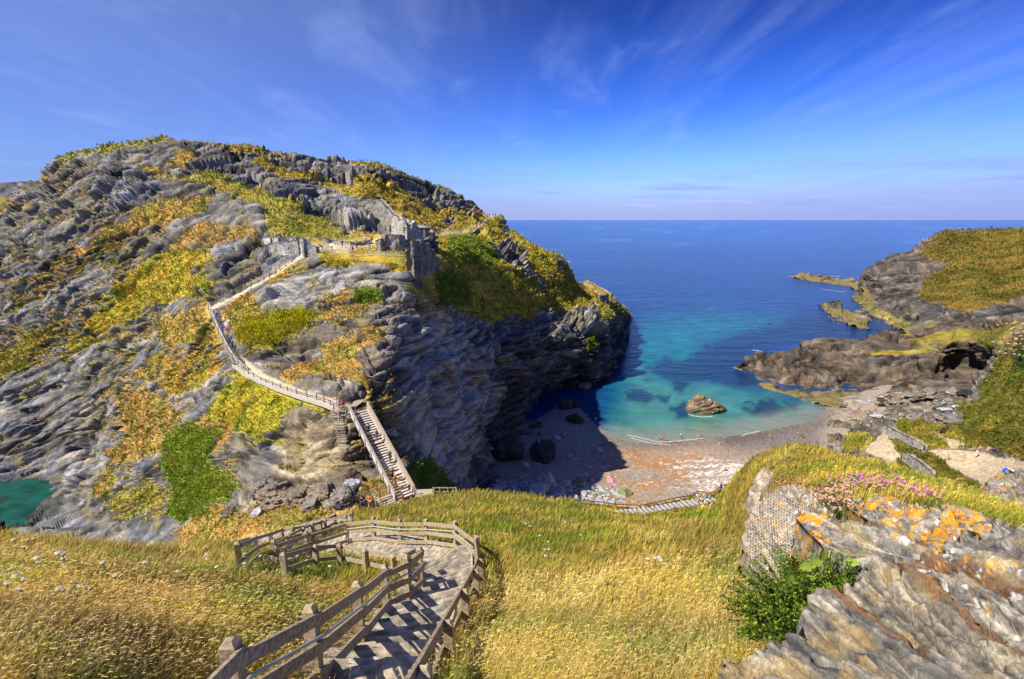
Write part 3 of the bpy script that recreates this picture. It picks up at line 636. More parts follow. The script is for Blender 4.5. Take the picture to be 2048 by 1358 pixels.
# ------------------------------------------------------------------ BEACH
xs = np.arange(925, 1840, 1.8)
btop = interp([(925, 900), (1040, 860), (1110, 815), (1150, 790), (1200, 812), (1240, 845), (1320, 858), (1420, 850), (1520, 838), (1600, 822), (1660, 800), (1700, 792), (1765, 770)])
bbot = interp([(925, 1100), (1840, 1100)])
dep_b = Depth([(1100, 835, 0, .5), (1150, 800, 0, -.3), (1190, 842, 0, -.1), (1240, 878, 0, 0), (1320, 884, 0, 0), (1400, 876, 0, 0), (1500, 868, 0, 0), (1600, 848, 0, 0), (1650, 824, 0, 0), (1240, 845, 0, -1), (1320, 858, 0, -1), (1420, 850, 0, -1), (1520, 838, 0, -1), (1600, 822, 0, -.9), (1660, 800, 0, .3), (1765, 770, 0, 3.5), (1700, 800, 0, 1), (1700, 830, 0, 1.2), (1750, 900, 0, 4), (1765, 1060, 0, 9),
               (960, 950, 0, 4.5), (1040, 890, 0, 1.5), (1000, 1000, 0, 5.5), (1000, 1060, 0, 8), (1200, 1000, 0, 4.2), (1200, 930, 0, 1.8), (1300, 1000, 0, 4), (1300, 940, 0, 1.8), (1450, 1000, 0, 4.4), (1450, 930, 0, 2), (1600, 900, 0, 2), (1600, 1000, 0, 5), (1200, 1060, 0, 8), (1450, 1060, 0, 8), (1100, 1100, 0, 13), (1500, 1100, 0, 12), (1840, 1100, 0, 14), (1840, 900, 0, 5), (930, 910, 0, 3), (925, 1050, 0, 8)])
B = Land(xs, btop, bbot, dep_b, 150, back=0)
px, py, G = B.px, B.py, B.G
n = fbm(G / np.array([9, 2.0, 3]) + 4, 4); n2 = fbm(G / np.array([1.6, .8, 1]), 3); n3 = fbm(G / 12 + 40, 3)
gr = C3(.32, .27, .22)
col = lerp(gr, C3(.36, .19, .085), sstep(n + .5 * n3, -.3, .2) * sstep(py, 880, 915) * (1 - sstep(px, 1380, 1520) * .75))
col = lerp(col, C3(.72, .68, .64), sstep(n2 + .55 * n + .35 * sstep(px, 1330, 1420) * sstep(py, 900, 940), .18, .45) * sstep(py, 885, 930) * .85)
col = lerp(col, C3(.13, .12, .13), sstep(n2 - .4 * n, .12, .4) * .65)
wetb = sstep(1.0 - G[..., 2] + .4 * n3, 0, .9); col = col * (1 - .35 * wetb)[..., None]
col = lerp(col, C3(.20, .06, .05), sstep(polyw(px + 12 * n2, py + 6 * n, [(1330, 882), (1352, 878), (1360, 884), (1335, 890)], 6), -.5, .5) * .7)
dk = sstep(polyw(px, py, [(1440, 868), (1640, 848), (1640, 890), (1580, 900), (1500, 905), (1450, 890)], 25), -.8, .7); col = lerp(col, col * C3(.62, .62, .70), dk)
col = lerp(col, C3(.24, .25, .28), sstep(px, 1235, 1180) * .45)  # grey pebbles, their colour lightened to lift the cliff's shade
peb = gn(G / .5 + 9); col = col * (1 + .35 * peb)[..., None]
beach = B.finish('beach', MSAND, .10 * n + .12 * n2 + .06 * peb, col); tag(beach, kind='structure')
# thin foam line along the water's edge and rings round the far rocks
fo = MB()
def foam(pts, w0, z=.05, seed=0):
    a = np.array(pts, float); n = 90; tt = np.linspace(0, len(a) - 1, n); X_ = np.interp(tt, range(len(a)), a[:, 0]); Y_ = np.interp(tt, range(len(a)), a[:, 1]); p_ = PZ(X_, Y_, z); k = gn(np.stack([tt * 5 + seed, 0 * tt, 0 * tt], 1)); k2 = gn(np.stack([tt * 9 + seed, 5 + 0 * tt, 0 * tt], 1))
    p_[:, 1] += k * w0 * 1.6; wd = w0 * np.clip(.55 + .9 * k2, .04, 1.6)
    V = [v for i in range(n) for v in (p_[i] + np.array([0, -wd[i] / 2, 0]), p_[i] + np.array([0, wd[i] / 2, .03]))]
    fo.add(V, [[2 * i, 2 * i + 2, 2 * i + 3, 2 * i + 1] for i in range(n - 1)])
foam([(1256, 870.5), (1275, 874), (1295, 879), (1315, 884), (1335, 884), (1365, 881), (1400, 877.5), (1455, 880.5), (1475, 877), (1492, 868), (1520, 862)], .24, .10)
foam([(1262, 876), (1300, 886), (1340, 890), (1400, 886), (1460, 889), (1500, 880), (1560, 872), (1640, 850)], .14, .22, 9)
for pts, w_ in (([(1577, 553), (1590, 555), (1604, 559), (1625, 564)], 2.2), ([(1660, 552), (1680, 553), (1696, 556)], 2.0), ([(1640, 578), (1670, 582), (1690, 584)], 1.2), ([(1466, 735), (1484, 740), (1494, 748)], .9), ([(1506, 700), (1516, 701), (1524, 703)], .8), ([(1655, 630), (1668, 642), (1690, 652)], .8), ([(1376, 829), (1400, 834), (1425, 833)], .35)): foam(pts, w_, .06, pts[0][0])
o = fo.build('surf_foam', mat('foam', (.85, .87, .88), rough=.9)); tag(o, kind='stuff')
# ------------------------------------------------------------------ generic coastal land
def coast(name, xs, top, bot, ctrl, nr, dip, light, vegpolys, A=1., back=10, bstep=2.5, bslope=.4, tint=None, m=None, dlim=(20, 900), yaw=.15, wetz=1.6, kind='structure', algae=.0):
    T = Land(xs, interp(top), interp(bot), Depth(ctrl, dmin=dlim[0], dmax=dlim[1]), nr, back=back, bstep=bstep, bslope=bslope)
    px, py, G = T.px, T.py, T.G
    wx = px + 7 * fbm(G / 7 + 3, 3); wy = py + 7 * fbm(G / 7 + 63, 3)
    q = strata(G * (1 / A), dip, yaw=yaw)
    rc = rock_col(q, light)
    if tint is not None: rc = rc * tint
    wet = sstep(wetz - G[..., 2] + .8 * gn(G / 3), 0, .8)
    rc = lerp(rc, C3(.20, .16, .06), wet * algae) * (1 - .3 * wet * (1 - algae))[..., None]
    vw = np.full(px.shape, -1.0); vcol = np.zeros(px.shape + (3,))
    for poly, soft, c, st in vegpolys:
        w = polyw(wx, wy, poly, soft) * (st if st > 1 else 1) - (1 - min(st, 1)); vcol[w > vw] = c; vw = np.maximum(vw, w)
    vm = sstep(vw + .85 * fbm(q / np.array([9, 9, 3]) + 7, 4) + .35 * beds(q, 1.05, 9.5, 2)[0], -.2, .2)
    vc = turf_col(G / max(1., np.median(T.d) / 130), vcol); pt_ = fbm(G / (np.median(T.d) / 12) + 300, 4); vc = lerp(vc, vc * C3(.55, .62, .5), sstep(pt_, .02, .22) * .8); vc = lerp(vc, vc * C3(1.5, 1.3, 1.2), sstep(-pt_, .05, .3) * .7)
    col = lerp(rc, vc, vm)
    T.vegm = vm
    T.wx, T.wy = wx, wy
    dsp = rock_disp(q) * A * (1 - .75 * vm) + vm * .25 * fbm(G / 2, 3)
    return T, dsp, col, vm
# HEADLAND on the far right
hx = np.arange(1697, 2140, 1.6)
T, dsp, col, vm = coast('headland', hx,
    [(1697, 595), (1712, 590), (1722, 583), (1723, 552), (1728, 542), (1738, 533), (1762, 520), (1800, 505), (1840, 489), (1868, 474), (1882, 463), (1902, 460), (1950, 458), (2048, 457), (2140, 452)],
    [(1697, 602), (1720, 618), (1750, 636), (1800, 660), (1816, 668), (1840, 690), (2140, 720)],
    [(1700, 600, 0, .5), (1722, 586, 470), (1723, 575, 500), (1735, 535, 535), (1762, 520, 550), (1810, 500, 560), (1880, 464, 570), (2048, 457, 575), (2140, 452, 560), (1740, 620, 0, 1), (1750, 632, 0, .6), (1800, 656, 0, .6), (1816, 664, 0, 1), (1760, 600, 400), (1760, 570, 440), (1800, 620, 345), (1850, 640, 0, 4), (1850, 610, 345), (1900, 600, 345), (1900, 570, 395), (1900, 530, 455), (1950, 620, 300), (2000, 570, 375), (2000, 520, 455), (2000, 480, 540), (1850, 540, 470), (1950, 655, 275), (2000, 625, 290), (2060, 600, 300), (2140, 570, 300), (2060, 660, 250), (1900, 680, 0, 1)], 190, 10, .34,
    [([(1868, 474), (1890, 464), (2150, 450), (2150, 580), (2060, 585), (1980, 610), (1925, 628), (1880, 610), (1840, 590), (1850, 560), (1900, 525), (1840, 515), (1850, 495)], 14, OLIVE * C3(.55, .49, .55), 1.1), ([(1890, 545), (2060, 535), (2060, 575), (1960, 590)], 16, OLIVE * C3(.42, .50, .42), 1.), ([(1700, 600), (1722, 590), (1760, 615), (1840, 650), (1810, 660), (1750, 632)], 9, C3(.34, .29, .14), .6)],
    A=1.7, bstep=12, bslope=.5, m=MFAR, tint=C3(.74, .66, .57), algae=.8, wetz=3)
headland = T.finish('headland', MFAR, dsp, col); tag(headland, kind='structure'); T_head = T
# low skerry reaching out from it
T, dsp, col, vm = coast('reef', np.arange(1576, 1745, 1.3), [(1576, 552), (1582, 550), (1600, 548), (1625, 549), (1650, 552), (1700, 556), (1722, 562), (1745, 572)], [(1576, 553.5), (1600, 558), (1630, 565), (1690, 572), (1720, 584), (1745, 590)],
    [(1580, 553, 0, -.3), (1600, 557, 0, .2), (1630, 564, 0, .2), (1690, 571, 0, .2), (1740, 588, 0, 1), (1600, 549, 0, 1.5), (1650, 553, 0, 3.5), (1720, 562, 0, 4), (1745, 572, 0, 5)], 34, 10, .42, [], A=1.1, bstep=4, bslope=.5, tint=C3(.85, .72, .52), algae=.9, wetz=2.5)
reef = T.finish('skerry', MFAR, dsp, col); tag(reef, 'low flat skerry stretching into the sea from the headland', 'rock')
# stack in the little bay
T, dsp, col, vm = coast('stack', np.arange(1637, 1746, 1.2), [(1637, 608), (1645, 604), (1660, 600), (1683, 599), (1686, 617), (1700, 619), (1725, 621), (1740, 626), (1746, 640)], [(1637, 611), (1655, 626), (1670, 640), (1700, 652), (1735, 660), (1746, 661)],
    [(1638, 611, 0, .0), (1655, 627, 0, 0), (1670, 640, 0, 0), (1700, 652, 0, 0), (1735, 659, 0, 0), (1645, 604, 395), (1683, 600, 400), (1690, 619, 372), (1740, 627, 345), (1746, 645, 335)], 60, 12, .4, [], A=1.0, bstep=3, bslope=.8, tint=C3(.85, .74, .56), algae=.9, wetz=2.5)
stack = T.finish('islet_rock', MFAR, dsp, col); tag(stack, 'brown islet rock with two humps lying off the headland', 'rock')
# slate spur with the cave
sx = np.arange(1463, 2140, 1.5)
T, dsp, col, vm = coast('spur', sx, [(1463, 731), (1480, 727), (1500, 719), (1510, 711), (1545, 704), (1580, 700), (1598, 697), (1602, 684), (1650, 677), (1700, 679), (1725, 680), (1745, 668), (1800, 664), (1830, 658), (1900, 651), (1960, 647), (2010, 642), (2140, 625)],
    [(1463, 736), (1490, 742), (1505, 762), (1530, 778), (1560, 790), (1620, 806), (1690, 815), (1780, 812), (1900, 800), (2140, 800)],
    [(1465, 735, 0, .0), (1490, 738, 0, .5), (1506, 760, 0, .0), (1530, 777, 0, 0), (1560, 789, 0, .0), (1620, 803, 0, .2), (1690, 812, 0, 1.2), (1780, 805, 0, 4.5), (1900, 790, 0, 9), (1990, 770, 0, 15), (2140, 760, 0, 25),
     (1480, 727, 0, 2.5), (1510, 712, 233), (1545, 704, 235), (1598, 698, 232), (1603, 685, 246), (1650, 678, 246), (1725, 680, 236), (1745, 668, 236), (1830, 658, 226), (1960, 647, 212), (2060, 635, 180), (2140, 625, 160), (1560, 740, 212), (1600, 735, 214), (1560, 765, 203), (1680, 740, 208), (1680, 768, 200), (1700, 790, 193), (1760, 735, 205), (1760, 765, 196), (1850, 710, 207), (1850, 740, 200), (1850, 770, 186), (1900, 690, 206), (1900, 725, 203), (1925, 735, 206), (1960, 730, 194), (1960, 700, 196), (1990, 700, 175), (2060, 680, 150)], 120, 6, .40,
    [([(1800, 672), (1900, 660), (1960, 655), (2140, 620), (2140, 740), (2050, 740), (1990, 730), (1960, 690), (1880, 690), (1840, 690)], 16, OLIVE * .62, .75), ([(1740, 700), (1860, 690), (1880, 700), (1800, 712), (1740, 712)], 8, C3(.36, .25, .05), .8), ([(1780, 668), (1830, 660), (1830, 668)], 6, C3(.36, .25, .05), .7)],
    A=1.1, bstep=3, bslope=.5, tint=C3(.70, .58, .46), algae=.9, wetz=1.7)
# undercut bands and the cave mouth are pushed back into the rock
px, py = T.wx, T.wy
und = sstep(polyw(px, py, [(1520, 742), (1600, 752), (1680, 754), (1700, 742), (1780, 742), (1860, 722), (1930, 702), (1990, 694), (1975, 735), (1945, 760), (1890, 757), (1850, 745), (1760, 768), (1690, 776), (1600, 772), (1540, 760)], 13), -.7, .8)
cave = sstep(polyw(px, py, [(1870, 728), (1900, 712), (1950, 708), (1962, 730), (1940, 757), (1890, 757)], 16), -.6, .9)
dsp = dsp - 2.5 * und - 1.2 * cave
spur = T.finish('rock_spur', MFAR, dsp, col); tag(spur, kind='structure')
# cove slope with the haven path on the right
cx = np.arange(1655, 2140, 1.5)
T, dsp, col, vm = coast('slope', cx, [(1655, 838), (1680, 805), (1700, 797), (1750, 790), (1800, 786), (1850, 780), (1900, 776), (1950, 770), (1975, 745), (1990, 715), (2010, 690), (2048, 655), (2140, 590)],
    [(1655, 1180), (1700, 1200), (1800, 1230), (1900, 1260), (2140, 1400)],
    [(1660, 838, 0, .3), (1690, 800, 0, 1.0), (1750, 793, 0, 3), (1850, 782, 0, 6.5), (1950, 772, 0, 12), (1990, 720, 158), (2048, 660, 138), (2140, 590, 105), (2048, 760, 115), (1990, 780, 140), (2140, 760, 85), (1900, 820, 144), (1850, 830, 148), (1760, 835, 0, 4), (1700, 840, 0, 1.5), (1690, 870, 0, 3.5), (1730, 872, 0, 8), (1775, 848, 0, 9), (1800, 845, 0, 9.5), (1880, 866, 121), (1960, 850, 116), (2048, 870, 95), (2140, 880, 75), (1830, 880, 122), (1860, 905, 112), (1790, 885, 124), (1740, 900, 127), (1690, 905, 0, 5), (1950, 910, 106), (2048, 932, 90), (1900, 930, 104), (1830, 930, 112), (1980, 960, 92), (1990, 990, 82), (1900, 970, 96), (1800, 990, 100), (2048, 990, 72), (2140, 1000, 60), (1700, 960, 0, 6), (2000, 1050, 64), (1660, 1180, 48), (1800, 1200, 44), (2000, 1250, 36), (2140, 1400, 22), (1660, 1060, 74), (1800, 1090, 70)], 260, 10, .47,
    [([(1960, 775), (1985, 745), (2010, 690), (2140, 600), (2140, 925), (2048, 920), (1985, 895), (1920, 880), (1900, 850), (1930, 835), (1905, 810), (1960, 800)], 10, OLIVE * C3(.48, .52, .5), 1.3), ([(1790, 843), (1820, 838), (1880, 850), (1930, 858), (1960, 870), (1985, 895), (1940, 893), (1900, 895), (1860, 895), (1800, 865)], 6, OLIVE * C3(.66, .64, .55), 1.3), ([(1695, 868), (1730, 862), (1745, 872), (1735, 895), (1700, 905), (1685, 895)], 6, OLIVE, 1.),
     ([(1776, 873), (1800, 878), (1830, 900), (1860, 905), (1900, 935), (1960, 970), (1990, 990), (1960, 1010), (1860, 990), (1800, 960), (1790, 910)], 8, OLIVE * .6, 1.2), ([(1970, 965), (2000, 960), (2030, 1000), (1990, 1000)], 7, OLIVE * .6, 1.1)],
    A=.75, bstep=3, bslope=.2, algae=.3, wetz=1.2, tint=C3(.85, .78, .68))
px, py, G = T.wx, T.wy, T.G
sandw = np.zeros(px.shape)
for poly in ([(1752, 872), (1775, 854), (1776, 872), (1786, 887), (1802, 915), (1779, 920), (1728, 906), (1736, 889)], [(1849, 899), (1879, 896), (1939, 901), (1999, 911), (2060, 925), (2100, 945), (2048, 945), (1995, 945), (1979, 953), (1972, 965), (1983, 981), (2003, 997), (1983, 987), (1957, 965), (1937, 953), (1893, 927), (1867, 909)], [(1861, 863), (1899, 877), (1938, 890), (1903, 894), (1887, 878)], [(1690, 800), (1760, 790), (1800, 800), (1740, 830), (1690, 850), (1660, 840)]):
    sandw = np.maximum(sandw, sstep(polyw(px, py, poly, 5), -.5, .5) * (.55 if poly[0] == (1690, 800) else 1))
n = fbm(G / np.array([2., 2., 1]), 3)
col = lerp(col, SAND * C3(.82, .76, .7) * (1 + .25 * n)[..., None], sandw)
dsp = dsp * (1 - .9 * sandw); vm = vm * (1 - sandw); T.vegm = vm
slope = T.finish('cove_slope', MLAND, dsp, col); tag(slope, kind='structure'); T_slope = T
# far skyline hill peeping out behind the island on the left
T, dsp, col, vm = coast('far', np.arange(-260, 110, 4), [(-260, 375), (-60, 368), (0, 364), (60, 363), (85, 372), (110, 385)], [(-260, 480), (110, 480)], [(-100, 365, 320), (0, 365, 310), (100, 380, 300), (0, 470, 270), (-200, 470, 280), (100, 470, 265), (-250, 380, 330)], 30, 10, .2, [([(-300, 385), (110, 395), (110, 500), (-300, 500)], 9, OLIVE * .6, .7)], A=1.5, bstep=8)
far = T.finish('far_hill', MFAR, dsp, col); tag(far, kind='structure')
# lower path bank behind the meadow, where the fence to the beach runs
T, dsp, col, vm = coast('bank', np.arange(1100, 1520, 2), [(1100, 1006), (1150, 1006), (1220, 1013), (1262, 1014), (1310, 1008), (1350, 1003), (1400, 994), (1440, 982), (1520, 950)], [(1100, 1090), (1520, 1090)],
    [(1100, 1006, 74), (1220, 1012, 75), (1350, 1003, 77), (1440, 983, 80), (1520, 950, 84), (1100, 1090, 55), (1300, 1030, 72), (1300, 1090, 57), (1430, 1010, 74), (1520, 1090, 55)], 60, 10, .5, [([(1090, 1000), (1530, 940), (1530, 1100), (1090, 1100)], 4, OLIVE * C3(1.3, 1.2, 1), 1.2)], A=.35, bstep=1.5, bslope=1.2)
px, py, G = T.px, T.py, T.G
w = sstep(polyw(px, py, [(1235, 1018), (1300, 1012), (1390, 1000), (1425, 992), (1445, 1000), (1420, 1012), (1330, 1024), (1260, 1030), (1225, 1026)], 3), -.5, .5)
stair = ((px * .8 + py * .6) / 9 % 1) < .42
col = lerp(col, C3(.12, .115, .10), w * .8); dsp = dsp * (1 - .9 * w); T.vegm = T.vegm * (1 - w)
bank = T.finish('path_bank', MLAND, dsp, col); tag(bank, kind='structure'); T_bank = T
# ------------------------------------------------------------------ NEAR MEADOW
MTOP = [(-260, 1070), (0, 1077), (60, 1082), (130, 1086), (200, 1096), (280, 1097), (350, 1092), (420, 1085), (470, 1086), (510, 1079), (540, 1070), (562, 1063), (590, 1056), (640, 1046), (670, 1034), (700, 1029), (730, 1022), (760, 1015), (800, 1004), (830, 996), (870, 988), (900, 984), (940, 980), (980, 981), (1020, 986), (1060, 989), (1100, 996), (1130, 1001), (1160, 1008), (1190, 1017), (1230, 1025), (1270, 1031), (1320, 1034), (1370, 1029), (1410, 1019), (1450, 1008), (1480, 1004), (1520, 1000), (1600, 1040), (2300, 1150)]
MEAD = [(-600, 1090, 15), (-600, 1300, 5.2), (-600, 1600, 3), (100, 1300, 5.5), (100, 1200, 8), (100, 1100, 15), (-200, 1100, 15), (-200, 1300, 5.2), (300, 1200, 9.5), (300, 1110, 17.5), (450, 1250, 8.6), (450, 1150, 14), (450, 1090, 26), (300, 1350, 6), (600, 1160, 16), (1000, 1358, 7.5), (1000, 1200, 13.5), (1000, 1100, 21), (1000, 1000, 40), (1200, 1358, 6.6), (1200, 1200, 12), (1200, 1100, 18.5), (1200, 1015, 37), (1400, 1200, 10), (1400, 1100, 16), (1400, 1020, 34), (1440, 1358, 5.6), (850, 1010, 42), (900, 986, 47), (960, 982, 48), (1100, 998, 44), (1480, 1000, 36), (1500, 1200, 9), (1600, 1100, 11), (1600, 1358, 5), (2000, 1200, 7), (2200, 1400, 3.8), (1300, 1022, 36),
        (750, 1340, 8.7), (650, 1345, 8.3), (850, 1358, 8.3), (800, 1240, 12), (720, 1270, 11), (900, 1240, 12.2), (900, 1160, 16.2), (850, 1135, 18.4), (945, 1150, 17.0), (880, 1100, 21), (940, 1085, 22.5), (700, 1075, 26), (800, 1080, 24), (690, 1095, 24), (640, 1105, 23.5), (620, 1150, 17), (560, 1108, 24.5), (500, 1112, 25), (480, 1088, 29), (540, 1070, 31.5), (620, 1050, 34), (700, 1030, 37), (700, 1050, 31), (780, 1040, 31), (740, 1120, 20.5), (640, 1122, 20.5), (560, 1122, 21.5), (780, 1140, 18.5), (500, 1132, 18), (820, 1060, 27), (900, 1050, 28), (1000, 1700, 3.4), (0, 1700, 3.0), (600, 1700, 4.0), (2000, 1700, 2.6)]
mdep = Depth(MEAD, reg=4e-5, dmin=2.5, dmax=60)
PATHO = [(848, 1420), (855, 1358), (893, 1285), (926, 1210), (946, 1160), (945, 1120), (925, 1098), (900, 1090), (850, 1084), (800, 1079), (745, 1073), (704, 1074), (672, 1085), (620, 1100), (565, 1111), (525, 1118)]
PATHI = [(560, 1420), (625, 1350), (715, 1275), (795, 1195), (842, 1150), (842, 1132), (812, 1122), (790, 1124), (750, 1122), (715, 1117), (684, 1113), (664, 1112), (635, 1116), (600, 1119), (560, 1121), (525, 1124)]
PATHPOLY = PATHO + PATHI[::-1]
PATH2 = [(470, 1108), (505, 1094), (560, 1077), (620, 1062), (665, 1050), (702, 1043), (702, 1036), (660, 1040), (610, 1052), (560, 1066), (500, 1084), (478, 1096)]
xs = np.concatenate([np.arange(-760, -260, 14), np.arange(-260, -20, 6), np.arange(-20, 1640, 2.2), [1646, 1654]])
M = Land(xs, interp(MTOP), interp([(-260, 1640), (2300, 1640)]), mdep, 300, back=8, bstep=.9, bslope=.75, tpow=.75)
px, py, G = M.px, M.py, M.G
onpath = np.maximum(sstep(polyw(px, py, PATHPOLY, 6), -.6, .8), sstep(polyw(px, py, PATH2, 4), -.6, .8))
dsp = .10 * fbm(G / 1.6, 3) + .14 * gn(G / 3.3 + 9)
dsp = dsp * (1 - onpath) - .10 * onpath
col = turf_col(G * 4, np.broadcast_to(C3(.20, .16, .05), px.shape + (3,))) * .8
col = lerp(col, C3(.10, .085, .05), onpath)
M.onpath = onpath
meadow = M.finish('meadow_hill', MTURF, dsp, col, smooth=True); tag(meadow, kind='structure')
# ------------------------------------------------------------------ MOUND on the right
NTOP = [(1425, 1010), (1440, 1000), (1447, 985), (1455, 970), (1470, 950), (1487, 932), (1505, 916), (1530, 902), (1560, 893), (1590, 888), (1620, 891), (1660, 901), (1700, 911), (1750, 922), (1800, 938), (1850, 953), (1900, 969), (1950, 987), (1990, 1003), (2048, 1025), (2200, 1060)]
NB = [(1425, 1060), (1470, 1110), (1500, 1180), (1560, 1300), (1640, 1420), (2200, 1700)]
ND = [(1440, 1003, 25), (1500, 920, 19), (1560, 893, 17.5), (1600, 889, 17), (1660, 901, 16.5), (1700, 911, 16), (1800, 938, 15), (1900, 969, 13.5), (1990, 1003, 11), (2100, 1030, 9), (1460, 1000, 20), (1500, 1000, 15), (1470, 1050, 17), (1480, 1100, 14.5), (1540, 1000, 12), (1600, 1000, 10), (1600, 950, 12.8), (1680, 960, 11), (1780, 970, 9.5), (1880, 990, 8.5), (1700, 1010, 7.5), (1800, 1010, 6.2), (1900, 1030, 5.6), (1560, 1100, 10), (1640, 1060, 7.5), (1720, 1080, 6.0), (1560, 1250, 7.5), (1700, 1200, 5.0), (1900, 1100, 4.6), (2048, 1100, 4.2), (1900, 1300, 3.2), (2100, 1300, 2.7), (1640, 1400, 5), (2100, 1600, 2), (1500, 1150, 13)]
xs = np.arange(1425, 2200, 3)
R = Land(xs, interp(NTOP), interp(NB), Depth(ND, dmin=1.5, dmax=40), 170, back=22, bstep=.7, bslope=.7)
px, py, G = R.px, R.py, R.G
rockface = sstep(polyw(px + 9 * gn(G / .5), py + 9 * gn(G / .5 + 5), [(1478, 1010), (1492, 985), (1510, 960), (1530, 940), (1545, 945), (1530, 985), (1515, 1010), (1490, 1030)], 14) + .5 * gn(G / .35), -.2, .4)
q = strata(G * 6, 25)
dsp = .10 * fbm(G / 1.2, 3) + .05 * gn(G / .5) + rockface * .05 * rock_disp(q)
col = turf_col(G * 4, np.broadcast_to(C3(.22, .17, .045), px.shape + (3,)))
col = lerp(col, lerp(C3(.30, .22, .14), C3(.62, .55, .45), np.clip(.5 + gn(q / np.array([3, 3, .5])), 0, 1)), rockface)
R.rockface = rockface
under = sstep(polyw(px, py, [(1500, 1040), (1560, 1010), (1600, 1020), (1640, 1012), (1690, 1022), (1760, 1008), (1860, 1026), (1960, 1045), (2250, 1060), (2250, 1750), (1400, 1750), (1480, 1260), (1440, 1240), (1450, 1190), (1490, 1150)], 12), -.2, 1)
G_dir = G - np.array([0, 0, CAMZ]); R.N = np.where((under > 0)[..., None], R.N, R.N); dsp = dsp - under * .55
mound = R.finish('grassy_mound', MTURF, dsp, col, smooth=True); tag(mound, kind='structure')
upd()
# ------------------------------------------------------------------ slate-on-edge PATH with steps
MSLATE = mat('slate_paving', attr='albedo', rough=.85, spec=.25, noise=(9, .35), bump=(22, .6, .03), bump2=(5, .4, .05))
def resample(pts, n, surf):
    a = np.array(pts, float)
    w = [np.array((ray(x, y, surf) or (Vector(P(x, y, mdep(x, y))),))[0]) for x, y in a]
    w = np.array(w); L_ = np.concatenate([[0], np.cumsum(np.linalg.norm(np.diff(w, axis=0), axis=1))])
    s = np.linspace(0, L_[-1], n)
    return np.stack([np.interp(s, L_, w[:, k]) for k in range(3)], 1)
def paved(name, outer, inner, surf, n, m_, steps=None, lift=.06, colr=C3(.47, .43, .36), cross=True):
    A = resample(outer, n, surf); Bq = resample(inner, n, surf)
    t = np.linspace(0, 1, m_)
    G = A[:, None] * (1 - t[None, :, None]) + Bq[:, None] * t[None, :, None]
    zz = G[..., 2].copy()
    zl = .5 * (A[:, 2] + Bq[:, 2]); zl = np.convolve(np.pad(zl, 6, 'edge'), np.ones(13) / 13, 'valid')
    c = .5 * (A + Bq); s = np.concatenate([[0], np.cumsum(np.linalg.norm(np.diff(c[:, :2], axis=0), axis=1))])
    if steps:
        ln, upto = steps
        k = np.floor(s / ln); f = s / ln - k
        ze = np.interp((k + .35) * ln, s, zl) * (1 - sstep(f, .93, 1)) + np.interp((k + 1.35) * ln, s, zl) * sstep(f, .93, 1)
        w_ = sstep(s, upto + .8, upto); zl = ze * w_ + zl * (1 - w_)
    G[..., 2] = zl[:, None] + .75 * (zz - zz.mean(1, keepdims=True)) + lift
    # slates set on edge across the way
    sl = np.stack([np.repeat((s / .11)[:, None], m_, 1), np.repeat((t * 5)[None], n, 0), 0 * zz], -1)
    e = gn(sl) ; e2 = gn(sl * np.array([.35, 2.2, 1]) + 7)
    G[..., 2] += .022 * e + .02 * e2
    k = np.clip(.5 + .75 * e + .5 * e2, 0, 1)
    col = lerp(colr * .35, colr * 1.25, k); col = lerp(col, col * C3(1.08, .98, .82), np.clip(.5 + fbm(G / .7, 2), 0, 1))
    # sides so the slab has depth
    Gd = G.copy(); Gd[..., 2] -= .35
    V = np.concatenate([G.reshape(-1, 3), Gd.reshape(-1, 3)]); q = gridq(n, m_); o = n * m_
    def strip(idx): return np.stack([idx[:-1], idx[1:], idx[1:] + o, idx[:-1] + o], -1)
    i = np.arange(n * m_).reshape(n, m_)
    Q = np.concatenate([q, strip(i[:, 0])[:, ::-1], strip(i[:, -1]), strip(i[0]), strip(i[-1])[:, ::-1]])
    me = raw_mesh(name, V, quads=Q, col=np.concatenate([col.reshape(-1, 3)] * 2))
    ob = link(name, me, MSLATE); tag(ob, kind='structure'); return ob
path1 = paved('paved_path', PATHO, PATHI, [meadow], 520, 26, steps=(1.15, 11.5))
path2 = paved('paved_path', [(478, 1096), (500, 1084), (560, 1066), (610, 1052), (660, 1040), (702, 1034)], [(474, 1108), (505, 1095), (560, 1078), (620, 1063), (665, 1050), (704, 1043)], [meadow], 160, 10, lift=.12)
upd()
# ------------------------------------------------------------------ timber
def wood(name, base, scale=(1, 1, 1)):
    m = mat(name, base=base, rough=.8, spec=.2, noise=(14, .6), bump=(30, .6, .012), stretch=(1, 1, 1))
    return m
MW = wood('weathered_oak', (.36, .29, .20)); MW2 = wood('silvered_timber', (.40, .345, .27)); MWP = wood('bridge_timber', (.50, .47, .44)); MSTEEL = mat('galvanised_pipe', (.42, .45, .47), rough=.4, spec=.5)
MBOARD = mat('lavender_board', (.55, .50, .60), rough=.8, noise=(2, .2)); MDARK = mat('dark_iron', (.03, .028, .026), rough=.6, spec=.4); MTREAD = mat('tread_boards', (.60, .53, .50), rough=.85, noise=(4, .3))
MSTONE = mat('rubble_masonry', attr='albedo', rough=.95, noise=(2.5, .45), bump=(3, .6, .25), bump2=(11, .5, .06)); MROOF = mat('slate_roof', (.25, .26, .27), rough=.8, noise=(3, .3)); MCONC = mat('pale_concrete', (.46, .42, .36), rough=.9, noise=(2, .2), bump=(8, .3, .05))
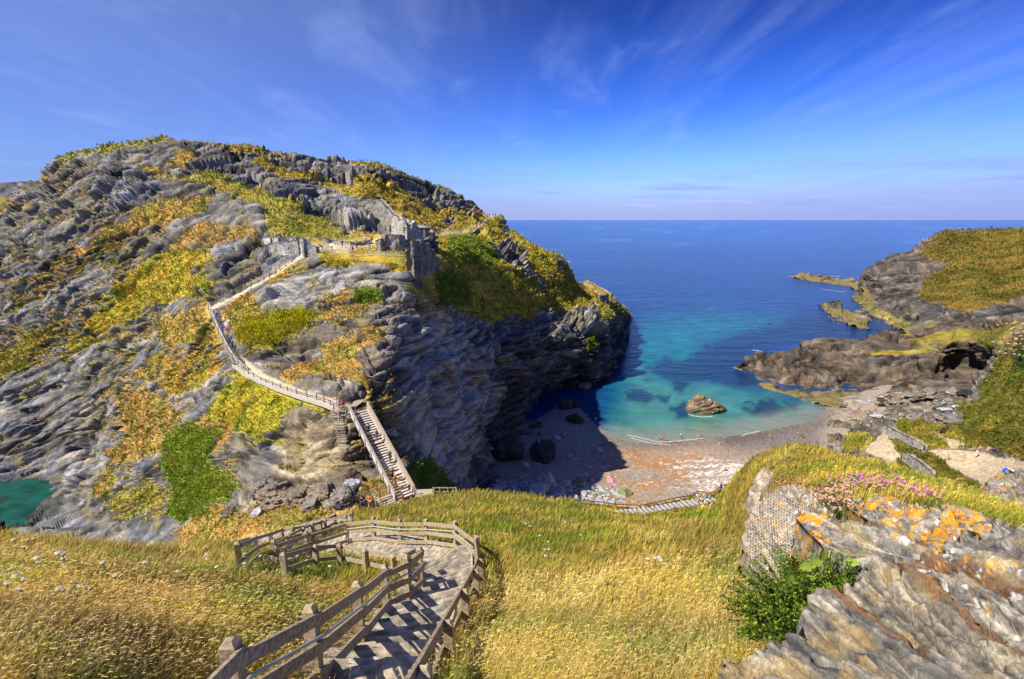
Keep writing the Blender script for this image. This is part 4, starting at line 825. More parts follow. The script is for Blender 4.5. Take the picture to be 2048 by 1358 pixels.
def prism(mb, base, w, h, ax, tilt=0.0):
    """square post with a sloped head; ax is the unit direction of the fence"""
    ax = np.array([ax[0], ax[1], 0.]); ax /= np.linalg.norm(ax); n = np.array([-ax[1], ax[0], 0]); b = np.array(base, float); k = w / 2
    V = []
    for z, f in ((-.3, 1), (h, 1), (h + w * .30, .42)):
        for i, j in ((-1, -1), (1, -1), (1, 1), (-1, 1)):
            V.append(b + ax * k * i * f + n * k * j * f + np.array([0, 0, z + (tilt * j * w if z > 0 else 0)]))
    F = [[3, 2, 1, 0], [8, 9, 10, 11]]
    for r in (0, 4):
        for i in range(4): F.append([r + i, r + (i + 1) % 4, r + 4 + (i + 1) % 4, r + 4 + i])
    mb.add(V, F)
def seat(x, y, h, surf, depth):
    """foot of a post of height h whose head is seen at x, y"""
    lo = hi = None; ds = np.arange(2.5, 60, .25); prev = None
    for d in ds:
        q = P(x, y, d); g = drop(q[0], q[1], surf)
        if g is None: continue
        e = q[2] - h - g.z
        if e < 0 and prev is not None:
            d1 = prev[0] + (d - prev[0]) * prev[1] / (prev[1] - e); q = P(x, y, d1); g2 = drop(q[0], q[1], surf) or g; return np.array((q[0], q[1], g2.z))
        prev = (d, e)
    return np.array(P(x, y + 40, depth(x, y + 40)))
def fence(name, label, pts, surf, h=1.1, pw=.13, rails=(.97, .56, .17), rh=.14, rt=.045, side=1, m=None, depth=None, pipe=None, group=None, cat='fence', extend=0, skip_rail=(), lift=0., world=None, tops=None):
    m = m or MW
    if tops is not None:
        W_ = [seat(x, y, h, surf, depth) for x, y in tops]
    elif world is not None: W_ = [np.array(q, float) for q in world]
    else:
        W_ = []
        for q in pts:
            if len(q) > 2: W_.append(P(*q))
            else:
                r = ray(q[0], q[1], surf); W_.append(np.array(r[0]) if r else P(q[0], q[1], depth(*q)))
    t = thing(name, label, cat, tuple(W_[0]), group=group); inv = -W_[0]
    for i, w in enumerate(W_):
        a = W_[min(i + 1, len(W_) - 1)] - W_[max(i - 1, 0)]
        mb = MB(); prism(mb, w + inv, pw, h, a); mb.build('post', m, t)
    for i in range(len(W_) - 1):
        a, b = W_[i] + inv, W_[i + 1] + inv
        ax = (b - a) * np.array([1, 1, 0]); ax /= np.linalg.norm(ax); n = np.array([-ax[1], ax[0], 0]) * side * (pw / 2 + rt / 2 - .004)
        for rz in rails:
            j = random.uniform(-.012, .012)
            mb = MB(); mb.beam(a + n + np.array([0, 0, rz + j + lift]), b + n + np.array([0, 0, rz - j + lift]) + ax * (.04 if i < len(W_) - 2 else .08), rt + (i % 2) * .003, rh); mb.build('rail', m, t)
    if pipe:
        off, z, r0 = pipe
        pp = []
        for i, w in enumerate(W_):
            a = W_[min(i + 1, len(W_) - 1)] - W_[max(i - 1, 0)]; a[2] = 0; a /= np.linalg.norm(a); pp.append(w + inv + np.array([-a[1], a[0], 0]) * side * off + np.array([0, 0, z]))
        mb = MB(); mb.tube(pp, r0, 8); mb.build('handrail', MSTEEL, t)
        for q, w in zip(pp, W_):
            mb = MB(); mb.tube([q - (q - (w + inv + np.array([0, 0, z]))) * .8 - np.array([0, 0, .08]), q - np.array([0, 0, .09]), q], .012, 5); mb.build('bracket', MSTEEL, t)
    return t
S1 = [meadow, path1]
fl = fence('timber_fence', 'weathered three-rail timber fence with steel handrail on the left of the near paved path', None, S1, tops=[(300, 1400), (460, 1287), (619, 1218), (713, 1168), (768, 1133), (812, 1113), (838, 1098)], h=1.2, pw=.16, rails=(1.02, .58, .16), rh=.16, side=-1, depth=mdep, pipe=(.17, .80, .022), group='timber path fences')
# dark bolt marks on the two nearest joints
for k, (cx, cz) in enumerate(((0, 0), (.055, -.075), (-.05, -.085), (.0, -.17))): pass
fr = fence('timber_fence', 'low timber handrail fence on the right edge of the near paved path', None, S1, tops=[(800, 1430), (848, 1342), (896, 1246), (930, 1183), (952, 1143), (961, 1121), (954, 1073)], h=1.0, pw=.15, rails=(.96, .45), rh=.15, side=1, depth=mdep, group='timber path fences')
fo_ = fence('timber_fence', 'sunlit three-rail fence curving round the outside of the path bend', None, S1, tops=[(954, 1073), (911, 1043), (852, 1039), (799, 1039), (746, 1034), (692, 1040), (611, 1064), (546, 1082)], h=1.2, pw=.15, rails=(1.02, .58, .16), rh=.15, side=1, depth=mdep, pipe=(.16, .82, .022), group='timber path fences')
fi_ = fence('timber_fence', 'short two-rail fence half sunk in grass inside the path bend', None, S1, tops=[(566, 1108), (630, 1092), (678, 1090), (730, 1101), (787, 1112), (808, 1110), (838, 1098)], h=1.0, pw=.16, rails=(.9, .42), rh=.13, side=1, depth=mdep, group='timber path fences')
fa_ = fence('timber_fence', 'shaded timber fence along the far side of the lower path below the bend', None, S1, tops=[(474, 1087), (510, 1074), (540, 1065), (562, 1057), (586, 1052), (623, 1046), (640, 1041), (668, 1028), (702, 1023)], h=1.05, pw=.15, rails=(.97, .52, .14), rh=.13, side=-1, depth=mdep, group='timber path fences')
fb_ = fence('timber_fence', 'small dark fence on the near side of the lower path, partly behind the bend fence', None, S1, tops=[(546, 1090), (577, 1071), (606, 1056), (624, 1048), (650, 1040), (690, 1032)], h=1.0, pw=.14, rails=(.92, .45), rh=.12, side=1, depth=mdep, group='timber path fences')
# four dark cross-shaped bolt plates on the near fence's top rail belong to that fence
def bolts(i):
    kids = [c for c in fl.children if c.name.startswith('post')]
    return kids
fbk = fence('timber_fence', 'dark brown railing above the beach steps, seen over the meadow crest', [(1146, 1014, 74), (1196, 1019, 74), (1228, 1024, 74), (1253, 1025, 74.5), (1278, 1026.5, 75), (1296, 1023, 75), (1313, 1020, 75.5), (1330, 1016, 76), (1347, 1012, 76.5), (1362, 1009, 77), (1382, 1006, 78), (1395, 1001, 78)], [bank], h=1.25, pw=.13, rails=(1.22, .72, .3), rh=.13, rt=.08, m=wood('dark_timber', (.16, .12, .085)))
fbk2 = fence('timber_fence', 'dark timber railing on the landing beside the walkers at the mound edge', [(1382, 1006, 78), (1395, 996, 80), (1420, 1003, 77), (1436, 991, 79), (1450, 984, 80)], [bank], h=1.25, pw=.14, rails=(1.2, .7, .3), rh=.13, rt=.08, m=bpy.data.materials['dark_timber'])
# flight of steps under that railing
mat('step_stone', (.40, .40, .41), noise=(3, .3))
st = thing('stone_steps', 'grey stone steps climbing below the dark railing over the beach', 'steps', tuple(P(1330, 1022, 73)))
for k in range(22):
    f = k / 21; h_ = ray(1238 + 188 * f, 1029 - 30 * f + 3 * math.sin(f * 3.1), [bank])
    if not h_: continue
    a = np.array(h_[0]) - np.array(st.location); mb = MB(); mb.box(a + np.array([0, 0, .08]), (.17, .05, 0), (-.25, .85, 0), (0, 0, .10)); mb.build('step', bpy.data.materials['step_stone'], st)
# ------------------------------------------------------------------ BRIDGE STAIRCASE
ct, cbm = P(717, 822, 67.6), P(810, 996, 60.2)
dv = cbm - ct; hv = dv * np.array([1, 1, 0]); Lh = np.linalg.norm(hv); hv /= Lh; rv = np.array([hv[1], -hv[0], 0])  # rv: towards the left seen from here
if rv[0] > 0: rv = -rv
Wd = 1.12
br = thing('wooden_bridge', 'long straight timber staircase bridge rising across the gap to the rock island', 'bridge', tuple(cbm)); bo = -cbm
def bp(f, side, up=0.0): return ct + dv * f + rv * side + np.array([0, 0, up]) + bo
NS = 36
for k in range(NS):
    f = (k + .5) / NS; land = k in (13, 14, 26, 27)
    run = Lh / NS * .95 if not land else Lh / NS * .98
    z = dv[2] * (f if not land else ((14 / NS) if k < 20 else (27 / NS)))
    c = ct + hv * Lh * f + np.array([0, 0, z]) + bo
    mb = MB(); mb.box(c, hv * run / 2, rv * (Wd - .03), (0, 0, .04)); mb.build('tread', MTREAD, br)
for s_ in (1, -1):
    sn = 'stringer'
    mb = MB(); mb.beam(bp(0, s_ * Wd, -.05), bp(1, s_ * Wd, -.05), .1, .42); mb.build('stringer', MWP, br)
    mb = MB(); mb.beam(bp(0, s_ * (Wd + .13), 1.06), bp(1.0, s_ * (Wd + .13), 1.06), .26, .075); mb.build('handrail', MW2, br)
    # boarded parapet with the gaps between its boards
    mb = MB()
    for j, (z0, hh) in enumerate(((.28, .22), (.53, .22), (.78, .22))):
        mb.beam(bp(0, s_ * (Wd + .07), z0), bp(1, s_ * (Wd + .07), z0), .035, hh)
    mb.build('parapet', MBOARD if s_ > 0 else MW2, br)  # left boards lavender, right boards plain timber
    for k in range(9):
        f = k / 8; mb = MB(); b0 = bp(f, s_ * (Wd + .16), -.4); mb.box(b0 + np.array([0, 0, .75]), hv * .06, rv * .05, (0, 0, .72)); mb.build('post', MWP, br)
    mb = MB(); mb.beam(bp(.0, s_ * (Wd - .3), -.42), bp(1, s_ * (Wd - .3), -.42), .16, .3); mb.build('girder', MSTEEL, br)
# landing above the bridge and its slatted deck
ld = thing('timber_landing', 'slatted timber landing at the top of the bridge stairs', 'landing', tuple(P(690, 815, 69)))
lo_ = -np.array(ld.location)
for k in range(9):
    a = P(676 + 5.6 * k, 812 - 0.6 * k + 2.6 * (k % 1), 69.6) + lo_ + np.array([0, 0, .12]); a[1] -= 0.0
    mb = MB(); mb.box(a, (.13, .0, 0), (.25, 1.35, 0), (0, 0, .04)); mb.build('plank', MW2, ld)
lf = fence('timber_fence', 'short timber handrail on the left of the bridge landing', [(668, 822, 67.6), (678, 838, 66.8), (692, 838, 66.6), (701, 832, 67.2)], [island], h=1.15, pw=.14, rails=(1.08, .5), rh=.12, m=MW2)
# ------------------------------------------------------------------ cliff walkway and stairway
def ribbon(name, label, cat, cl, half, thick, m, n=40, kind=None):
    a = np.array([P(*c) for c in cl]); L_ = np.concatenate([[0], np.cumsum(np.linalg.norm(np.diff(a, axis=0), axis=1))]); s = np.linspace(0, L_[-1], n)
    c = np.stack([np.interp(s, L_, a[:, k]) for k in range(3)], 1); tg = np.gradient(c, axis=0); tg[:, 2] = 0; tg /= np.linalg.norm(tg, axis=1)[:, None]
    nn = np.stack([-tg[:, 1], tg[:, 0], 0 * s], 1); mb = MB(); F = []
    V = []
    for i in range(n):
        for sd, z in ((-half, 0), (half, 0), (half, -thick), (-half, -thick)): V.append(c[i] + nn[i] * sd + np.array([0, 0, z + .02 * math.sin(i * 1.7)]))
    for i in range(n - 1):
        for k in range(4): F.append([i * 4 + k, i * 4 + (k + 1) % 4, i * 4 + 4 + (k + 1) % 4, i * 4 + 4 + k])
    F += [[3, 2, 1, 0], [n * 4 - 4, n * 4 - 3, n * 4 - 2, n * 4 - 1]]; mb.add(V, F)
    o = mb.build(name, m); tag(o, label, cat, kind=kind); return o, c, nn
WALK = [(476, 727, 89.0), (500, 745, 86.3), (525, 758, 84.0), (560, 773, 80.4), (610, 790, 75.0), (660, 805, 70.6), (690, 817, 68.2)]
wk, wc, wn = ribbon('walkway', None, None, WALK, 1.0, .4, MCONC, kind='structure')
for o_, s_ in ((0, 1),):
    lo = [(486, 737), (499, 748), (510, 755), (524, 764), (534, 768), (548, 773), (563, 778), (577, 783), (595, 788), (616, 794), (635, 799), (650, 804), (663, 812)]
    wd = interp([(c[0], c[2]) for c in WALK])
    fence('timber_fence', 'leaning-post timber fence on the outer edge of the pale cliff walkway', [(x - 2, y + 3, float(wd(x)) - .6) for x, y in lo], [island], h=1.1, pw=.15, rails=(1.0, .5), rh=.10, rt=.06, m=MW2)
STAIR = [(430, 618, 99.8), (440, 642, 97.2), (452, 670, 94.2), (464, 696, 91.6), (478, 726, 88.6)]
a = np.array([P(*c) for c in STAIR]); L_ = np.concatenate([[0], np.cumsum(np.linalg.norm(np.diff(a, axis=0), axis=1))])
cs = thing('cliff_stairway', 'steep narrow timber stairway climbing the cliff above the pale walkway', 'stairway', tuple(a[-1])); cso = -a[-1]
NT = 42
for k in range(NT):
    s = L_[-1] * (k + .5) / NT; c = np.array([np.interp(s, L_, a[:, j]) for j in range(3)]); i = min(np.searchsorted(L_, s), len(L_) - 1); tg = a[i] - a[i - 1]; tg[2] = 0; tg /= np.linalg.norm(tg); n_ = np.array([-tg[1], tg[0], 0])
    mb = MB(); mb.box(c + cso, tg * .14, n_ * .8, (0, 0, .05)); mb.build('tread', MW2, cs)
for s_ in (-.85, .85):
    mb = MB()
    for i in range(len(a) - 1):
        tg = a[i + 1] - a[i]; tg[2] = 0; tg /= np.linalg.norm(tg); n_ = np.array([-tg[1], tg[0], 0]) * s_
        mb.beam(a[i] + n_ + cso, a[i + 1] + n_ + cso, .08, .30)
    mb.build('stringer', MW, cs)
fence('timber_fence', 'silver-grey handrail down the outer side of the steep cliff stairway', [(417, 617, 99.6), (422, 630, 98.2), (429, 647, 96.4), (437, 665, 94.6), (446, 684, 92.4), (455, 702, 90.6), (465, 718, 89.0), (476, 733, 87.8), (487, 742, 86.6)], [island], h=1.2, pw=.14, rails=(1.1, .62), rh=.12, rt=.08, m=MWP)
gate_f = [(440, 605), (452, 598), (465, 591), (474, 587), (488, 580), (501, 574), (514, 567), (527, 561), (538, 554), (550, 548), (560, 540), (571, 532), (583, 524), (595, 514)]
fence('timber_fence', 'grey post-and-rail fence up the ramp towards the battlemented wall', [(x, y) for x, y in gate_f], [island], h=1.15, pw=.16, rails=(1.0, .6), rh=.11, rt=.07, m=MW2, depth=dep_i)
fence('timber_fence', 'thin railing along the front edge of the castle courtyard', [(622, 508), (645, 508), (670, 510), (700, 511), (735, 513), (770, 513), (800, 514), (813, 512)], [island], h=1.0, pw=.10, rails=(.9, .45), rh=.07, rt=.05, m=MSTEEL, depth=dep_i)
# worn steps cut beside the bridge head
os_ = thing('stone_steps', 'worn old stone steps descending the rock face left of the bridge', 'steps', tuple(P(676, 860, 66)))
mat('worn_stone', (.36, .31, .24), noise=(3, .35), bump=(6, .6, .08))
for k in range(17):
    f = k / 16; h_ = ray(674 + 13 * f + 3 * math.sin(f * 3), 824 + 78 * f, [island])
    if not h_: continue
    c = np.array(h_[0]) - np.array(os_.location); mb = MB(); mb.box(c + np.array([0, .05, .02]), (.72 - .22 * f + .10 * random.random(), .08 * random.uniform(-1, 1), 0), (.1, .30, 0), (0, 0, .09)); mb.build('step', bpy.data.materials['worn_stone'], os_)
# platform and railing by the lower end of the bridge
pl = thing('timber_platform', 'small boarded platform beside the lower end of the bridge', 'platform', tuple(P(850, 988, 60)))
mb = MB(); mb.box((0, 0, 0), (1.05, .1, 0), (-.1, 1.0, 0), (0, 0, .06)); mb.build('deck', MW2, pl)
mb = MB(); mb.box((1.0, -.3, .35), (.06, 0, 0), (0, .06, 0), (0, 0, .6)); mb.build('post', MW2, pl)
mb = MB(); mb.box((-1.0, -.3, .35), (.06, 0, 0), (0, .06, 0), (0, 0, .6)); mb.build('post', MW2, pl)
fence('timber_fence', 'two-rail timber fence running right from the small platform by the bridge foot', [(866, 990, 59.5), (880, 990, 59.6), (896, 990, 59.6), (912, 990, 59.8)], [island], h=.95, pw=.12, rails=(.88, .4), rh=.12, m=MW2)
fence('timber_fence', 'olive timber fence beside the short flight left of the bridge foot', [(716, 1012, 57.5), (730, 1006, 58), (746, 999, 58.6), (760, 993, 59.2), (772, 985, 60)], [island], h=1.2, pw=.12, rails=(1.1, .75, .4), rh=.07, m=MW)
fence('timber_fence', 'curved handrail descending to the two walkers by the bridge foot', [(762, 1013, 57.0), (752, 1008, 57.6), (747, 1000, 58.6)], [island], h=1.0, pw=.12, rails=(.95, .6), rh=.07, m=MW2)
fs = thing('timber_steps', 'short flight of pale timber steps at the foot of the bridge', 'steps', tuple(P(778, 1004, 59)))
for k in range(7):
    c = P(769 + 4.2 * k, 995 + 3.6 * k, 60.2 - .35 * k) - np.array(fs.location); mb = MB(); mb.box(c, rv * .9, hv * .17, (0, 0, .06)); mb.build('tread', MW2, fs)
# ------------------------------------------------------------------ CASTLE
def wall(name, label, prof, thick, cat='wall', colr=C3(.30, .29, .27), amp=.22, cell=.35, notch=0., parent=None, moss=.5):
    """ruined masonry: prof rows (px, py_top, py_base, depth); thickness runs away from the viewer"""
    a = np.array(prof, float)
    for r in a:  # stand the wall on the ground it is seen to rise from
        hs_ = [ray(r[0] + dx, r[2] + dy, [island, slope]) for dx in (-2, 0, 2) for dy in (-1, 1)]; hs_ = [h[0].y * CP + (CAMZ - h[0].z) * SP for h in hs_ if h]
        if hs_: r[3] = min(np.median(hs_), r[3] * 1.15) - .25
    nx = max(10, int(abs(a[-1, 0] - a[0, 0]) * 1.0) + 6)
    s = np.linspace(0, 1, nx); sx = np.concatenate([[0], np.cumsum(np.hypot(np.diff(a[:, 0]), np.diff(a[:, 3]) * 3) + 1e-6)]); sx /= sx[-1]
    pxs = np.interp(s, sx, a[:, 0]); yt = np.interp(s, sx, a[:, 1]); yb = np.interp(s, sx, a[:, 2]); d = np.interp(s, sx, a[:, 3])
    base = P(pxs, yb + 3, d); topz = P(pxs, yt, d)[:, 2]
    tg = np.gradient(base, axis=0); tg[:, 2] = 0; tg /= np.linalg.norm(tg, axis=1)[:, None] + 1e-9
    nn = np.stack([-tg[:, 1], tg[:, 0], 0 * s], 1); nn *= np.sign(nn[:, 1] + 1e-6 - 0)[:, None]
    H = topz - base[:, 2]; nv = max(6, int(H.max() / .30)); t = np.linspace(0, 1, nv)
    jag = amp * 1.2 * np.round(gn(np.stack([s * nx * .3, 0 * s, 0 * s], 1)) * 2) / 2
    z = base[:, 2][None] + (H + jag * (H > .6))[None] * t[:, None]
    fr = np.repeat(base[None], nv, 0).copy(); fr[..., 2] = z
    bk = fr + nn[None] * thick
    nz = gn(fr / cell) * amp * .5 + gn(fr / (cell * 3)) * amp
    fr = fr - nn[None] * nz[..., None]; bk = bk + nn[None] * (gn(bk / cell) * amp * .5)[..., None]
    V = np.concatenate([fr.reshape(-1, 3), bk.reshape(-1, 3)]); o = nv * nx; q = gridq(nv, nx)
    i = np.arange(o).reshape(nv, nx)
    def strip(k): return np.stack([k[:-1], k[1:], k[1:] + o, k[:-1] + o], -1)
    Q = np.concatenate([q, q[:, ::-1] + o, strip(i[-1])[:, ::-1], strip(i[0]), strip(i[:, 0])[:, ::-1], strip(i[:, -1])])
    k = np.clip(.5 + .55 * gn(V / np.array([.55, .55, .22])) + .4 * gn(V / 1.7), 0, 1)
    c = lerp(colr * .30, colr * 1.6, k); mo = sstep(gn(V / 1.3 + 40), .2, .5) * moss; c = lerp(c, C3(.33, .22, .07), mo)
    me = raw_mesh(name, V, quads=Q, col=c)
    ob = link(name, me, MSTONE, parent)
    if label: tag(ob, label, cat)
    return ob
gw = thing('battlemented_wall', 'castle wall with a row of pale square battlements at the cliff-top gate', 'wall', (0, 0, 0))
wall('wall', None, [(528, 490, 512, 108), (545, 486, 511, 107), (570, 483, 508, 106), (590, 480, 506, 105), (598, 480, 508, 104.4)], .9, parent=gw)
for x0, x1, y0, y1, d_ in ((528, 542, 474, 491, 108), (543.5, 557, 474, 487, 107.2), (558.5, 572, 474, 485, 106.3), (574, 588, 474, 484, 105.5), (592, 600, 474, 485, 104.6)):
    wall('battlement', None, [(x0, y0, y1, d_), (x1, y0 + 1, y1, d_ - .6)], .9, parent=gw, colr=C3(.46, .45, .41), amp=.06, moss=.25)
gt = thing('gate_pier', 'tall stone gate pier at the right end of the battlemented wall', 'ruin', (0, 0, 0))
wall('pier', None, [(602, 476, 512, 103.2), (609, 477, 516, 102)], 1.2, parent=gt, colr=C3(.42, .40, .36), amp=.1)
wall('side_wall', None, [(610, 479, 516, 102), (616, 487, 512, 103.5), (633, 493, 507, 106)], .8, parent=gt, colr=C3(.26, .25, .24), amp=.12)
wall('courtyard_wall', 'low grey stone wall along the back of the castle courtyard', [(637, 474, 480, 122), (650, 476, 484, 120), (668, 481, 488, 118), (700, 484, 491, 116), (725, 483, 490, 116.5), (742, 478, 486, 118)], .8, cat='wall')
hall = thing('ruined_hall', 'roofless ruined hall block standing in the middle of the castle courtyard', 'ruin', (0, 0, 0))
wall('left_wall', None, [(753, 480, 503, 106), (762, 478, 503, 105), (773, 484, 502, 106)], .9, parent=hall)
wall('front_wall', None, [(771, 470, 503, 104.2), (776, 468, 503, 104), (790, 469, 503, 104), (800, 470, 503, 104), (807, 469, 500, 104.4), (812, 472, 500, 105)], .9, parent=hall, colr=C3(.27, .26, .25))
wall('buttress', None, [(799, 488, 503, 103.0), (806, 488, 503, 103.0)], .9, parent=hall)
wall('back_wall', None, [(768, 471, 485, 108), (785, 468, 485, 108), (806, 472, 485, 108)], .7, parent=hall)
tw = thing('ruined_tower', 'tallest broken castle ruin with jagged leaning piers beside the slate hut', 'ruin', (0, 0, 0))
wall('pier', None, [(784, 438, 476, 115), (790, 429, 478, 114), (796, 432, 484, 113), (800, 440, 488, 112.5), (806, 438, 490, 112), (811, 440, 494, 111.5), (816, 452, 498, 111), (822, 476, 500, 110.5)], 1.0, parent=tw, colr=C3(.36, .35, .34))
wall('pier', None, [(822, 462, 480, 112), (827, 446, 481, 111.5), (832, 441, 482, 111.3), (836, 450, 482, 111), (840, 464, 483, 110.8), (846, 476, 484, 110.5)], 1.0, parent=tw, colr=C3(.40, .39, .38))
wall('low_wall', None, [(812, 478, 500, 108), (820, 480, 502, 107.5), (826, 484, 504, 107)], .9, parent=tw, colr=C3(.2, .2, .2))
wall('hillside_wall', 'long ruined curtain wall climbing the slope behind the castle tower', [(722, 402, 410, 150), (742, 398, 420, 145), (760, 398, 440, 138), (772, 410, 452, 132), (784, 424, 462, 125), (796, 440, 472, 120)], 1.0, cat='wall', colr=C3(.24, .23, .22), amp=.35)
wall('curtain_wall', 'massive rough curtain wall on the corner of the cliff below the ruins', [(813, 508, 530, 101.5), (822, 492, 545, 100), (830, 484, 566, 99.5), (842, 482, 560, 100), (855, 484, 552, 102), (864, 494, 546, 106), (870, 510, 544, 110), (877, 530, 548, 113), (884, 548, 556, 114)], 1.6, cat='wall', colr=C3(.19, .18, .165), amp=.7, cell=.8)
hut = thing('slate_hut', 'small square visitor hut with a grey slate roof behind the ruins', 'hut', tuple(P(842, 474, 139)))
def lw(v): return np.array(v, float)
mb = MB(); mb.box((0, 0, 1.1), (1.9, -.35, 0), (.35, 1.9, 0), (0, 0, 1.4)); mb.build('wall', mat('hut_stone', (.16, .145, .14), noise=(2, .4)), hut)
mb = MB(); b_ = [(-2.3, -1.9, 2.5), (1.9, -2.6, 2.5), (2.5, 1.7, 2.7), (-1.8, 2.4, 2.7)]
mb.add([*b_, (-.3, -.6, 3.25), (.4, .4, 3.25)], [[0, 1, 4], [1, 2, 5, 4], [2, 3, 5], [3, 0, 4, 5], [3, 2, 1, 0]]); mb.build('roof', MROOF, hut)
for x_ in (-.9, .55):
    mb = MB(); mb.box((x_ + .1, -1.95 + (-.18) * x_ * .9, 1.3), (.32, -.06, 0), (.01, .05, 0), (0, 0, .75)); mb.build('window', mat('dark_glass', (.02, .025, .03), rough=.2), hut)
sg = thing('information_sign', 'white sloping information panel on a post in the courtyard', 'sign', tuple((ray(664, 501, [island]) or (Vector(P(664, 500, 104)),))[0]))
mb = MB(); mb.box((0, 0, .5), (.05, 0, 0), (0, .05, 0), (0, 0, .5)); mb.build('post', MDARK, sg); mb = MB(); mb.box((0, 0, 1.15), (.42, 0, 0), (0, .2, .18), (0, -.02, .025)); mb.build('panel', mat('white_panel', (.8, .8, .78)), sg)
# grassy topped wall on the far point
pw_ = thing('garden_wall', 'grass-topped stone wall with a doorway on the far seaward point', 'wall', (0, 0, 0))
wall('wall', None, [(1167, 560, 572, 300), (1180, 566, 580, 298), (1195, 575, 590, 296), (1213, 586, 600, 293)], 2.2, parent=pw_, colr=C3(.36, .27, .12), amp=.3, cell=1.2)
wall('end_wall', None, [(1200, 590, 604, 287), (1207, 590, 604, 288), (1214, 588, 602, 293)], 1.5, parent=pw_, colr=C3(.17, .165, .16), amp=.3, cell=1.)
# haven walls
wall('stone_wall', 'pale dry-stone retaining wall beside the upper sandy track to the beach', [(1775, 848, 866, 138), (1800, 862, 879, 132), (1830, 876, 890, 126), (1855, 890, 898, 121)], .9, colr=C3(.34, .32, .29), amp=.22, moss=.08)
wall('stone_wall', 'pale rough stone wall below the haven path, nearer than the other', [(1812, 904, 918, 117), (1825, 909, 928, 114), (1845, 922, 944, 110), (1870, 942, 956, 104)], .9, colr=C3(.34, .32, .29), amp=.25, moss=.08)
# hilltop railings
def rail_line(label, a_, h, n):
    W_ = [np.array(P(*q)) for q in a_]; L0 = W_[0]; t = thing('hilltop_railing', label, 'railing', tuple(L0))
    w_ = np.array(W_)
    for k in range(n):
        f = k / (n - 1) * (len(W_) - 1); i = min(int(f), len(W_) - 2); q = w_[i] + (w_[i + 1] - w_[i]) * (f - i) - L0; mb = MB(); mb.box(q + np.array([0, 0, h / 2]), (.06, 0, 0), (0, .06, 0), (0, 0, h / 2)); mb.build('post', MSTEEL, t)
    for z in (h, h * .5):
        mb = MB()
        for i in range(len(W_) - 1): mb.beam(w_[i] - L0 + np.array([0, 0, z]), w_[i + 1] - L0 + np.array([0, 0, z]), .07, .07)
        mb.build('rail', MSTEEL, t)
rail_line('small metal viewing railing on the left summit of the island', [(285, 279, 165), (300, 276, 165), (318, 275, 165)], 1.2, 12)
rail_line('thin railing on the skyline right of the summit', [(710, 323, 200), (735, 325, 203), (757, 328, 206)], 1.1, 7)
# old winch on the grass
wn_ = (ray(1888, 868, [slope]) or (Vector(P(1888, 868, 120)),))[0]
wi = thing('iron_winch', 'old dark iron winch with two spoked wheels on the grass by the haven', 'winch', tuple(wn_))
def wheel(c, r, ax):
    mb = MB(); c = np.array(c, float); ax = np.array(ax, float); ax /= np.linalg.norm(ax); u = np.cross(ax, (0, 0, 1)); u /= np.linalg.norm(u); v = np.cross(ax, u)
    mb.tube([c + r * (math.cos(t) * u + math.sin(t) * v) for t in np.linspace(0, 2 * math.pi, 21)], .10, 5)
    for k in range(8): t = k * math.pi / 4; mb.tube([c, c + r * (math.cos(t) * u + math.sin(t) * v)], .05, 4)
    return mb
wheel((.45, .2, 1.0), 1.0, (-.5, 1, 0)).build('wheel', MDARK, wi); wheel((-.6, .0, .75), .75, (-.5, 1, 0)).build('wheel', MDARK, wi)
mb = MB(); mb.tube([(-1.0, .7, .75), (-.2, -.9, .75)], .09, 6); mb.tube([(.1, 1.0, 1.0), (.9, -.7, 1.0)], .09, 6); mb.beam((-.9, -.2, .35), (1.1, .3, .35), .2, .25); mb.build('axle', MDARK, wi)
pp = (ray(1894, 921, [slope]) or (Vector(P(1894, 920, 106)),))[0]
po = thing('mooring_post', 'short leaning wooden post standing alone on the sandy path', 'post', tuple(pp)); mb = MB(); mb.tube([(0, 0, -.2), (.12, .02, .7), (.22, .03, 1.35)], [.17, .16, .15], 7); mb.build('shaft', MW, po)
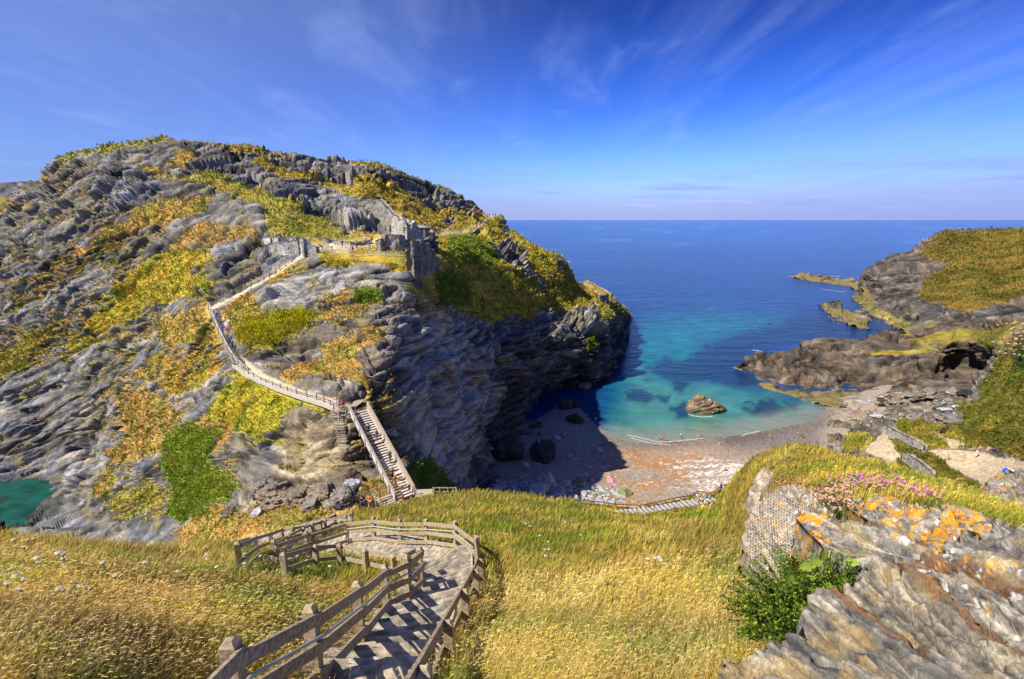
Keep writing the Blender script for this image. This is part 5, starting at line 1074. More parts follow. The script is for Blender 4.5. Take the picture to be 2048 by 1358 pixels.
# ------------------------------------------------------------------ vegetation
MGRASS = mat('grass_blades', attr='albedo', rough=.75, spec=.1, trans=.38); MLEAF = mat('leaf_clumps', attr='albedo', rough=.8, spec=.12, trans=.2)
def blobw(px, py, lst):
    w = np.zeros(px.shape)
    for x, y, rx, ry, s in lst: w = np.maximum(w, s * np.exp(-((px - x) / rx) ** 2 - ((py - y) / ry) ** 2))
    return w
def meadow_grass(T, n, x0, x1, tpow, name, hscale=1., extra=None, keep=None, y1f=1., headp=.18, tall=None):
    g = land_sample(T, n, x0, x1, 0., y1f, tpow)
    B_ = g(T.G); px = g(T.px); py = g(T.py)
    ok = py < 1440
    if keep is not None: ok &= keep(g, px, py)
    B_, px, py = B_[ok], px[ok], py[ok]
    n = len(B_); d = np.linalg.norm(B_ - np.array([0, 0, CAMZ]), axis=1)
    p3 = B_ * np.array([1, 1, .3])
    f1 = fbm(p3 / 2.6, 3); f2 = fbm(p3 / 1.1 + 33, 3); f3 = fbm(p3 / 5 + 71, 3)
    green = np.clip(sstep(f1 + .3 * f2, -.04, .30) * .9 + blobw(px, py, [(1330, 1330, 150, 60, 1.), (1250, 1300, 120, 40, .7), (1160, 1090, 90, 18, .55), (1120, 1030, 120, 20, .5), (540, 1140, 70, 20, .8), (620, 1150, 50, 14, .7), (480, 1225, 60, 35, .9), (960, 1110, 40, 60, .6), (1060, 1110, 50, 30, .55), (1440, 1150, 60, 70, .65), (420, 1340, 90, 40, .7), (800, 1210, 60, 30, .8), (200, 1330, 200, 25, .4), (1350, 1035, 100, 12, .6)]), 0, 1)
    straw = np.clip(sstep(f2 - .3 * f1, 0, .35) * .6 + blobw(px, py, [(1080, 1220, 170, 60, 1.), (960, 1320, 80, 60, .9), (200, 1130, 260, 30, .7), (350, 1110, 120, 20, .8), (1380, 1060, 120, 35, .5)]), 0, 1)
    red = np.clip(sstep(f3 + .4 * f2, .12, .4) * .7 + blobw(px, py, [(120, 1290, 150, 60, .95), (300, 1320, 120, 30, .6), (560, 1190, 120, 40, .8), (300, 1120, 120, 25, .5), (1200, 1250, 200, 25, .3), (930, 1350, 60, 20, .7), (130, 1120, 80, 25, .4), (1420, 1080, 90, 40, .4)]), 0, 1)
    col = np.broadcast_to(C3(.72, .53, .09), (n, 3)); col = lerp(col, C3(.90, .70, .22), straw); col = lerp(col, C3(.56, .31, .11), red * .7); col = lerp(col, C3(.25, .35, .03), green)
    hol = sstep(fbm(p3 / 3.6 + 151, 4), .06, .34); col = lerp(col, C3(.36, .26, .07), hol * .75); col = col * rng.uniform(.55, 1.45, (n, 1)); dk = rng.random(n) < .16; col = np.where(dk[:, None], col * C3(.45, .6, .4), col)
    root = lerp(col * .7, C3(.20, .20, .035), .4)
    H = hscale * rng.uniform(.14, .48, n) * (1 + .5 * f1) * (1 - .25 * green) * np.clip(d / 8, .75, 1.15); H = np.clip(H, .05, .6)
    if tall: H = rng.uniform(*tall, n); col = lerp(col, C3(.74, .50, .30), rng.uniform(.2, .9, n)); 
    Wd = np.maximum(.006, d / 512 * rng.uniform(.45, .85, n)); Wd = np.minimum(Wd, .055)
    lean = np.stack([.30 + .35 * f2 + .22 * rng.normal(size=n), .12 + .22 * rng.normal(size=n), 0 * f1], 1)
    B_ = B_ - np.array([0, 0, .03])
    o = blades(name, B_, H, Wd, lean, root, col, MGRASS, head=np.where(d < 16, headp, 0.)); tag(o, kind='stuff'); return o
def keepm(g, px, py):
    k = (g(M.onpath) < .25)
    return k
meadow_grass(M, 370000, -300, 1640, .75, 'meadow_grass', keep=keepm)
meadow_grass(M, 26000, -60, 1640, .75, 'seeding_grass', keep=lambda g, px, py: (g(M.onpath) < .1) & (py > 1105), headp=.8, tall=(.38, .66))
g_ = lambda g, px, py: (g(R.rockface) < .3) & ~((polyw(px, py, [(1490, 1010), (1560, 965), (1660, 985), (1690, 1010), (1760, 1000), (1860, 1022), (1960, 1040), (2060, 1060), (2200, 1700), (1600, 1500), (1480, 1150)], 4) > 0))
meadow_grass(R, 105000, 1425, 2190, 1.0, 'mound_grass', hscale=.5, keep=g_)
def land_tufts(T, n, x0, x1, name, size, seedmul=1., y0f=0., thr=.5, nb=3, sat=1.):
    g = land_sample(T, n, x0, x1, y0f, 1.)
    v = g(T.vegm); ok = v > thr
    if hasattr(T, 'calm'): ok &= g(T.calm) < .75
    B_ = g(T.G)[ok]; Nn = g(T.N)[ok]; c = g(T.col)[ok]; d = np.linalg.norm(B_ - np.array([0, 0, CAMZ]), axis=1)
    k = fbm(B_ / 3.0 + 5, 3); c = lerp(c, c * C3(.55, .85, .45), sstep(k, .0, .3) * .8); c = lerp(c, c * C3(1.25, 1.15, 1.1), sstep(-k, .05, .35))
    S = size * d / 100 * rng.uniform(.6, 1.5, len(B_)) * (1 + .5 * sstep(k, 0, .4))
    o = tufts(name, B_, Nn, S, c, MLEAF, nb=nb); tag(o, kind='stuff'); return o
land_tufts(I, 230000, 0, 1262, 'island_turf', .20, y0f=.03)
land_tufts(T_head, 40000, 1700, 2060, 'headland_turf', .16, nb=2); land_tufts(T_slope, 70000, 1680, 2060, 'slope_turf', .20, nb=3); land_tufts(T_bank, 9000, 1110, 1500, 'bank_turf', .3)
# gorse and ivy: bushier mats on the cliff
def mat_bush(poly, n, size, c, name, label):
    poly = np.array(poly, float); x0, y0 = poly.min(0); x1, y1 = poly.max(0); B_ = []
    xs_ = rng.uniform(x0, x1, n); ys_ = rng.uniform(y0, y1, n); ins = polyw(xs_ + rng.normal(size=n) * 9 + 14 * gn(np.stack([xs_ / 22, ys_ / 22, 0 * xs_], 1)), ys_ + rng.normal(size=n) * 9, poly, 4) > 0
    pts, ns = [], []
    for x, y in zip(xs_[ins], ys_[ins]):
        r = ray(x, y, [island])
        if r: pts.append(r[0]); ns.append(r[1])
    B_ = np.array(pts); Nn = np.array(ns); k = fbm(B_ / 1.6, 3)
    B_ = B_ + Nn * (.15 + .4 * np.clip(k + .3, 0, 1))[:, None]
    cc = lerp(np.broadcast_to(c * .6, B_.shape), c * 1.35, np.clip(.5 + 1.2 * k, 0, 1)); cc = lerp(cc, np.broadcast_to(OCH, B_.shape), sstep(fbm(B_ / 2.2 + 60, 3), .12, .4) * .55)
    o = tufts(name, B_, Nn, np.full(len(B_), size * .75), cc, MLEAF, nb=4); tag(o, label, kind='stuff')
mat_bush([(471, 655), (500, 640), (540, 642), (560, 627), (610, 618), (628, 632), (603, 650), (578, 663), (559, 677), (538, 687), (520, 682), (502, 687), (481, 689)], 5200, .34, C3(.46, .43, .015), 'gorse_mat', 'yellow-green gorse mat on the cliff right of the stairway')
mat_bush([(335, 868), (374, 848), (440, 861), (414, 905), (412, 927), (462, 958), (484, 976), (432, 998), (423, 1024), (365, 1046), (343, 1024), (352, 971), (335, 945), (326, 910)], 6000, .30, C3(.25, .31, .03), 'ivy_mat', 'bright green ivy mat hanging down the lower cliff')
mat_bush([(706, 588), (735, 580), (762, 590), (764, 601), (722, 607)], 900, .28, C3(.26, .38, .03), 'ivy_mat', 'small vivid green plant patch on the pale rock below the castle')
mat_bush([(905, 478), (960, 472), (985, 500), (1000, 530), (950, 528), (890, 500)], 5200, .5, C3(.20, .27, .03), 'bracken_mat', 'dark green bracken on the slope below the headland trail')
mat_bush([(868, 548), (910, 545), (940, 580), (930, 612), (880, 595)], 3600, .42, C3(.15, .22, .03), 'bracken_mat', 'dark green bracken patch right of the curtain wall')
mat_bush([(815, 935), (850, 915), (890, 960), (920, 988), (860, 1000), (830, 985)], 2400, .3, C3(.13, .21, .025), 'ivy_mat', 'deep green grass hollow right of the bridge foot')
# ------------------------------------------------------------------ white umbels in the meadow
def floret_head(r, n, flat, seed):
    rr = np.random.default_rng(seed); V, Q = [], []
    for k in range(n):
        a = k * 2.399; q = r * math.sqrt((k + .5) / n); c = np.array([q * math.cos(a), q * math.sin(a), flat * (1 - (q / r) ** 2) + rr.normal() * .004]); s = r / math.sqrt(n) * 1.05
        nrm = np.array([c[0] * .8, c[1] * .8, r]); nrm /= np.linalg.norm(nrm); u = np.cross(nrm, (1, .3, 0)); u /= np.linalg.norm(u); v = np.cross(nrm, u); b = len(V)
        V += [c + u * s, c + v * s, c - u * s, c - v * s, c - nrm * s * .8]; Q += [[b, b + 1, b + 2, b + 3], [b + 1, b, b + 4], [b + 2, b + 1, b + 4], [b + 3, b + 2, b + 4], [b, b + 3, b + 4]]
    return raw_mesh('umbel', V, F=Q)
MWHITE = mat('white_petals', (.80, .80, .68), rough=.8, trans=.2); MSTEM = mat('green_stem', (.16, .20, .05), rough=.7)
um = floret_head(.045, 30, .016, 3); um.materials.append(MWHITE); mb = MB(); mb.tube([(0, 0, -.05), (.02, 0, .25), (.0, 0, .5)], .006, 5)
for k in range(6): mb.tube([(0, 0, .44), (.04 * math.cos(k), .04 * math.sin(k), .5)], .003, 3)
ums = mb.mesh('stem'); ums.materials.append(MSTEM)
def umbel(px, py, sc, label, group, lean=0):
    r = ray(px, py, [meadow])
    if not r: return
    t = thing('white_umbel_flower', label, 'flower', tuple(r[0]), random.uniform(0, 6), group); t.scale = (sc,) * 3; t.rotation_euler = (random.uniform(-.15, .15), random.uniform(-.1, .3), random.uniform(0, 6))
    a = bpy.data.objects.new('umbel', um); COL.objects.link(a); a.parent = t; a.location = (0, 0, .5)
    b = bpy.data.objects.new('stem', ums); COL.objects.link(b); b.parent = t
FL = [(8, 1186), (14, 1193), (24, 1180), (30, 1190), (40, 1174), (50, 1186), (58, 1176), (66, 1168), (10, 1170), (20, 1212), (36, 1150), (62, 1140), (44, 1162), (4, 1206), (20, 1232), (56, 1228)]
for x, y in FL: umbel(x, y + 22, random.uniform(.6, 1.0), 'white umbel in the crowded patch at the left edge of the meadow', 'white umbels at the left edge of the meadow')
FL = [(118, 1214), (130, 1208), (140, 1204), (150, 1207), (160, 1204), (170, 1207), (180, 1209), (189, 1207), (126, 1216), (146, 1214), (166, 1213), (136, 1211)]
for x, y in FL: umbel(x, y + 22, random.uniform(.65, 1.05), 'white umbel in the dense row low in the left meadow', 'white umbels in the dense row in the left meadow')
FL = [(130, 1140), (140, 1138), (150, 1143), (128, 1152), (120, 1150), (100, 1150), (142, 1152), (156, 1153), (72, 1098), (48, 1103), (68, 1107), (56, 1133), (88, 1156)]
for x, y in FL: umbel(x, y + 14, random.uniform(.9, 1.3), 'white umbel in the loose group below the cliff on the left', 'white umbels in the loose upper left group')
FL = [(305, 1160), (220, 1162), (230, 1192), (455, 1122), (415, 1140), (410, 1128), (353, 1178), (490, 1123), (452, 1157), (535, 1130), (557, 1156), (612, 1148), (620, 1132), (660, 1155), (493, 1152)]
for x, y in FL: umbel(x, y + 12, random.uniform(.9, 1.3), 'white umbel standing alone in the golden grass left of the fence', 'scattered white umbels left of the fence')
FL = [(1000, 1078), (1010, 1079), (1046, 1058), (1065, 1063), (1080, 1092), (1094, 1095), (1130, 1062), (1142, 1062), (1168, 1090), (1090, 1115), (1092, 1122), (1098, 1118), (1125, 1056)]
for x, y in FL: umbel(x, y + 10, random.uniform(.9, 1.4), 'white umbel scattered on the meadow right of the path bend', 'scattered white umbels right of the path')
for x, y in [(1304, 1142), (1312, 1140), (1320, 1143), (1300, 1146)]: umbel(x, y + 14, 1.2, 'white umbel in the small bunch midway down the right meadow', 'white umbels bunched in the right meadow')
# dried thrift heads in the lower left grass: too many to count
ico = bmesh.new(); bmesh.ops.create_icosphere(ico, subdivisions=1, radius=1); iv = np.array([v.co for v in ico.verts]); iff = np.array([[v.index for v in f.verts] for f in ico.faces]); ico.free()
def heads(name, regions, r0, c0, T, up=.28):
    V, F, C_ = [], [], []; k = 0
    for x, y, rx, ry, n in regions:
        for _ in range(n):
            h = ray(x + random.gauss(0, rx), y + random.gauss(0, ry), [T])
            if not h: continue
            c = np.array(h[0]) + np.array([random.uniform(0, .1), 0, up * random.uniform(.5, 1.2)]); r = r0 * random.uniform(.7, 1.3)
            V.append(iv * np.array([r, r, r * .8]) + c); F.append(iff + k * len(iv)); C_.append(np.repeat((c0 * random.uniform(.7, 1.35))[None], len(iv), 0)); k += 1
    o = link(name, raw_mesh(name, np.concatenate(V), tris=np.concatenate(F), col=np.concatenate(C_), smooth=True), MLEAF); tag(o, kind='stuff')
heads('dried_thrift', [(280, 1300, 45, 25, 170), (120, 1330, 70, 25, 140), (560, 1180, 45, 18, 190), (720, 1200, 40, 20, 80), (60, 1280, 40, 30, 70), (300, 1345, 60, 14, 60)], .017, C3(.56, .36, .24), meadow)
heads('dried_thrift', [(1580, 965, 28, 12, 120), (1600, 985, 22, 14, 130), (1650, 1000, 22, 14, 120), (1545, 968, 14, 8, 40)], .022, C3(.46, .25, .13), mound, up=.1)
# ------------------------------------------------------------------ near rocks on the right
MROCKN = mat('near_rock', attr='albedo', rough=.85, spec=.2, noise=(38, .40), bump=(60, .6, .012), bump2=(13, .6, .03))
LICH = C3(.64, .29, .015)
def slab(name, label, top, bot, ctrl, axis, x0, x1, nr=90, step=1.6, lich=0., rust=None, amp=1., pale=0., back=8, bst=.10, bsl=1.7, cat='rock', tint=C3(1, 1, 1), sc=1., light=.52):
    T = Land(np.arange(x0, x1, step), interp(top), interp(bot), Depth(ctrl, dmin=.6, dmax=80), nr, back=back, bstep=bst, bslope=bsl, skirt=.55 * sc)
    G = T.G; u = P(*axis[1]) - P(*axis[0]); u /= np.linalg.norm(u); n0 = T.N.reshape(-1, 3).mean(0); n0 /= np.linalg.norm(n0); v = np.cross(n0, u); v /= np.linalg.norm(v); w = np.cross(u, v)
    q = np.stack([(G * u).sum(-1), (G * v).sum(-1), (G * w).sum(-1)], -1) / sc
    qw = q + .05 * np.stack([gn(q / .4), gn(q / .4 + 9), gn(q / .4 + 5)], -1)
    l1 = gn(qw / np.array([.9, .075, .3])); l2 = gn(qw / np.array([.4, .028, .12]) + 4); l3 = fbm(qw / .09, 3); l4 = fbm(q / .35 + 50, 3)
    qb = np.stack([q[..., 0], q[..., 2], q[..., 1]], -1); b1 = beds(qb, .085, .8, 5)[0]; b2 = beds(qb, .035, .35, 6)[0]; b3 = beds(qb, .013, .12, 8)[0]
    dsp = sc * amp * (.050 * b1 + .026 * b2 + .010 * b3 + .005 * l2 + .006 * l3 + .05 * l4)
    cr = np.clip(1 - np.abs(gn(qw / np.array([.7, .10, .4]) + 15)) * 9, 0, 1); dsp = dsp - sc * .045 * cr * amp
    t = np.clip(light - .10 + .25 * l1 + .28 * l2 + .5 * l3 + .2 * l4 + .25 * b2 + .28 * b3, 0, 1)
    col = np.where(t[..., None] < .5, lerp(C3(.06, .06, .065), C3(.22, .205, .18), t * 2), lerp(C3(.22, .205, .18), C3(.56, .51, .42), t * 2 - 1)) * tint
    yl = sstep(fbm(qw / np.array([.5, .16, .3]) + 61, 3), .05, .35); col = lerp(col, C3(.42, .29, .09), yl * .5)
    if rust is not None:
        rw = sstep(linew(T.px + 22 * l4 + 10 * l3, T.py + 22 * l4 + 10 * l3, rust, 20) + .4 * l3, .15, .7); col = lerp(col, C3(.19, .10, .05) * (1 + .5 * l3)[..., None], rw * .85)
    if lich:
        lw_ = sstep(fbm(q / .17 + 83, 4) + .75 * fbm(q / .035, 3), .34 - .44 * lich, .46 - .44 * lich); col = lerp(col, LICH * (1 + .9 * l3)[..., None], lw_ * .95)
        wl = sstep(fbm(q / .09 + 23, 3), .28, .36); col = lerp(col, C3(.7, .7, .66), wl * (1 - lw_) * .7)
    T.vegm = 0 * t
    o = T.finish(name, MROCKN, dsp, col, smooth=False)
    if label: tag(o, label, cat)
    return o, T
ROCKS = []
o, TA = slab('rock_slab', 'largest out-of-focus grey rock slab filling the bottom right corner, rust stripe along its ridge', [(1438, 1330), (1444, 1312), (1472, 1310), (1500, 1307), (1540, 1276), (1575, 1262), (1600, 1248), (1620, 1222), (1637, 1196), (1656, 1180), (1672, 1177), (1690, 1184), (1712, 1202), (1750, 1228), (1800, 1262), (1860, 1300), (1930, 1335), (2000, 1360), (2080, 1390)], [(1438, 1480), (2080, 1560)],
    [(1440, 1320, 2.6), (1500, 1310, 2.55), (1660, 1182, 2.75), (1800, 1262, 2.3), (2080, 1390, 1.75), (1440, 1480, 2.0), (1700, 1400, 1.95), (2080, 1560, 1.3), (1640, 1270, 2.45), (1560, 1330, 2.3)], ((1680, 1190, 2.7), (2048, 1375, 1.8)), 1438, 2080, nr=150, rust=[(1668, 1180), (1712, 1206), (1760, 1240), (1860, 1310)], amp=1.2, light=.5); ROCKS.append(o)
o, TB = slab('rock_slab', 'long grey slab behind the corner rock, a broad rust-brown band running down its crest', [(1690, 1192), (1702, 1170), (1720, 1148), (1740, 1130), (1762, 1117), (1782, 1114), (1800, 1120), (1840, 1148), (1900, 1196), (1960, 1245), (2020, 1290), (2090, 1340)], [(1690, 1260), (1800, 1330), (2090, 1470)],
    [(1690, 1195, 3.3), (1770, 1116, 3.5), (1900, 1200, 3.0), (2090, 1340, 2.2), (1720, 1260, 2.9), (1850, 1340, 2.4), (2090, 1470, 1.8)], ((1790, 1118, 3.45), (2060, 1320, 2.3)), 1690, 2090, nr=110, rust=[(1792, 1118), (1840, 1152), (1900, 1200), (1960, 1248), (2060, 1325)], amp=1.2, light=.58, tint=C3(1.05, 1, .9)); ROCKS.append(o)
o, TC = slab('rock_slab', 'mottled grey rock at the right edge above the rust-banded slab', [(1780, 1128), (1800, 1118), (1850, 1112), (1885, 1100), (1900, 1084), (1920, 1066), (1936, 1055), (1952, 1060), (1962, 1072), (1980, 1058), (2000, 1046), (2030, 1048), (2090, 1060)], [(1780, 1200), (2090, 1420)],
    [(1780, 1130, 4.2), (1936, 1057, 4.4), (2090, 1062, 3.6), (1800, 1200, 3.75), (2000, 1250, 3.1), (2090, 1420, 2.5), (1960, 1130, 3.7)], ((1880, 1100, 4.1), (2070, 1200, 3.2)), 1780, 2090, nr=110, rust=[(1830, 1118), (1880, 1128), (1960, 1150), (2080, 1200)], lich=.02, amp=1.1, light=.6); ROCKS.append(o)
o, TF = slab('rock_ledge', 'grooved bare grey ledge between the two lichen-covered slabs', [(1660, 1062), (1690, 1045), (1730, 1052), (1780, 1076), (1830, 1098), (1880, 1104), (1910, 1110)], [(1660, 1120), (1720, 1160), (1800, 1170), (1910, 1180)],
    [(1660, 1062, 5.4), (1720, 1055, 5.2), (1900, 1108, 4.7), (1680, 1120, 5.0), (1800, 1165, 4.4), (1900, 1180, 4.0)], ((1700, 1050, 5.2), (1860, 1130, 4.6)), 1660, 1910, nr=70, amp=1.7, light=.5); ROCKS.append(o)
o, TE = slab('lichen_slab', 'lower leaning slab with orange lichen beside the wire netting', [(1592, 1034), (1602, 1022), (1622, 1015), (1650, 1024), (1690, 1046), (1730, 1066), (1770, 1092), (1800, 1114)], [(1592, 1036), (1615, 1062), (1645, 1090), (1662, 1122), (1690, 1146), (1730, 1150), (1770, 1130), (1800, 1118)],
    [(1592, 1035, 6.0), (1622, 1016, 6.1), (1700, 1050, 5.6), (1800, 1114, 4.9), (1640, 1085, 5.35), (1690, 1140, 4.95), (1750, 1125, 4.85)], ((1620, 1020, 6.0), (1780, 1105, 5.0)), 1592, 1800, nr=70, lich=.62, amp=.7, back=5, light=.55); ROCKS.append(o)
o, TD = slab('lichen_slab', 'upper broad rock slab thickly spotted with orange lichen under the pink thrift', [(1686, 1006), (1700, 1000), (1730, 996), (1752, 989), (1790, 994), (1830, 1006), (1862, 1012), (1898, 1010), (1930, 1018), (1962, 1026), (1990, 1044)], [(1686, 1008), (1720, 1030), (1762, 1056), (1800, 1078), (1840, 1096), (1870, 1104), (1890, 1100), (1920, 1092), (1990, 1080)],
    [(1686, 1007, 6.0), (1750, 990, 5.9), (1860, 1012, 5.4), (1990, 1044, 4.8), (1740, 1040, 5.35), (1830, 1090, 4.75), (1890, 1100, 4.5), (1980, 1080, 4.4)], ((1720, 1000, 5.9), (1880, 1085, 4.8)), 1686, 1990, nr=70, lich=.78, amp=.8, back=5, light=.55); ROCKS.append(o)
o, TS = slab('rock_spike', 'thin upright sliver of rock with orange lichen on the upper slab', [(1880, 1036), (1886, 1020), (1893, 1004), (1897, 1002), (1902, 1012), (1910, 1030)], [(1880, 1042), (1910, 1046)], [(1880, 1040, 5.05), (1896, 1003, 5.1), (1910, 1040, 4.95)], ((1896, 1003, 5.1), (1884, 1040, 5.0)), 1880, 1910.1, nr=30, step=1.2, lich=.7, amp=.4, back=3, bst=.03); ROCKS.append(o)
o, TK = slab('rock_outcrop', 'distant grey outcrop with orange spots at the right edge, where a picnicker sits', [(1962, 1010), (1968, 975), (1976, 958), (1990, 950), (2010, 945), (2035, 942), (2110, 940)], [(1962, 1040), (2110, 1090)],
    [(1962, 1010, 66), (1990, 950, 80), (2040, 942, 80), (2110, 940, 76), (1975, 1040, 60), (2110, 1090, 52)], ((1990, 960, 76), (2060, 1040, 60)), 1962, 2110, nr=80, lich=.1, amp=1.0, back=6, bst=1.5, bsl=.8, sc=14, light=.56); ROCKS.append(o)
# netted outcrop
o, TN = slab('netted_outcrop', 'bulging pale rock outcrop wrapped in wire netting at the mound edge', [(1487, 1072), (1490, 1050), (1496, 1030), (1508, 1010), (1530, 990), (1560, 974), (1600, 970), (1640, 984), (1668, 1008)], [(1487, 1078), (1492, 1118), (1508, 1150), (1540, 1186), (1580, 1190), (1620, 1150), (1668, 1060)],
    [(1487, 1075, 9.2), (1530, 990, 9.0), (1600, 971, 8.8), (1668, 1008, 7.6), (1500, 1125, 8.7), (1545, 1060, 7.9), (1540, 1180, 7.6), (1600, 1150, 7.0), (1600, 1050, 7.5), (1640, 1080, 6.9)], ((1540, 1000, 8.5), (1600, 1100, 7.3)), 1487, 1668, nr=100, lich=.03, amp=1.0, light=.6, tint=C3(1.1, 1.02, .9), back=6); ROCKS.append(o)
upd()
MNET = mat('wire_netting', (.62, .60, .58), rough=.5, spec=.4)
def net(name, label, poly, cell, surf, off=.035, r=.0038, ang=.5):
    poly = np.array(poly, float); x0, y0 = poly.min(0) - cell; x1, y1 = poly.max(0) + cell; V, F = [], []
    cache = {}
    ca, sa = math.cos(ang), math.sin(ang); cx, cy = poly.mean(0); Rr = max(x1 - x0, y1 - y0)
    def pt(i, j):
        if (i, j) in cache: return cache[(i, j)]
        # honeycomb corner positions
        x = i * cell * .5; y = j * cell * .866 + (cell * .29 if (i + j) % 2 else 0)
        X_, Y_ = cx + x * ca - y * sa + 1.2 * math.sin(y * .07), cy + x * sa + y * ca
        res = None
        if polyw(np.array([X_]), np.array([Y_]), poly, 2)[0] > 0:
            h = ray(X_, Y_, surf)
            if h:
                q = np.array(h[0]); c = np.array([0, 0, CAMZ]) - q; res = q + c / np.linalg.norm(c) * off * (1 + .5 * math.sin(X_ * .2))
        cache[(i, j)] = res; return res
    def tube3(a, b):
        t = b - a; L0 = np.linalg.norm(t)
        if L0 > .35 or L0 < 1e-4: return
        t /= L0; u = np.cross(t, (.3, .5, .8)); u /= np.linalg.norm(u); v = np.cross(t, u); k = len(V)
        for e in (a, b):
            for th in (0, 2.1, 4.2): V.append(e + r * (math.cos(th) * u + math.sin(th) * v))
        F.extend([[k, k + 1, k + 4, k + 3], [k + 1, k + 2, k + 5, k + 4], [k + 2, k, k + 3, k + 5]])
    n = int(Rr / cell * 2.6)
    for i in range(-n, n):
        for j in range(-n // 2 - 2, n // 2 + 2):
            a = pt(i, j)
            if a is None: continue
            b = pt(i + 1, j)
            if b is not None: tube3(a, b)
            if (i + j) % 2:
                b = pt(i, j + 1)
                if b is not None: tube3(a, b)
    o = link(name, raw_mesh(name, np.array(V), F=F), MNET); tag(o, label, 'netting'); return o
net('wire_netting', 'pale wire mesh netting draped tightly over the bulging outcrop', [(1489, 1076), (1496, 1034), (1512, 1008), (1530, 990), (1548, 978), (1570, 985), (1590, 1000), (1605, 1015), (1588, 1036), (1612, 1066), (1600, 1110), (1560, 1150), (1545, 1180), (1520, 1162), (1494, 1122)], 6.2, [TN.obj, mound])
net('wire_netting', 'left strand of wire netting trailing up to the mound crest', [(1520, 990), (1528, 950), (1536, 912), (1546, 914), (1540, 950), (1536, 985), (1545, 975), (1530, 1000)], 4.2, [TN.obj, mound], off=.05)
net('wire_netting', 'right strand of wire netting curving up the mound', [(1530, 960), (1545, 942), (1560, 925), (1572, 905), (1582, 905), (1574, 925), (1562, 946), (1545, 962), (1538, 975)], 4.2, [TN.obj, mound], off=.05)
net('wire_netting', 'small folded end of wire netting beside the lower lichen slab', [(1590, 1030), (1600, 1012), (1625, 1000), (1640, 1002), (1620, 1012), (1606, 1028)], 4.5, [TN.obj, mound, TE.obj], off=.06)
# ------------------------------------------------------------------ sea thrift clumps above the lichen slab
MPINK = mat('thrift_petals', objcol=True, rough=.8, noise=(60, .4), trans=.15)
V_ = iv * (1 + .18 * np.sin(iv[:, :1] * 9 + iv[:, 1:2] * 7)) * np.array([1, 1, .78])
hm = raw_mesh('flower_head', V_ * .0145, F=iff.tolist(), smooth=False); hm.materials.append(MPINK)
NEAR = ROCKS + [mound]
def clump(px, py, rx, ry, n, label, pink=.25, up=.17):
    h = ray(px, py, NEAR)
    if not h: return
    t = thing('sea_thrift', label, 'flowers', tuple(h[0]), group='pink thrift clumps on the lichen rock'); b0 = np.array(h[0]); mb = MB(); Lv = []
    for k in range(int(n * 1.5)):
        hh = ray(px + random.gauss(0, rx), py + random.gauss(0, ry), NEAR)
        if not hh or abs(hh[2] - h[2]) > 2: continue
        b = np.array(hh[0]) - b0; top = b + np.array([random.gauss(-.02, .04), random.gauss(0, .03), up * random.uniform(.6, 1.15)])
        mb.tube([b - (0, 0, .03), b * .4 + top * .6 + np.array([.01, 0, .01]), top], .0022, 3)
        o = bpy.data.objects.new('flower_head', hm); COL.objects.link(o); o.parent = t; o.location = tuple(top); s = random.uniform(1.0, 1.75); o.scale = (s, s, s)
        o.rotation_euler = (random.uniform(-.5, .5), random.uniform(-.5, .5), random.uniform(0, 6))
        c = (.50, .13, .50) if random.random() < pink else ((.62, .36, .30) if random.random() < .6 else (.55, .32, .18)); f = random.uniform(.8, 1.2); o.color = (c[0] * f, c[1] * f, c[2] * f, 1)
        for _ in range(5): Lv.append(b + np.array([random.gauss(0, .04), random.gauss(0, .04), -.02]))
    mb.build('stem', MSTEM, t)['kind'] = 'stuff'
    Lv = np.array(Lv); nL = len(Lv)
    if nL:
        g_ = blades('leaf_tuft', Lv, rng.uniform(.06, .16, nL), np.full(nL, .007), rng.normal(size=(nL, 3)) * np.array([.35, .3, 0]), np.tile(C3(.05, .09, .02), (nL, 1)), C3(.14, .22, .05) * rng.uniform(.6, 1.4, (nL, 1)), MGRASS); g_.parent = t; g_['kind'] = 'stuff'
for a in ((1672, 985, 14, 10, 34, 'pinkish-brown thrift clump at the left end, nearest the netting', .15), (1700, 978, 14, 10, 44, 'mauve and brown thrift clump on the left above the slab edge', .3), (1735, 972, 15, 9, 48, 'tall thrift clump with the most mauve heads', .4), (1770, 975, 15, 9, 48, 'dense pale pink thrift clump at the middle of the slab crest', .25), (1805, 985, 15, 9, 40, 'faded pink thrift clump right of the middle', .15), (1835, 1000, 14, 7, 26, 'small low thrift clump near the right end of the row', .15), (1868, 1012, 12, 5, 9, 'sparse thrift with one bright mauve head at the far right', .5), (1660, 1010, 14, 9, 30, 'brown dried thrift clump at the top of the lower lichen slab', .06), (1690, 1028, 14, 8, 22, 'drooping brown thrift clump in the cleft between the slabs', .08)):
    clump(*a)
# bush of dead thrift leaning in at the right edge
t = thing('dried_thrift_clump', 'pinkish dried flower clump with dark leaves leaning in at the right edge', 'flowers', tuple(P(2066, 722, 6.2)))
mb = MB(); bL = []
for k in range(70):
    b = np.array([random.gauss(.30, .12), random.gauss(0, .05), random.uniform(-.26, -.05)]); c = P(random.gauss(2034, 12), random.uniform(645, 712), 6.2) - np.array(t.location) + np.array([0, random.gauss(0, .05), 0])
    mb.tube([b, b * .5 + c * .5 + np.array([0, 0, .03]), c], .003, 3); o = bpy.data.objects.new('flower_head', hm); COL.objects.link(o); o.parent = t; o.location = tuple(c); s = random.uniform(.9, 1.4); o.scale = (s, s, s); f = random.uniform(.8, 1.2); o.color = (.60 * f, .34 * f, .24 * f, 1)
for k in range(160): bL.append(P(random.gauss(2046, 10), random.gauss(725, 14), 6.2) - np.array(t.location))
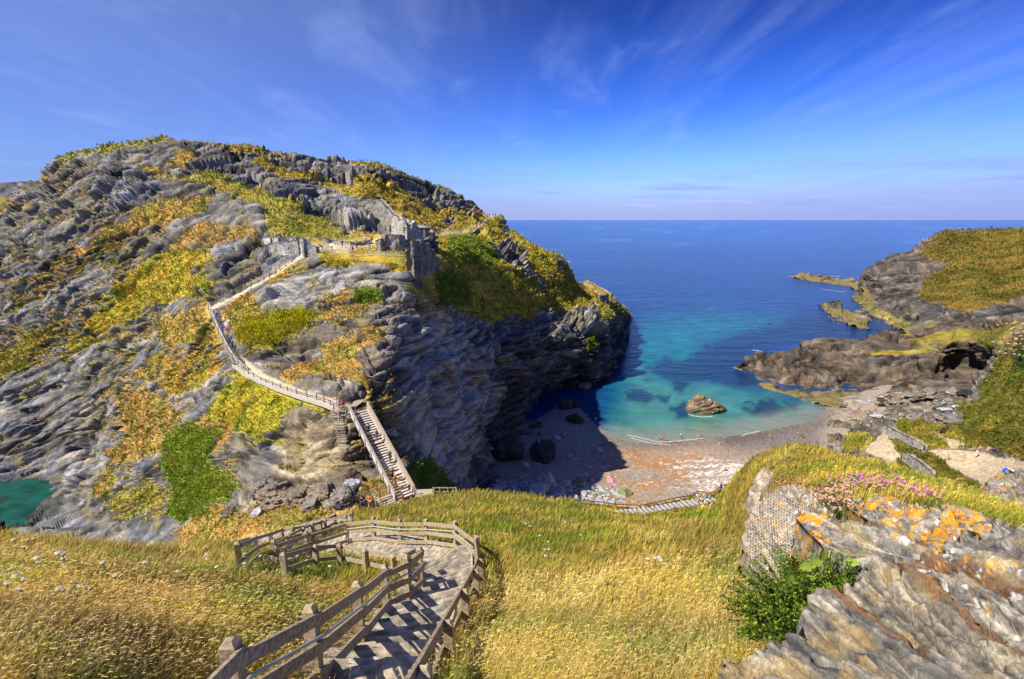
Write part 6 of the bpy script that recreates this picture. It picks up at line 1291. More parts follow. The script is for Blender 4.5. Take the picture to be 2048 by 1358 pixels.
mb.build('stem', MSTEM, t)['kind'] = 'stuff'; bL = np.array(bL); g_ = blades('leaf_tuft', bL, rng.uniform(.05, .14, 160), np.full(160, .014), rng.normal(size=(160, 3)) * .4, np.tile(C3(.05, .09, .02), (160, 1)), np.tile(C3(.10, .17, .04), (160, 1)), MGRASS); g_.parent = t; g_['kind'] = 'stuff'
# ------------------------------------------------------------------ leafy bush in front of the netting
def leafV(c, d, s, L0, w): return [c, c + d * L0 * .45 + s * w, c + d * L0, c + d * L0 * .45 - s * w]
bs = thing('sea_beet_bush', 'dark green leafy bush below the netting, left of the corner rock', 'bush', tuple(P(1610, 1210, 5.2))); b0 = np.array(bs.location)
V, Q, C_, sm = [], [], [], MB(); bigV, bigQ, bigC = [], [], []
poly = [(1425, 1180), (1490, 1112), (1560, 1085), (1620, 1090), (1690, 1100), (1725, 1130), (1700, 1170), (1650, 1195), (1630, 1225), (1580, 1265), (1530, 1290), (1470, 1280), (1445, 1230)]
cnt = 0
while cnt < 560:
    x, y = random.uniform(1430, 1730), random.uniform(1080, 1295)
    if polyw(np.array([x]), np.array([y]), poly, 4)[0] < 0: continue
    cnt += 1
    dd = 4.7 + (1180 - y) * .006 + random.gauss(0, .25) + (1600 - x) * .0016
    tip = P(x, y, dd) - b0; root = P(1615 + (x - 1600) * .35, 1262 + (y - 1180) * .25, 5.0) - b0
    mid = root * .45 + tip * .55 + np.array([0, 0, .10]); pts = [root, mid, tip]
    if cnt % 3 == 0: sm.tube(pts, .004, 3)
    n = 24
    for k in range(n):
        f = .30 + .70 * k / n; c = (1 - f) ** 2 * root + 2 * f * (1 - f) * mid + f * f * tip
        dr = np.array([random.gauss(-.2, .8), random.gauss(-.4, .8), random.gauss(.5, .5)]); dr /= np.linalg.norm(dr); s = np.cross(dr, np.random.default_rng(k + cnt).normal(size=3)); s /= np.linalg.norm(s)
        L0 = random.uniform(.022, .045) * (1.35 - .6 * f); k0 = len(V); V += leafV(c, dr, s, L0, L0 * .32); Q.append([k0, k0 + 1, k0 + 2, k0 + 3])
        g0 = C3(.07, .12, .012) if random.random() < .55 else C3(.20, .27, .03); C_ += [g0 * random.uniform(.5, 1.5)] * 4
for (x, y) in [(1600, 1135), (1612, 1155), (1618, 1128), (1640, 1150), (1660, 1140), (1684, 1150), (1696, 1140), (1690, 1165), (1645, 1178), (1625, 1170), (1585, 1215), (1640, 1120), (1700, 1155), (1672, 1168), (1606, 1172), (1655, 1185), (1690, 1125), (1580, 1150)]:
    bigV, bigQ, bigC = [], [], []; c = P(x, y, 4.75) - b0; dr = np.array([random.gauss(0, .6), -.4, random.gauss(.3, .4)]); dr /= np.linalg.norm(dr); s = np.cross(dr, (.2, -.7, .6)); s /= np.linalg.norm(s); nrm = np.cross(s, dr); L0 = random.uniform(.10, .16); k0 = len(bigV)
    for f, wv in ((0, .008), (.2, .03), (.45, .042), (.7, .034), (.9, .014), (1, .002)):
        for sd in (-1, 0, 1): bigV.append(c + dr * L0 * f + s * sd * wv + nrm * (.014 * abs(sd) - .05 * f * f))
    for i in range(5):
        for j in range(2): bigQ.append([k0 + i * 3 + j, k0 + i * 3 + j + 1, k0 + i * 3 + j + 4, k0 + i * 3 + j + 3])
    bigC += [C3(.20, .28, .04) * random.uniform(.7, 1.3)] * 18
    link('broad_leaf', raw_mesh('broad_leaf', np.array(bigV), quads=np.array(bigQ), col=np.array(bigC), smooth=True), MLEAF, bs)
link('foliage', raw_mesh('foliage', np.array(V), quads=np.array(Q), col=np.array(C_)), MLEAF, bs); sm.build('stem', MSTEM, bs)['kind'] = 'stuff'
# small dark bush in the meadow
def small_bush(px, py, r, n, c, label, surf=meadow):
    h = ray(px, py, [surf])
    if not h: return
    q = rng.normal(size=(n, 3)); q /= np.linalg.norm(q, axis=1)[:, None]; q = q * (rng.random(n) ** .4)[:, None] * np.array([r, r, r * .7]); q[:, 2] = np.abs(q[:, 2])
    t = thing('leafy_plant', label, 'plant', tuple(h[0])); o = tufts('foliage', q, q / r, np.full(n, .05), np.tile(c, (n, 1)), MLEAF, nb=3); o.parent = t; mb = MB()
    for k in range(9): a = k * .7; mb.tube([(0, 0, -.05), (r * .5 * math.cos(a), r * .5 * math.sin(a), r * .45)], .006, 3)
    mb.build('stem', MSTEM, t)['kind'] = 'stuff'
small_bush(1220, 1190, .30, 420, C3(.05, .085, .015), 'small round dark green bush alone in the right meadow')
small_bush(485, 1250, .38, 560, C3(.10, .15, .03), 'broad green weed clump in the grass left of the fence posts'); small_bush(515, 1275, .28, 300, C3(.08, .13, .03), 'low dark weed clump close to the second fence post')
small_bush(848, 1160, .22, 260, C3(.07, .12, .02), 'tuft of dark weeds at the end of the left path fence')
# ------------------------------------------------------------------ loose rocks and boulders
def boulder(seed, sub=4, blk=.35):
    r_ = np.random.default_rng(seed); bm = bmesh.new(); bmesh.ops.create_icosphere(bm, subdivisions=sub, radius=1); v = np.array([x.co for x in bm.verts]); f = [[x.index for x in q.verts] for q in bm.faces]; bm.free()
    for k in range(9):  # chop by random planes for flat faces
        nn = r_.normal(size=3); nn /= np.linalg.norm(nn); h = r_.uniform(.55, .85); dd = v @ nn - h; v = v - np.clip(dd, 0, None)[:, None] * nn * .92
    o = r_.uniform(0, 50, 3); v = v * (1 + .12 * fbm(v / .6 + o, 3) + .05 * gn(v * np.array([3, 3, 9]) + o))[:, None]
    return v, f
MB_G = mat('boulder_slate', (.38, .40, .44), rough=.85, noise=(1.4, .45), bump=(2.5, .5, .15)); MB_D = mat('boulder_dark', (.055, .055, .06), rough=.7, noise=(1.2, .6), bump=(1.6, .7, .3)); MB_T = mat('boulder_tan', (.30, .25, .18), rough=.9, noise=(1.2, .5), bump=(2, .6, .2)); MB_M = mat('boulder_mossy', (.20, .22, .10), rough=.9, noise=(1.2, .5), bump=(2, .6, .2))
proto = {}
for i in range(7):
    v, f = boulder(100 + i, 4); proto[i] = raw_mesh('boulder', v * (1 + .10 * beds(v * np.array([1, 1, 1.]), .3, .7, i + 11)[0])[:, None], F=f, smooth=False)
for i in range(7, 12):
    v, f = boulder(100 + i, 5); q = v * 4.5 + 40 * i; b1 = beds(q, 1.3, 3.5, i)[0]; b2 = beds(q, .5, 1.6, i + 3)[0]; proto[i] = raw_mesh('boulder', v * (1 + .30 * b1 + .16 * b2 + .10 * fbm(v * 3 + i, 3))[:, None], F=f, smooth=False)
MB_S = mat('shore_slate', (.20, .185, .165), rough=.85, noise=(1.4, .45), bump=(2.5, .5, .15)); MB_B = mat('crag_brown', (.23, .185, .14), rough=.9, noise=(.9, .6), bump=(2, .7, .3))
def put(px, py, r, m, label, group=None, surf=None, flat=.6, name='boulder', cat='boulder', d=None, sink=.3, el=1.3, crag=False):
    h = ray(px, py, surf or [beach]); 
    if not h: return
    me = proto[random.randrange(7, 12) if crag or m is MB_D else random.randrange(7)]
    k = (me.name, m.name)
    if k not in proto: c = me.copy(); c.materials.append(m); proto[k] = c
    o = bpy.data.objects.new(name, proto[k]); COL.objects.link(o); q = np.array(h[0]); o.location = (q[0], q[1], q[2] + r * flat * (1 - 2 * sink) * .6); o.scale = (r * random.uniform(.9, el), r * random.uniform(.8, 1.1), r * flat * random.uniform(.8, 1.2)); o.rotation_euler = (random.uniform(-.2, .2), random.uniform(-.2, .2), random.uniform(-.6, .6)); tag(o, label, cat, group); return o
# boulder strip at the foot of the shaded beach
GL = 'grey-blue boulder in the shaded boulder strip at the near edge of the beach'
spots = []
for _ in range(900):
    x = random.uniform(962, 1250); lo = np.interp(x, [962, 1000, 1060, 1150, 1250], [968, 962, 962, 968, 978]); y = lo + abs(random.gauss(0, 16)); r = random.choice([.35, .45, .6, .8, 1.1]) * 1.3; pr = r * 1024 / 130
    if y > 1006 or any((x - a) ** 2 + ((y - b) * 1.6) ** 2 < ((pr + c) * .72) ** 2 for a, b, c in spots): continue
    spots.append((x, y, pr)); put(x, y, r, MB_G if random.random() < .85 else MB_M, GL, 'boulders along the near edge of the beach', flat=.62)
    if len(spots) > 150: break
put(1095, 968, 2.6, MB_G, 'huge rounded grey boulder rising above the boulder strip', flat=.8); put(1080, 985, 2.9, MB_G, 'big flat-faced grey boulder at the meadow crest, largest of the strip', flat=.8)
put(1160, 966, 1.7, MB_M, 'mossy green-grey boulder beside the strip', flat=.7); put(1252, 988, 2.0, MB_M, 'mossy round boulder at the edge of the shadow by the railing', flat=.6)
for x, y, r, m, l in ((1088, 918, 3.6, MB_D, 'large jagged dark rock in the middle of the shaded beach'), (1012, 908, 4.4, MB_D, 'dark angular rock mass leaning on the cliff foot'), (1150, 842, 2.6, MB_D, 'low black reef rock by the shaded waterline'), (1112, 880, 1.3, MB_G, 'single pale boulder above the jagged dark rock'), (1199, 902, 1.1, MB_G, 'flat pale slab used as a seat on the shaded beach'), (1172, 777, 2.6, MB_T, 'pale round boulder below the sea cave'), (1168, 788, 1.8, MB_T, 'smaller pale boulder just under the round one'), (1130, 815, 2.4, MB_D, 'brownish block at the cave mouth, left'), (1148, 812, 2.0, MB_D, 'brownish block at the cave mouth, right'), (1070, 905, 1.6, MB_M, 'yellow-mossed boulder left of the jagged rock'), (1140, 778, 2.8, MB_D, 'tilted dark slab inside the cave mouth'), (1082, 870, 1.1, MB_T, 'small ochre boulder high on the shaded beach'), (1125, 871, 1.0, MB_T, 'small ochre boulder near the waterline rock'), (1050, 935, 1.4, MB_G, 'pale boulder between the two big dark rocks')):
    put(x, y, r, m, l, surf=[beach, island], flat=.95, sink=.22)
for k in range(42):
    x = random.uniform(1060, 1240); y = random.uniform(880, 955); put(x, y, random.uniform(.3, .75), MB_G, 'small loose stone scattered on the dark shaded sand', 'loose stones on the shaded sand', flat=.4)
spots = []
for _ in range(900):
    x = random.uniform(1690, 1915); y = np.interp(x, [1690, 1915], [802, 792]) + random.uniform(-12, 55); r = random.choice([.4, .6, .9, 1.3, 1.8]); pr = r * 1024 / 165
    if y > np.interp(x, [1690, 1800, 1915], [842, 840, 850]) or any((x - a) ** 2 + ((y - b) * 1.7) ** 2 < ((pr + c) * .8) ** 2 for a, b, c in spots): continue
    spots.append((x, y, pr)); put(x, y, r, random.choice([MB_S, MB_S, MB_S, MB_T, MB_B, MB_G]), 'flat slate block on the stony shore below the cave', 'slate blocks on the stony shore', surf=[slope, beach, spur], flat=.45, name='slate_block', cat='rock')
    if len(spots) > 130: break
for x, y, r, m, l in ((1905, 838, 2.2, MB_S, 'grey crag end beside the rope-marked slab'), (1860, 785, 2.0, MB_S, 'large grey block below the cave'), (1930, 790, 2.6, MB_D, 'dark block at the right end of the stony shore')): put(x, y, r, m, l, surf=[slope, beach, spur], flat=.7)
# rocks at the foot of the island, left of the bridge
for x, y, r, m, l in ((530, 985, 2.1, MB_S, 'grey angular boulder, leftmost below the rock face'), (560, 998, 2.4, MB_B, 'biggest brown boulder under the lit rock face'), (600, 1000, 1.9, MB_B, 'brown boulder with a slanting top right of the biggest one'), (650, 995, 2.2, MB_B, 'brown boulder close to the bridge side'), (690, 1000, 1.7, MB_S, 'round grey rock by the olive fence'), (620, 1018, 1.2, MB_S, 'pale splintered rock in the dry grass'), (515, 1030, .8, MB_G, 'small upright pale stone in the dry grass'), (705, 975, 1.0, MB_G, 'round pale rock left of the timber steps'), (460, 1025, .9, MB_B, 'small orange-stained rock below the ivy'), (690, 1012, 1.1, MB_D, 'dark rock behind the two walkers')):
    put(x, y, r, m, l, surf=[island], flat=.8, crag=True)
# rock standing in the bay
def sea_rock():
    bm = bmesh.new(); bmesh.ops.create_icosphere(bm, subdivisions=6, radius=1); v = np.array([x.co for x in bm.verts]); f = [[x.index for x in q.verts] for q in bm.faces]; bm.free()
    x, y, z = v.T; prof = np.interp(x, [-1, -.75, -.55, -.3, .1, .6, 1], [.55, .8, 1.45, 1.35, 1.0, .62, .4]); p = np.stack([x * 7.6, y * 4.6 * (1 - .25 * x), np.where(z > 0, z * prof * 4.6, z * 2)], 1)
    q = strata(p * 1.6 + 300, 14); n = rock_disp(q) / 1.5; nn = v / np.linalg.norm(v * np.array([1, 1, 1]), axis=1)[:, None]; p = p + nn * n[:, None] * .9
    c = rock_col(q, .44) * C3(.95, .76, .54); wet = sstep(1.3 - p[:, 2], 0, .8); c = lerp(c, C3(.10, .085, .05), wet * .85); return raw_mesh('sea_rock', p, F=f, col=c)
sr = link('sea_rock', sea_rock(), MFAR); sr.location = tuple(PZ(1413, 822, -.3)); tag(sr, 'brown wedge-shaped rock standing in the turquoise bay', 'rock')
v, f = boulder(140, 4); v = v * (1 + .10 * beds(v * 3, .5, 1.4, 9)[0] + .06 * fbm(v * 3, 3))[:, None]
pk = link('rock_bank', raw_mesh('rock_bank', v * np.array([.60, 1.1, 3.6]), F=f, col=rock_col(v * 4, .45)), MROCKN); pk.location = tuple(P(2240, 1030, 6.6)); pk['kind'] = 'structure'
# ------------------------------------------------------------------ people
def skin_mesh(J, E, R, sub=1):
    names = list(J); idx = {n: i for i, n in enumerate(names)}
    me = bpy.data.meshes.new('t'); me.from_pydata([J[n] for n in names], [(idx[a], idx[b]) for a, b in E], [])
    o = bpy.data.objects.new('t', me); COL.objects.link(o); o.modifiers.new('s', 'SKIN'); o.modifiers.new('u', 'SUBSURF').levels = sub
    sv_ = me.skin_vertices[0].data
    for n in names: r = R[n]; sv_[idx[n]].radius = r if isinstance(r, tuple) else (r, r)
    sv_[0].use_root = True
    upd(); ev = o.evaluated_get(bpy.context.evaluated_depsgraph_get()); m2 = bpy.data.meshes.new_from_object(ev); bpy.data.objects.remove(o); bpy.data.meshes.remove(me)
    m2.polygons.foreach_set('use_smooth', np.ones(len(m2.polygons), bool)); return m2
def pose_joints(p):
    J = dict(pel=(0, 0, .93), spi=(0, 0, 1.10), che=(0, .01, 1.32), nec=(0, 0, 1.47), hea=(0, .02, 1.58), top=(0, .01, 1.68), nos=(0, .10, 1.575))
    for s, k in ((1, 'L'), (-1, 'R')):
        J['sh' + k] = (.18 * s, 0, 1.39); J['el' + k] = (.24 * s, -.02, 1.12); J['wr' + k] = (.25 * s, .06, .90); J['ha' + k] = (.25 * s, .08, .80)
        J['hi' + k] = (.09 * s, 0, .88); J['kn' + k] = (.10 * s, .02, .49); J['an' + k] = (.10 * s, 0, .08); J['to' + k] = (.11 * s, .15, .035)
    if p == 'walk':
        J.update(knL=(.10, .18, .50), anL=(.10, .26, .10), toL=(.10, .41, .06), knR=(-.10, .02, .47), anR=(-.10, -.26, .14), toR=(-.10, -.14, .05), elL=(.25, -.16, 1.14), wrL=(.25, -.14, .93), haL=(.25, -.10, .84), elR=(-.25, .08, 1.13), wrR=(-.24, .26, .98), haR=(-.23, .34, .93))
    if p == 'lean':
        J.update(elL=(.27, .18, 1.18), wrL=(.26, .40, 1.10), haL=(.25, .49, 1.10), elR=(-.27, .18, 1.18), wrR=(-.26, .40, 1.10), haR=(-.25, .49, 1.10))
    if p == 'reach':
        J.update(elR=(-.40, .10, 1.26), wrR=(-.62, .18, 1.16), haR=(-.72, .2, 1.13))
    if p == 'bend':
        J.update(spi=(0, .12, 1.06), che=(0, .32, 1.18), nec=(0, .46, 1.22), hea=(0, .56, 1.24), top=(0, .65, 1.27), nos=(0, .58, 1.15), shL=(.18, .38, 1.2), shR=(-.18, .38, 1.2), elL=(.22, .45, .95), elR=(-.22, .45, .95), wrL=(.2, .55, .74), wrR=(-.2, .55, .74), haL=(.2, .58, .65), haR=(-.2, .58, .65))
    if p == 'sit':
        dz = -.80
        for n in ('pel', 'spi', 'che', 'nec', 'hea', 'top', 'nos', 'shL', 'shR', 'elL', 'elR'): x, y, z = J[n]; J[n] = (x, y, z + dz)
        J.update(hiL=(.10, .02, .11), hiR=(-.10, .02, .11), knL=(.14, .36, .44), knR=(-.14, .36, .44), anL=(.12, .58, .07), anR=(-.12, .58, .07), toL=(.12, .73, .05), toR=(-.12, .73, .05), wrL=(.20, .26, .42), wrR=(-.2, .26, .42), haL=(.16, .36, .46), haR=(-.16, .36, .46))
    if p == 'lie':
        for n in list(J): x, y, z = J[n]; J[n] = (x, z - .85, .13 - y * .6)
        J.update(wrL=(.32, .15, .06), haL=(.32, .05, .04), wrR=(-.32, .15, .06), haR=(-.32, .05, .04))
    return J
BE = [('pel', 'spi'), ('spi', 'che'), ('che', 'nec'), ('nec', 'hea'), ('hea', 'top'), ('hea', 'nos')] + [(a + k, b + k) for k in 'LR' for a, b in (('sh', 'el'), ('el', 'wr'), ('wr', 'ha'), ('hi', 'kn'), ('kn', 'an'), ('an', 'to'))] + [('che', 'sh' + k) for k in 'LR'] + [('pel', 'hi' + k) for k in 'LR']
BR = dict(pel=(.14, .10), spi=(.125, .09), che=(.15, .10), nec=.055, hea=(.08, .095), top=.07, nos=.018)
for k in 'LR': BR.update({'sh' + k: .062, 'el' + k: .042, 'wr' + k: .03, 'ha' + k: (.03, .02), 'hi' + k: .088, 'kn' + k: .06, 'an' + k: .042, 'to' + k: .035})
PROTO = {}
def lp(a, b, f): return tuple(a[i] + (b[i] - a[i]) * f for i in range(3))
def proto_person(p, legs):
    key = (p, legs)
    if key in PROTO: return PROTO[key]
    J = pose_joints(p); body = skin_mesh(J, BE, BR)
    S = {n: J[n] for n in ('spi', 'che')}; S['base'] = lp(J['pel'], J['spi'], .25); S['col'] = lp(J['che'], J['nec'], .75); E = [('spi', 'che'), ('base', 'spi'), ('che', 'col')]; Rr = dict(spi=(.145, .11), che=(.172, .12), base=(.155, .12), col=(.085, .07))
    for k in 'LR': S['sh' + k] = J['sh' + k]; S['sl' + k] = lp(J['sh' + k], J['el' + k], .75); E += [('che', 'sh' + k), ('sh' + k, 'sl' + k)]; Rr['sh' + k] = .08; Rr['sl' + k] = .062
    shirt = skin_mesh({n: S[n] for n in ['che'] + [m for m in S if m != 'che']}, E, Rr)
    T_ = {'pel': J['pel']}; E = []; Rr = dict(pel=(.16, .12))
    if legs == 'dress':
        T_ = {'pel': lp(J['pel'], J['spi'], .4)}; kn = lp(J['knL'], J['knR'], .5); T_['hem'] = (kn[0], kn[1], kn[2] - .05); T_['mid'] = lp(T_['pel'], T_['hem'], .5); E = [('pel', 'mid'), ('mid', 'hem')]; Rr = dict(pel=(.15, .12), mid=(.21, .17), hem=(.27, .22))
    else:
        for k in 'LR':
            T_['hi' + k] = J['hi' + k]; T_['kn' + k] = lp(J['hi' + k], J['kn' + k], 1.0 if legs == 'long' else .85); E += [('pel', 'hi' + k), ('hi' + k, 'kn' + k)]; Rr['hi' + k] = .107; Rr['kn' + k] = .078
            if legs == 'long': T_['an' + k] = lp(J['kn' + k], J['an' + k], .93); E.append(('kn' + k, 'an' + k)); Rr['an' + k] = .06
    tro = skin_mesh(T_, E, Rr)
    h, n = np.array(J['hea']), np.array(J['top']); a = n - h; a /= np.linalg.norm(a); bk = h - np.array(J['nos']); bk /= np.linalg.norm(bk)
    hv = iv2 * .105; keep = hv @ a * 1.0 + hv @ bk * .9 > -.03; hv = np.where(keep[:, None], hv, hv * .6) + h + a * .035 + bk * .02
    hair = raw_mesh('hair', hv, F=if2, smooth=True)
    PROTO[key] = (body, shirt, tro, hair); return PROTO[key]
_b = bmesh.new(); bmesh.ops.create_icosphere(_b, subdivisions=2, radius=1); iv2 = np.array([v.co for v in _b.verts]); if2 = [[v.index for v in f.verts] for f in _b.faces]; _b.free()
PAL = dict(navy=(.02, .03, .12), white=(.78, .78, .78), blue=(.03, .10, .55), red=(.60, .03, .03), orange=(.65, .16, .03), teal=(.03, .35, .42), pink=(.70, .25, .38), black=(.02, .02, .025), grey=(.25, .25, .27), green=(.05, .45, .10), yellow=(.70, .50, .06), tan=(.45, .33, .20), brown=(.14, .07, .04), purple=(.18, .05, .40), lightblue=(.30, .50, .80), cream=(.70, .62, .45), skin=(.52, .30, .20), rust=(.40, .10, .04))
CM = {k: mat('cloth_' + k, v, rough=.85, spec=.15) for k, v in PAL.items()}
JOIN = {}
def person(pt, pose, top, bottom, legs, rz, label, group=None, parts=False, hair='brown', sc=1.0):
    pr = proto_person(pose, legs); mats = (CM['skin'], CM[top], CM[bottom], CM[hair])
    if parts:
        t = thing('person', label, 'person', tuple(pt), rz, group); t.scale = (sc,) * 3
        for nm, me, m in zip(('body', 'shirt', 'dress_skirt' if legs == 'dress' else 'trousers', 'hair'), pr, mats):
            k = (me.name, m.name)
            if k not in JOIN: c = me.copy(); c.materials.clear(); c.materials.append(m); JOIN[k] = c
            o = bpy.data.objects.new(nm, JOIN[k]); COL.objects.link(o); o.parent = t
        return t
    key = (pose, legs)
    if key not in JOIN:
        V, F, MI = [], [], []
        for i, me in enumerate(pr):
            v = np.empty(len(me.vertices) * 3, np.float32); me.vertices.foreach_get('co', v); b = sum(len(q) for q in V); V.append(v.reshape(-1, 3)); F += [[x + b for x in p_.vertices] for p_ in me.polygons]; MI += [i] * len(me.polygons)
        me = raw_mesh('person', np.concatenate(V), F=F, smooth=True); me.polygons.foreach_set('material_index', np.array(MI, np.int32))
        for m in mats: me.materials.append(m)
        JOIN[key] = me
    o = bpy.data.objects.new('person', JOIN[key]); COL.objects.link(o); o.location = tuple(pt); o.rotation_euler = (0, 0, rz); o.scale = (sc,) * 3
    for i, m in enumerate(mats): o.material_slots[i].link = 'OBJECT'; o.material_slots[i].material = m
    return tag(o, label, 'person', group)
PI = math.pi
def on(px, py, surf, up=0.): h = ray(px, py, surf); q = np.array(h[0]); q[2] += up; return q
# on the bridge and its landing
fg, sg_ = np.meshgrid(np.linspace(0, 1, 200), np.linspace(-.9, .9, 40), indexing='ij')
BP = ct + dv * fg[..., None] + rv * sg_[..., None] + np.array([0, 0, .08])
def proj(p): p = np.asarray(p); X_ = p[..., 0]; d = p[..., 1] * CP + (CAMZ - p[..., 2]) * SP; yc = p[..., 1] * SP + (p[..., 2] - CAMZ) * CP; return 1024 + 1024 * X_ / d, 679 - 1024 * yc / d
bx_, by_ = proj(BP)
def onb(px, py): k = np.argmin((bx_ - px) ** 2 + (by_ - py) ** 2); return BP.reshape(-1, 3)[k]
upa = math.atan2(-dv[0], -dv[1])  # heading up the stairs: towards ct
up_rz = math.atan2(-(ct - cbm)[0], (ct - cbm)[1])
for px_, py_, ps, a, b, lg, rz, lb in ((738, 872, 'walk', 'black', 'navy', 'short', up_rz, 'person in dark clothes climbing the bridge stairs left of the teal shirt'), (754, 883, 'reach', 'teal', 'rust', 'short', up_rz, 'person in teal shirt with arms out near the top of the bridge stairs'), (781, 926, 'reach', 'grey', 'tan', 'long', up_rz + .3, 'person in grey-brown clothes holding the rail halfway up the bridge'), (786, 961, 'walk', 'brown', 'black', 'long', up_rz, 'person in dark brown behind the orange dress on the lower bridge'), (790, 976, 'walk', 'orange', 'rust', 'dress', up_rz + PI, 'person in orange dress on the lower bridge stairs'), (819, 986, 'walk', 'black', 'navy', 'short', up_rz + PI, 'small figure in black at the very foot of the bridge')):
    person(onb(px_, py_), ps, a, b, lg, rz, lb, 'walkers on the bridge', parts=True, sc=.72 if px_ == 819 else 1.)
for px_, py_, d_, ps, a, b, rz, lb in ((673, 815, 69.2, 'lean', 'pink', 'white', 2.2, 'person in pink leaning on the landing rail, leftmost of three'), (679, 820, 68.2, 'stand', 'white', 'lightblue', 1.0, 'person in white on the bridge landing between the pink and red tops'), (687, 824, 67.6, 'reach', 'red', 'tan', .6, 'person in bright red top on the bridge landing')):
    person(P(px_, py_, d_), ps, a, b, 'short', rz, lb, 'walkers on the bridge landing', parts=True)
sdp = interp([(c[1], c[2]) for c in STAIR])
for px_, py_, a, b, lb in ((435, 636, 'lightblue', 'blue', 'person in pale blue, highest on the steep cliff stairway'), (439, 647, 'blue', 'grey', 'person in mid blue second from the top of the cliff stairway'), (447, 664, 'purple', 'blue', 'person in violet-blue in the middle of the cliff stairway queue'), (452, 673, 'pink', 'white', 'person in pink on the cliff stairway'), (457, 682, 'yellow', 'brown', 'person with mustard yellow top on the cliff stairway'), (460, 690, 'blue', 'navy', 'person in strong blue below the yellow top on the stairway'), (466, 700, 'navy', 'black', 'lowest person on the cliff stairway, in navy')):
    person(P(px_, py_, float(sdp(py_))) + np.array([0, 0, .08]), 'walk', a, b, 'long', .4, lb, 'walkers queuing on the cliff stairway', parts=True)
IS = [island]
PE = [(725, 1019, 'walk', 'navy', 'navy', 'long', .2, 'person in navy beside the orange top at the bridge foot', 'pair of walkers at the bridge foot', IS), (740, 1016, 'walk', 'orange', 'tan', 'short', .1, 'person in orange top and khaki shorts at the bridge foot', 'pair of walkers at the bridge foot', IS)]
for r in PE: person(P(r[0], r[1], 55.5), *r[2:7], r[7], r[8], parts=True)
PE = [(645, 503, 'bend', 'navy', 'white', 'short', 2.4, 'person in navy and white shorts bending at the front of the castle courtyard'), (685, 497, 'stand', 'black', 'tan', 'short', 1, 'person in black by the courtyard back wall, left of the pale blue shirt'), (691, 493, 'stand', 'lightblue', 'grey', 'short', 2, 'person in pale blue shirt by the courtyard back wall'), (696, 506, 'lean', 'white', 'white', 'long', 3, 'person all in white at the courtyard front railing'), (701, 503, 'stand', 'pink', 'white', 'short', 2.5, 'person in pink between the white and blue figures at the railing'), (706, 505, 'lean', 'blue', 'black', 'short', 2.8, 'person in strong blue leaning on the courtyard railing'), (713, 498, 'walk', 'lightblue', 'navy', 'long', -1.4, 'person striding across the courtyard in navy trousers'), (730, 487, 'stand', 'white', 'pink', 'long', 0, 'person in white at the back of the courtyard path'), (738, 503, 'stand', 'teal', 'lightblue', 'short', 3, 'person in turquoise alone near the ruined hall'), (744, 487, 'walk', 'orange', 'brown', 'long', 1, 'person in orange beside the hall ruin path'), (553, 480, 'stand', 'red', 'black', 'long', 2, 'person in red behind the battlements'),
      (860, 474, 'walk', 'red', 'black', 'long', 0, 'person in red, first of the trio right of the hut'), (864, 473, 'walk', 'white', 'navy', 'long', 0, 'person in white in the trio right of the hut'), (868, 473, 'stand', 'blue', 'navy', 'long', 0, 'person in blue in the trio right of the hut'), (886, 467, 'walk', 'grey', 'grey', 'long', 0, 'person in grey on the level trail beyond the hut'), (896, 466, 'walk', 'white', 'tan', 'short', 0, 'person in white on the level trail beyond the hut'), (942, 464, 'walk', 'navy', 'navy', 'long', -.6, 'person in navy at the bottom of the steep trail'), (946, 463, 'walk', 'blue', 'lightblue', 'short', -.6, 'person in bright blue near the bottom of the steep trail'), (950, 460, 'walk', 'white', 'black', 'long', -.6, 'person in white near the bottom of the steep trail'), (954, 458, 'walk', 'black', 'black', 'long', -.6, 'person in black on the lower steep trail'), (958, 454, 'walk', 'pink', 'white', 'long', -.6, 'person in pink and white midway up the steep trail'), (964, 448, 'walk', 'brown', 'black', 'long', -.6, 'person in brown above the pink one on the trail'), (968, 444, 'walk', 'black', 'grey', 'long', -.6, 'dark figure on the upper steep trail'), (972, 439, 'walk', 'lightblue', 'blue', 'long', -.6, 'person in pale blue near the top of the steep trail'), (975, 436, 'walk', 'brown', 'navy', 'long', -.6, 'person in brown just below the viewpoint'), (940, 424, 'stand', 'blue', 'navy', 'long', 0, 'person in blue under the summit crag'), (957, 427, 'walk', 'red', 'rust', 'long', 0, 'person in red on the grass ramp under the last crag'), (960, 426, 'walk', 'white', 'black', 'long', 0, 'person in white on the grass ramp under the last crag')]
for x, y, ps, a, b, lg, rz, lb in PE:
    h = ray(x, y, IS)
    if h: person(np.array(h[0]), ps, a, b, lg, rz, lb, 'visitors on the island', sc=1.05)
for x, a, ps, lb in ((974.5, 'red', 'stand', 'person in red, leftmost on the skyline viewpoint'), (978.5, 'tan', 'stand', 'person in tan beside the red one on the viewpoint'), (986.5, 'black', 'stand', 'lone dark figure in the middle of the viewpoint'), (991, 'rust', 'stand', 'person in rust red on the viewpoint, centre right'), (1001, 'red', 'stand', 'person in red, rightmost on the skyline viewpoint')):
    h = ray(x, 434, IS)
    if h: person(np.array(h[0]) + np.array([0, 0, .1]), ps, a, 'black', 'long', 1, lb, 'figures on the viewpoint', sc=1.1)
BS = [beach, slope, spur, bank]
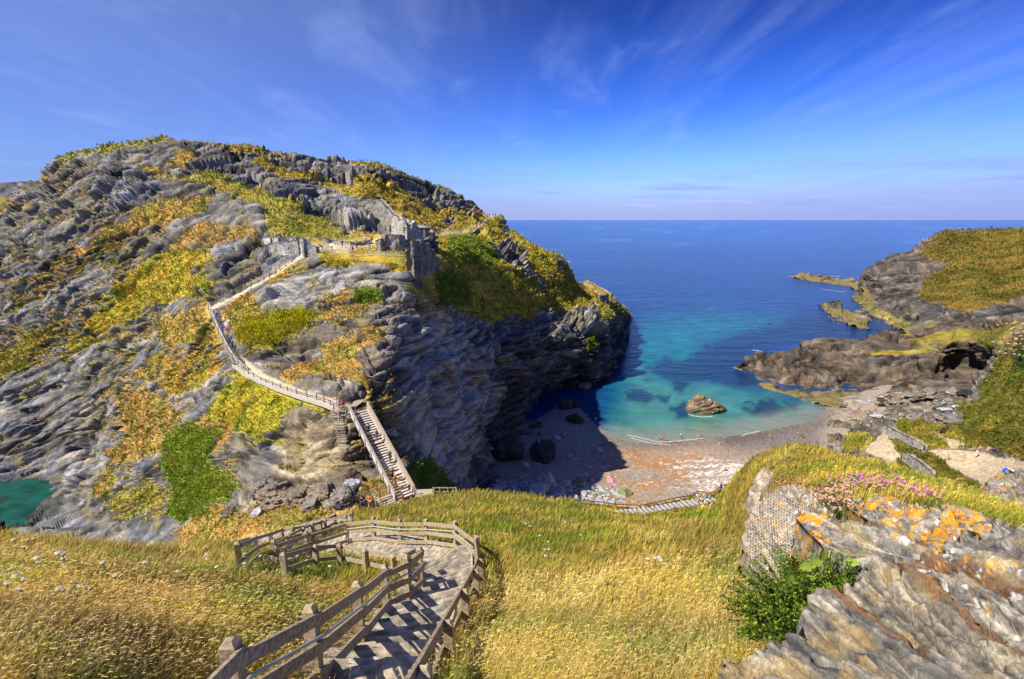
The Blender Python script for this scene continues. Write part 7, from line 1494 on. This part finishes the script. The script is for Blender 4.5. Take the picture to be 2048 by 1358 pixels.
PE = [(1317, 881, 'stand', 'white', 'teal', 'short', 1, 'person in white and turquoise at the foam line, leftmost'), (1324, 884, 'walk', 'pink', 'red', 'short', 1, 'person in pink at the foam line'), (1329, 883, 'stand', 'orange', 'orange', 'short', 0, 'person in orange at the foam line'), (1361, 877, 'stand', 'white', 'navy', 'short', 0, 'lone person in white paddling below the sea rock'), (1395, 880, 'walk', 'white', 'lightblue', 'short', 1, 'person in white and pale blue right of the lone paddler'), (1403, 879, 'stand', 'brown', 'rust', 'short', 0, 'person in brown next to the pale blue one at the water'), (1449, 885, 'walk', 'white', 'black', 'short', 1, 'person in white and black on the wet sand'), (1439, 890, 'sit', 'skin', 'cream', 'short', 2, 'pale sitting sunbather on the wet sand'), (1541, 877, 'bend', 'green', 'tan', 'short', 1, 'person in bright green bending on the wet sand'), (1595, 875, 'walk', 'white', 'navy', 'short', 1, 'person in white, left of the pair on the dark wet sand'), (1602, 877, 'stand', 'black', 'black', 'short', 1, 'person in black on the dark wet sand'), (1606, 876, 'bend', 'red', 'black', 'short', 2, 'person in red bending beside the one in black'), (1451, 941, 'sit', 'skin', 'black', 'short', 2, 'sunbather in dark shorts sitting on the pale shingle'), (1441, 985, 'lean', 'navy', 'purple', 'long', 1, 'person in purple and navy at the mound edge railing'),
      (1187, 894, 'stand', 'yellow', 'white', 'long', 2, 'person in yellow standing left of the slab seat in the shade'), (1204, 893, 'stand', 'cream', 'black', 'long', 2, 'person in cream standing right of the slab seat in the shade'), (1196, 899, 'sit', 'teal', 'navy', 'long', 3, 'person in teal sitting on the pale slab in the shade'), (1180, 848, 'bend', 'green', 'navy', 'short', 1, 'person in green at the shaded waterline'), (1191, 845, 'stand', 'white', 'grey', 'short', 1, 'person in white at the shaded waterline'), (1136, 921, 'sit', 'pink', 'black', 'short', 2, 'person in pink sitting alone in the shade'), (1178, 962, 'sit', 'blue', 'navy', 'long', 2, 'person in blue sitting among the boulders'), (1187, 962, 'sit', 'lightblue', 'white', 'long', 2, 'person in pale blue sitting among the boulders'), (1223, 960, 'sit', 'navy', 'green', 'short', 2, 'person in navy sitting by the pink towel'), (1224, 979, 'sit', 'black', 'tan', 'short', 1, 'person in black sitting below the pink towel'), (1156, 990, 'sit', 'red', 'navy', 'short', 1, 'person in red low in the boulder strip'),
      (1681, 809, 'walk', 'blue', 'lightblue', 'short', 1, 'person in blue at the tide edge below the spur'), (1700, 822, 'stand', 'red', 'pink', 'short', 1, 'person in red standing on the sand by the stones'), (1704, 827, 'sit', 'pink', 'red', 'short', 1, 'person in pink sitting at the feet of the red one'), (1715, 820, 'stand', 'orange', 'white', 'short', 1, 'person in orange by the stony shore'), (1719, 815, 'stand', 'pink', 'tan', 'short', 1, 'person in pink behind the orange one'), (1725, 829, 'sit', 'red', 'tan', 'short', 1, 'person in red sitting among the shore stones'), (1734, 831, 'stand', 'lightblue', 'pink', 'short', 1, 'person in pale blue among the shore stones'), (1754, 819, 'lie', 'red', 'skin', 'short', 1, 'person in red lying on the stones'), (1755, 832, 'sit', 'red', 'brown', 'short', 1, 'person in red and brown sitting lower on the stones'), (1789, 812, 'sit', 'white', 'red', 'short', 1, 'person in white sitting far up the stony shore'), (1797, 812, 'sit', 'pink', 'tan', 'short', 1, 'person in pink sitting far up the stony shore'), (1813, 813, 'stand', 'blue', 'grey', 'long', 1, 'person in blue standing far up the stony shore'), (1810, 821, 'sit', 'tan', 'brown', 'long', 1, 'person in tan sitting far up the stony shore'), (1767, 847, 'walk', 'rust', 'black', 'long', 1, 'person in dark red walking at the top of the slipway'), (1743, 847, 'sit', 'white', 'black', 'short', 1, 'person in white and black resting on the slipway rock'), (1738, 853, 'sit', 'pink', 'white', 'short', 1, 'person in pink sitting on the slipway rock'), (1720, 854, 'stand', 'white', 'navy', 'short', 1, 'person in white and navy at the left of the slipway'), (1733, 868, 'stand', 'red', 'navy', 'short', 1, 'person in scarlet top and navy shorts on the sandy track'), (1732, 880, 'sit', 'navy', 'navy', 'long', 1, 'person in navy sitting on the wall by the track'), (1673, 878, 'sit', 'red', 'black', 'short', 1, 'person in red and black sitting on the wet sand by the rocks'), (1695, 870, 'sit', 'skin', 'cream', 'short', 1, 'bare-backed person by the track rocks'),
      (1952, 915, 'walk', 'white', 'white', 'dress', 1.4, 'person in white dress walking along the haven path'), (1960, 899, 'sit', 'skin', 'rust', 'short', 2, 'sunbather leaning back at the path edge, left of three'), (1977, 901, 'sit', 'skin', 'white', 'short', 2, 'sunbather in white shorts at the path edge, middle of three'), (1988, 902, 'sit', 'purple', 'navy', 'long', 2, 'person in purple and dark hat at the path edge, right of three')]
for x, y, ps, a, b, lg, rz, lb in PE:
    h = ray(x, y, BS)
    if h: person(np.array(h[0]), ps, a, b, lg, rz, lb, 'people on the beach and haven', sc=1.08)
for x, y, d_, ps, a, b, lg, rz, lb in ((1394, 1006, 75.5, 'walk', 'white', 'pink', 'short', .3, 'person in white top and pink shorts climbing beside the dark railing'), (1411, 1009, 74.5, 'stand', 'teal', 'white', 'long', .3, 'person in turquoise top and white trousers by the mound edge')):
    person(P(x, y, d_), ps, a, b, lg, rz, lb, 'walkers by the dark railing', parts=True)
h = ray(2024, 946, [TK.obj, slope])
if h: person(np.array(h[0]), 'sit', 'white', 'navy', 'long', 1.4, 'person in white shirt sitting on the grey outcrop at the right edge')
h = ray(2010, 945, [TK.obj, slope])
if h:
    t = thing('backpack', 'bright blue rucksack set down on the grey outcrop', 'bag', tuple(h[0])); mb = MB(); mb.tube([(0, 0, -.1), (0, 0, .1), (0, 0, .55), (0, 0, .75)], [.28, .36, .33, .16], 8); mb.build('sack', CM['blue'], t); mb = MB(); mb.tube([(-.1, -.3, .6), (-.1, -.42, .35), (-.1, -.3, .1)], .04, 4); mb.build('strap', CM['navy'], t)
h = ray(1220, 964, [beach])
if h:
    q = np.array(h[0]); mb = MB(); mb.box((0, 0, .35), (.75, 0, 0), (0, .5, .3), (0, -.02, .05)); o = mb.build('beach_towel', CM['pink']); o.location = tuple(q); bpy.data.materials['cloth_pink'].name = 'cloth_pink'; tag(o, 'bright pink towel on the dark sand beside the sitters', 'towel')
print('script time', time.time() - T0)
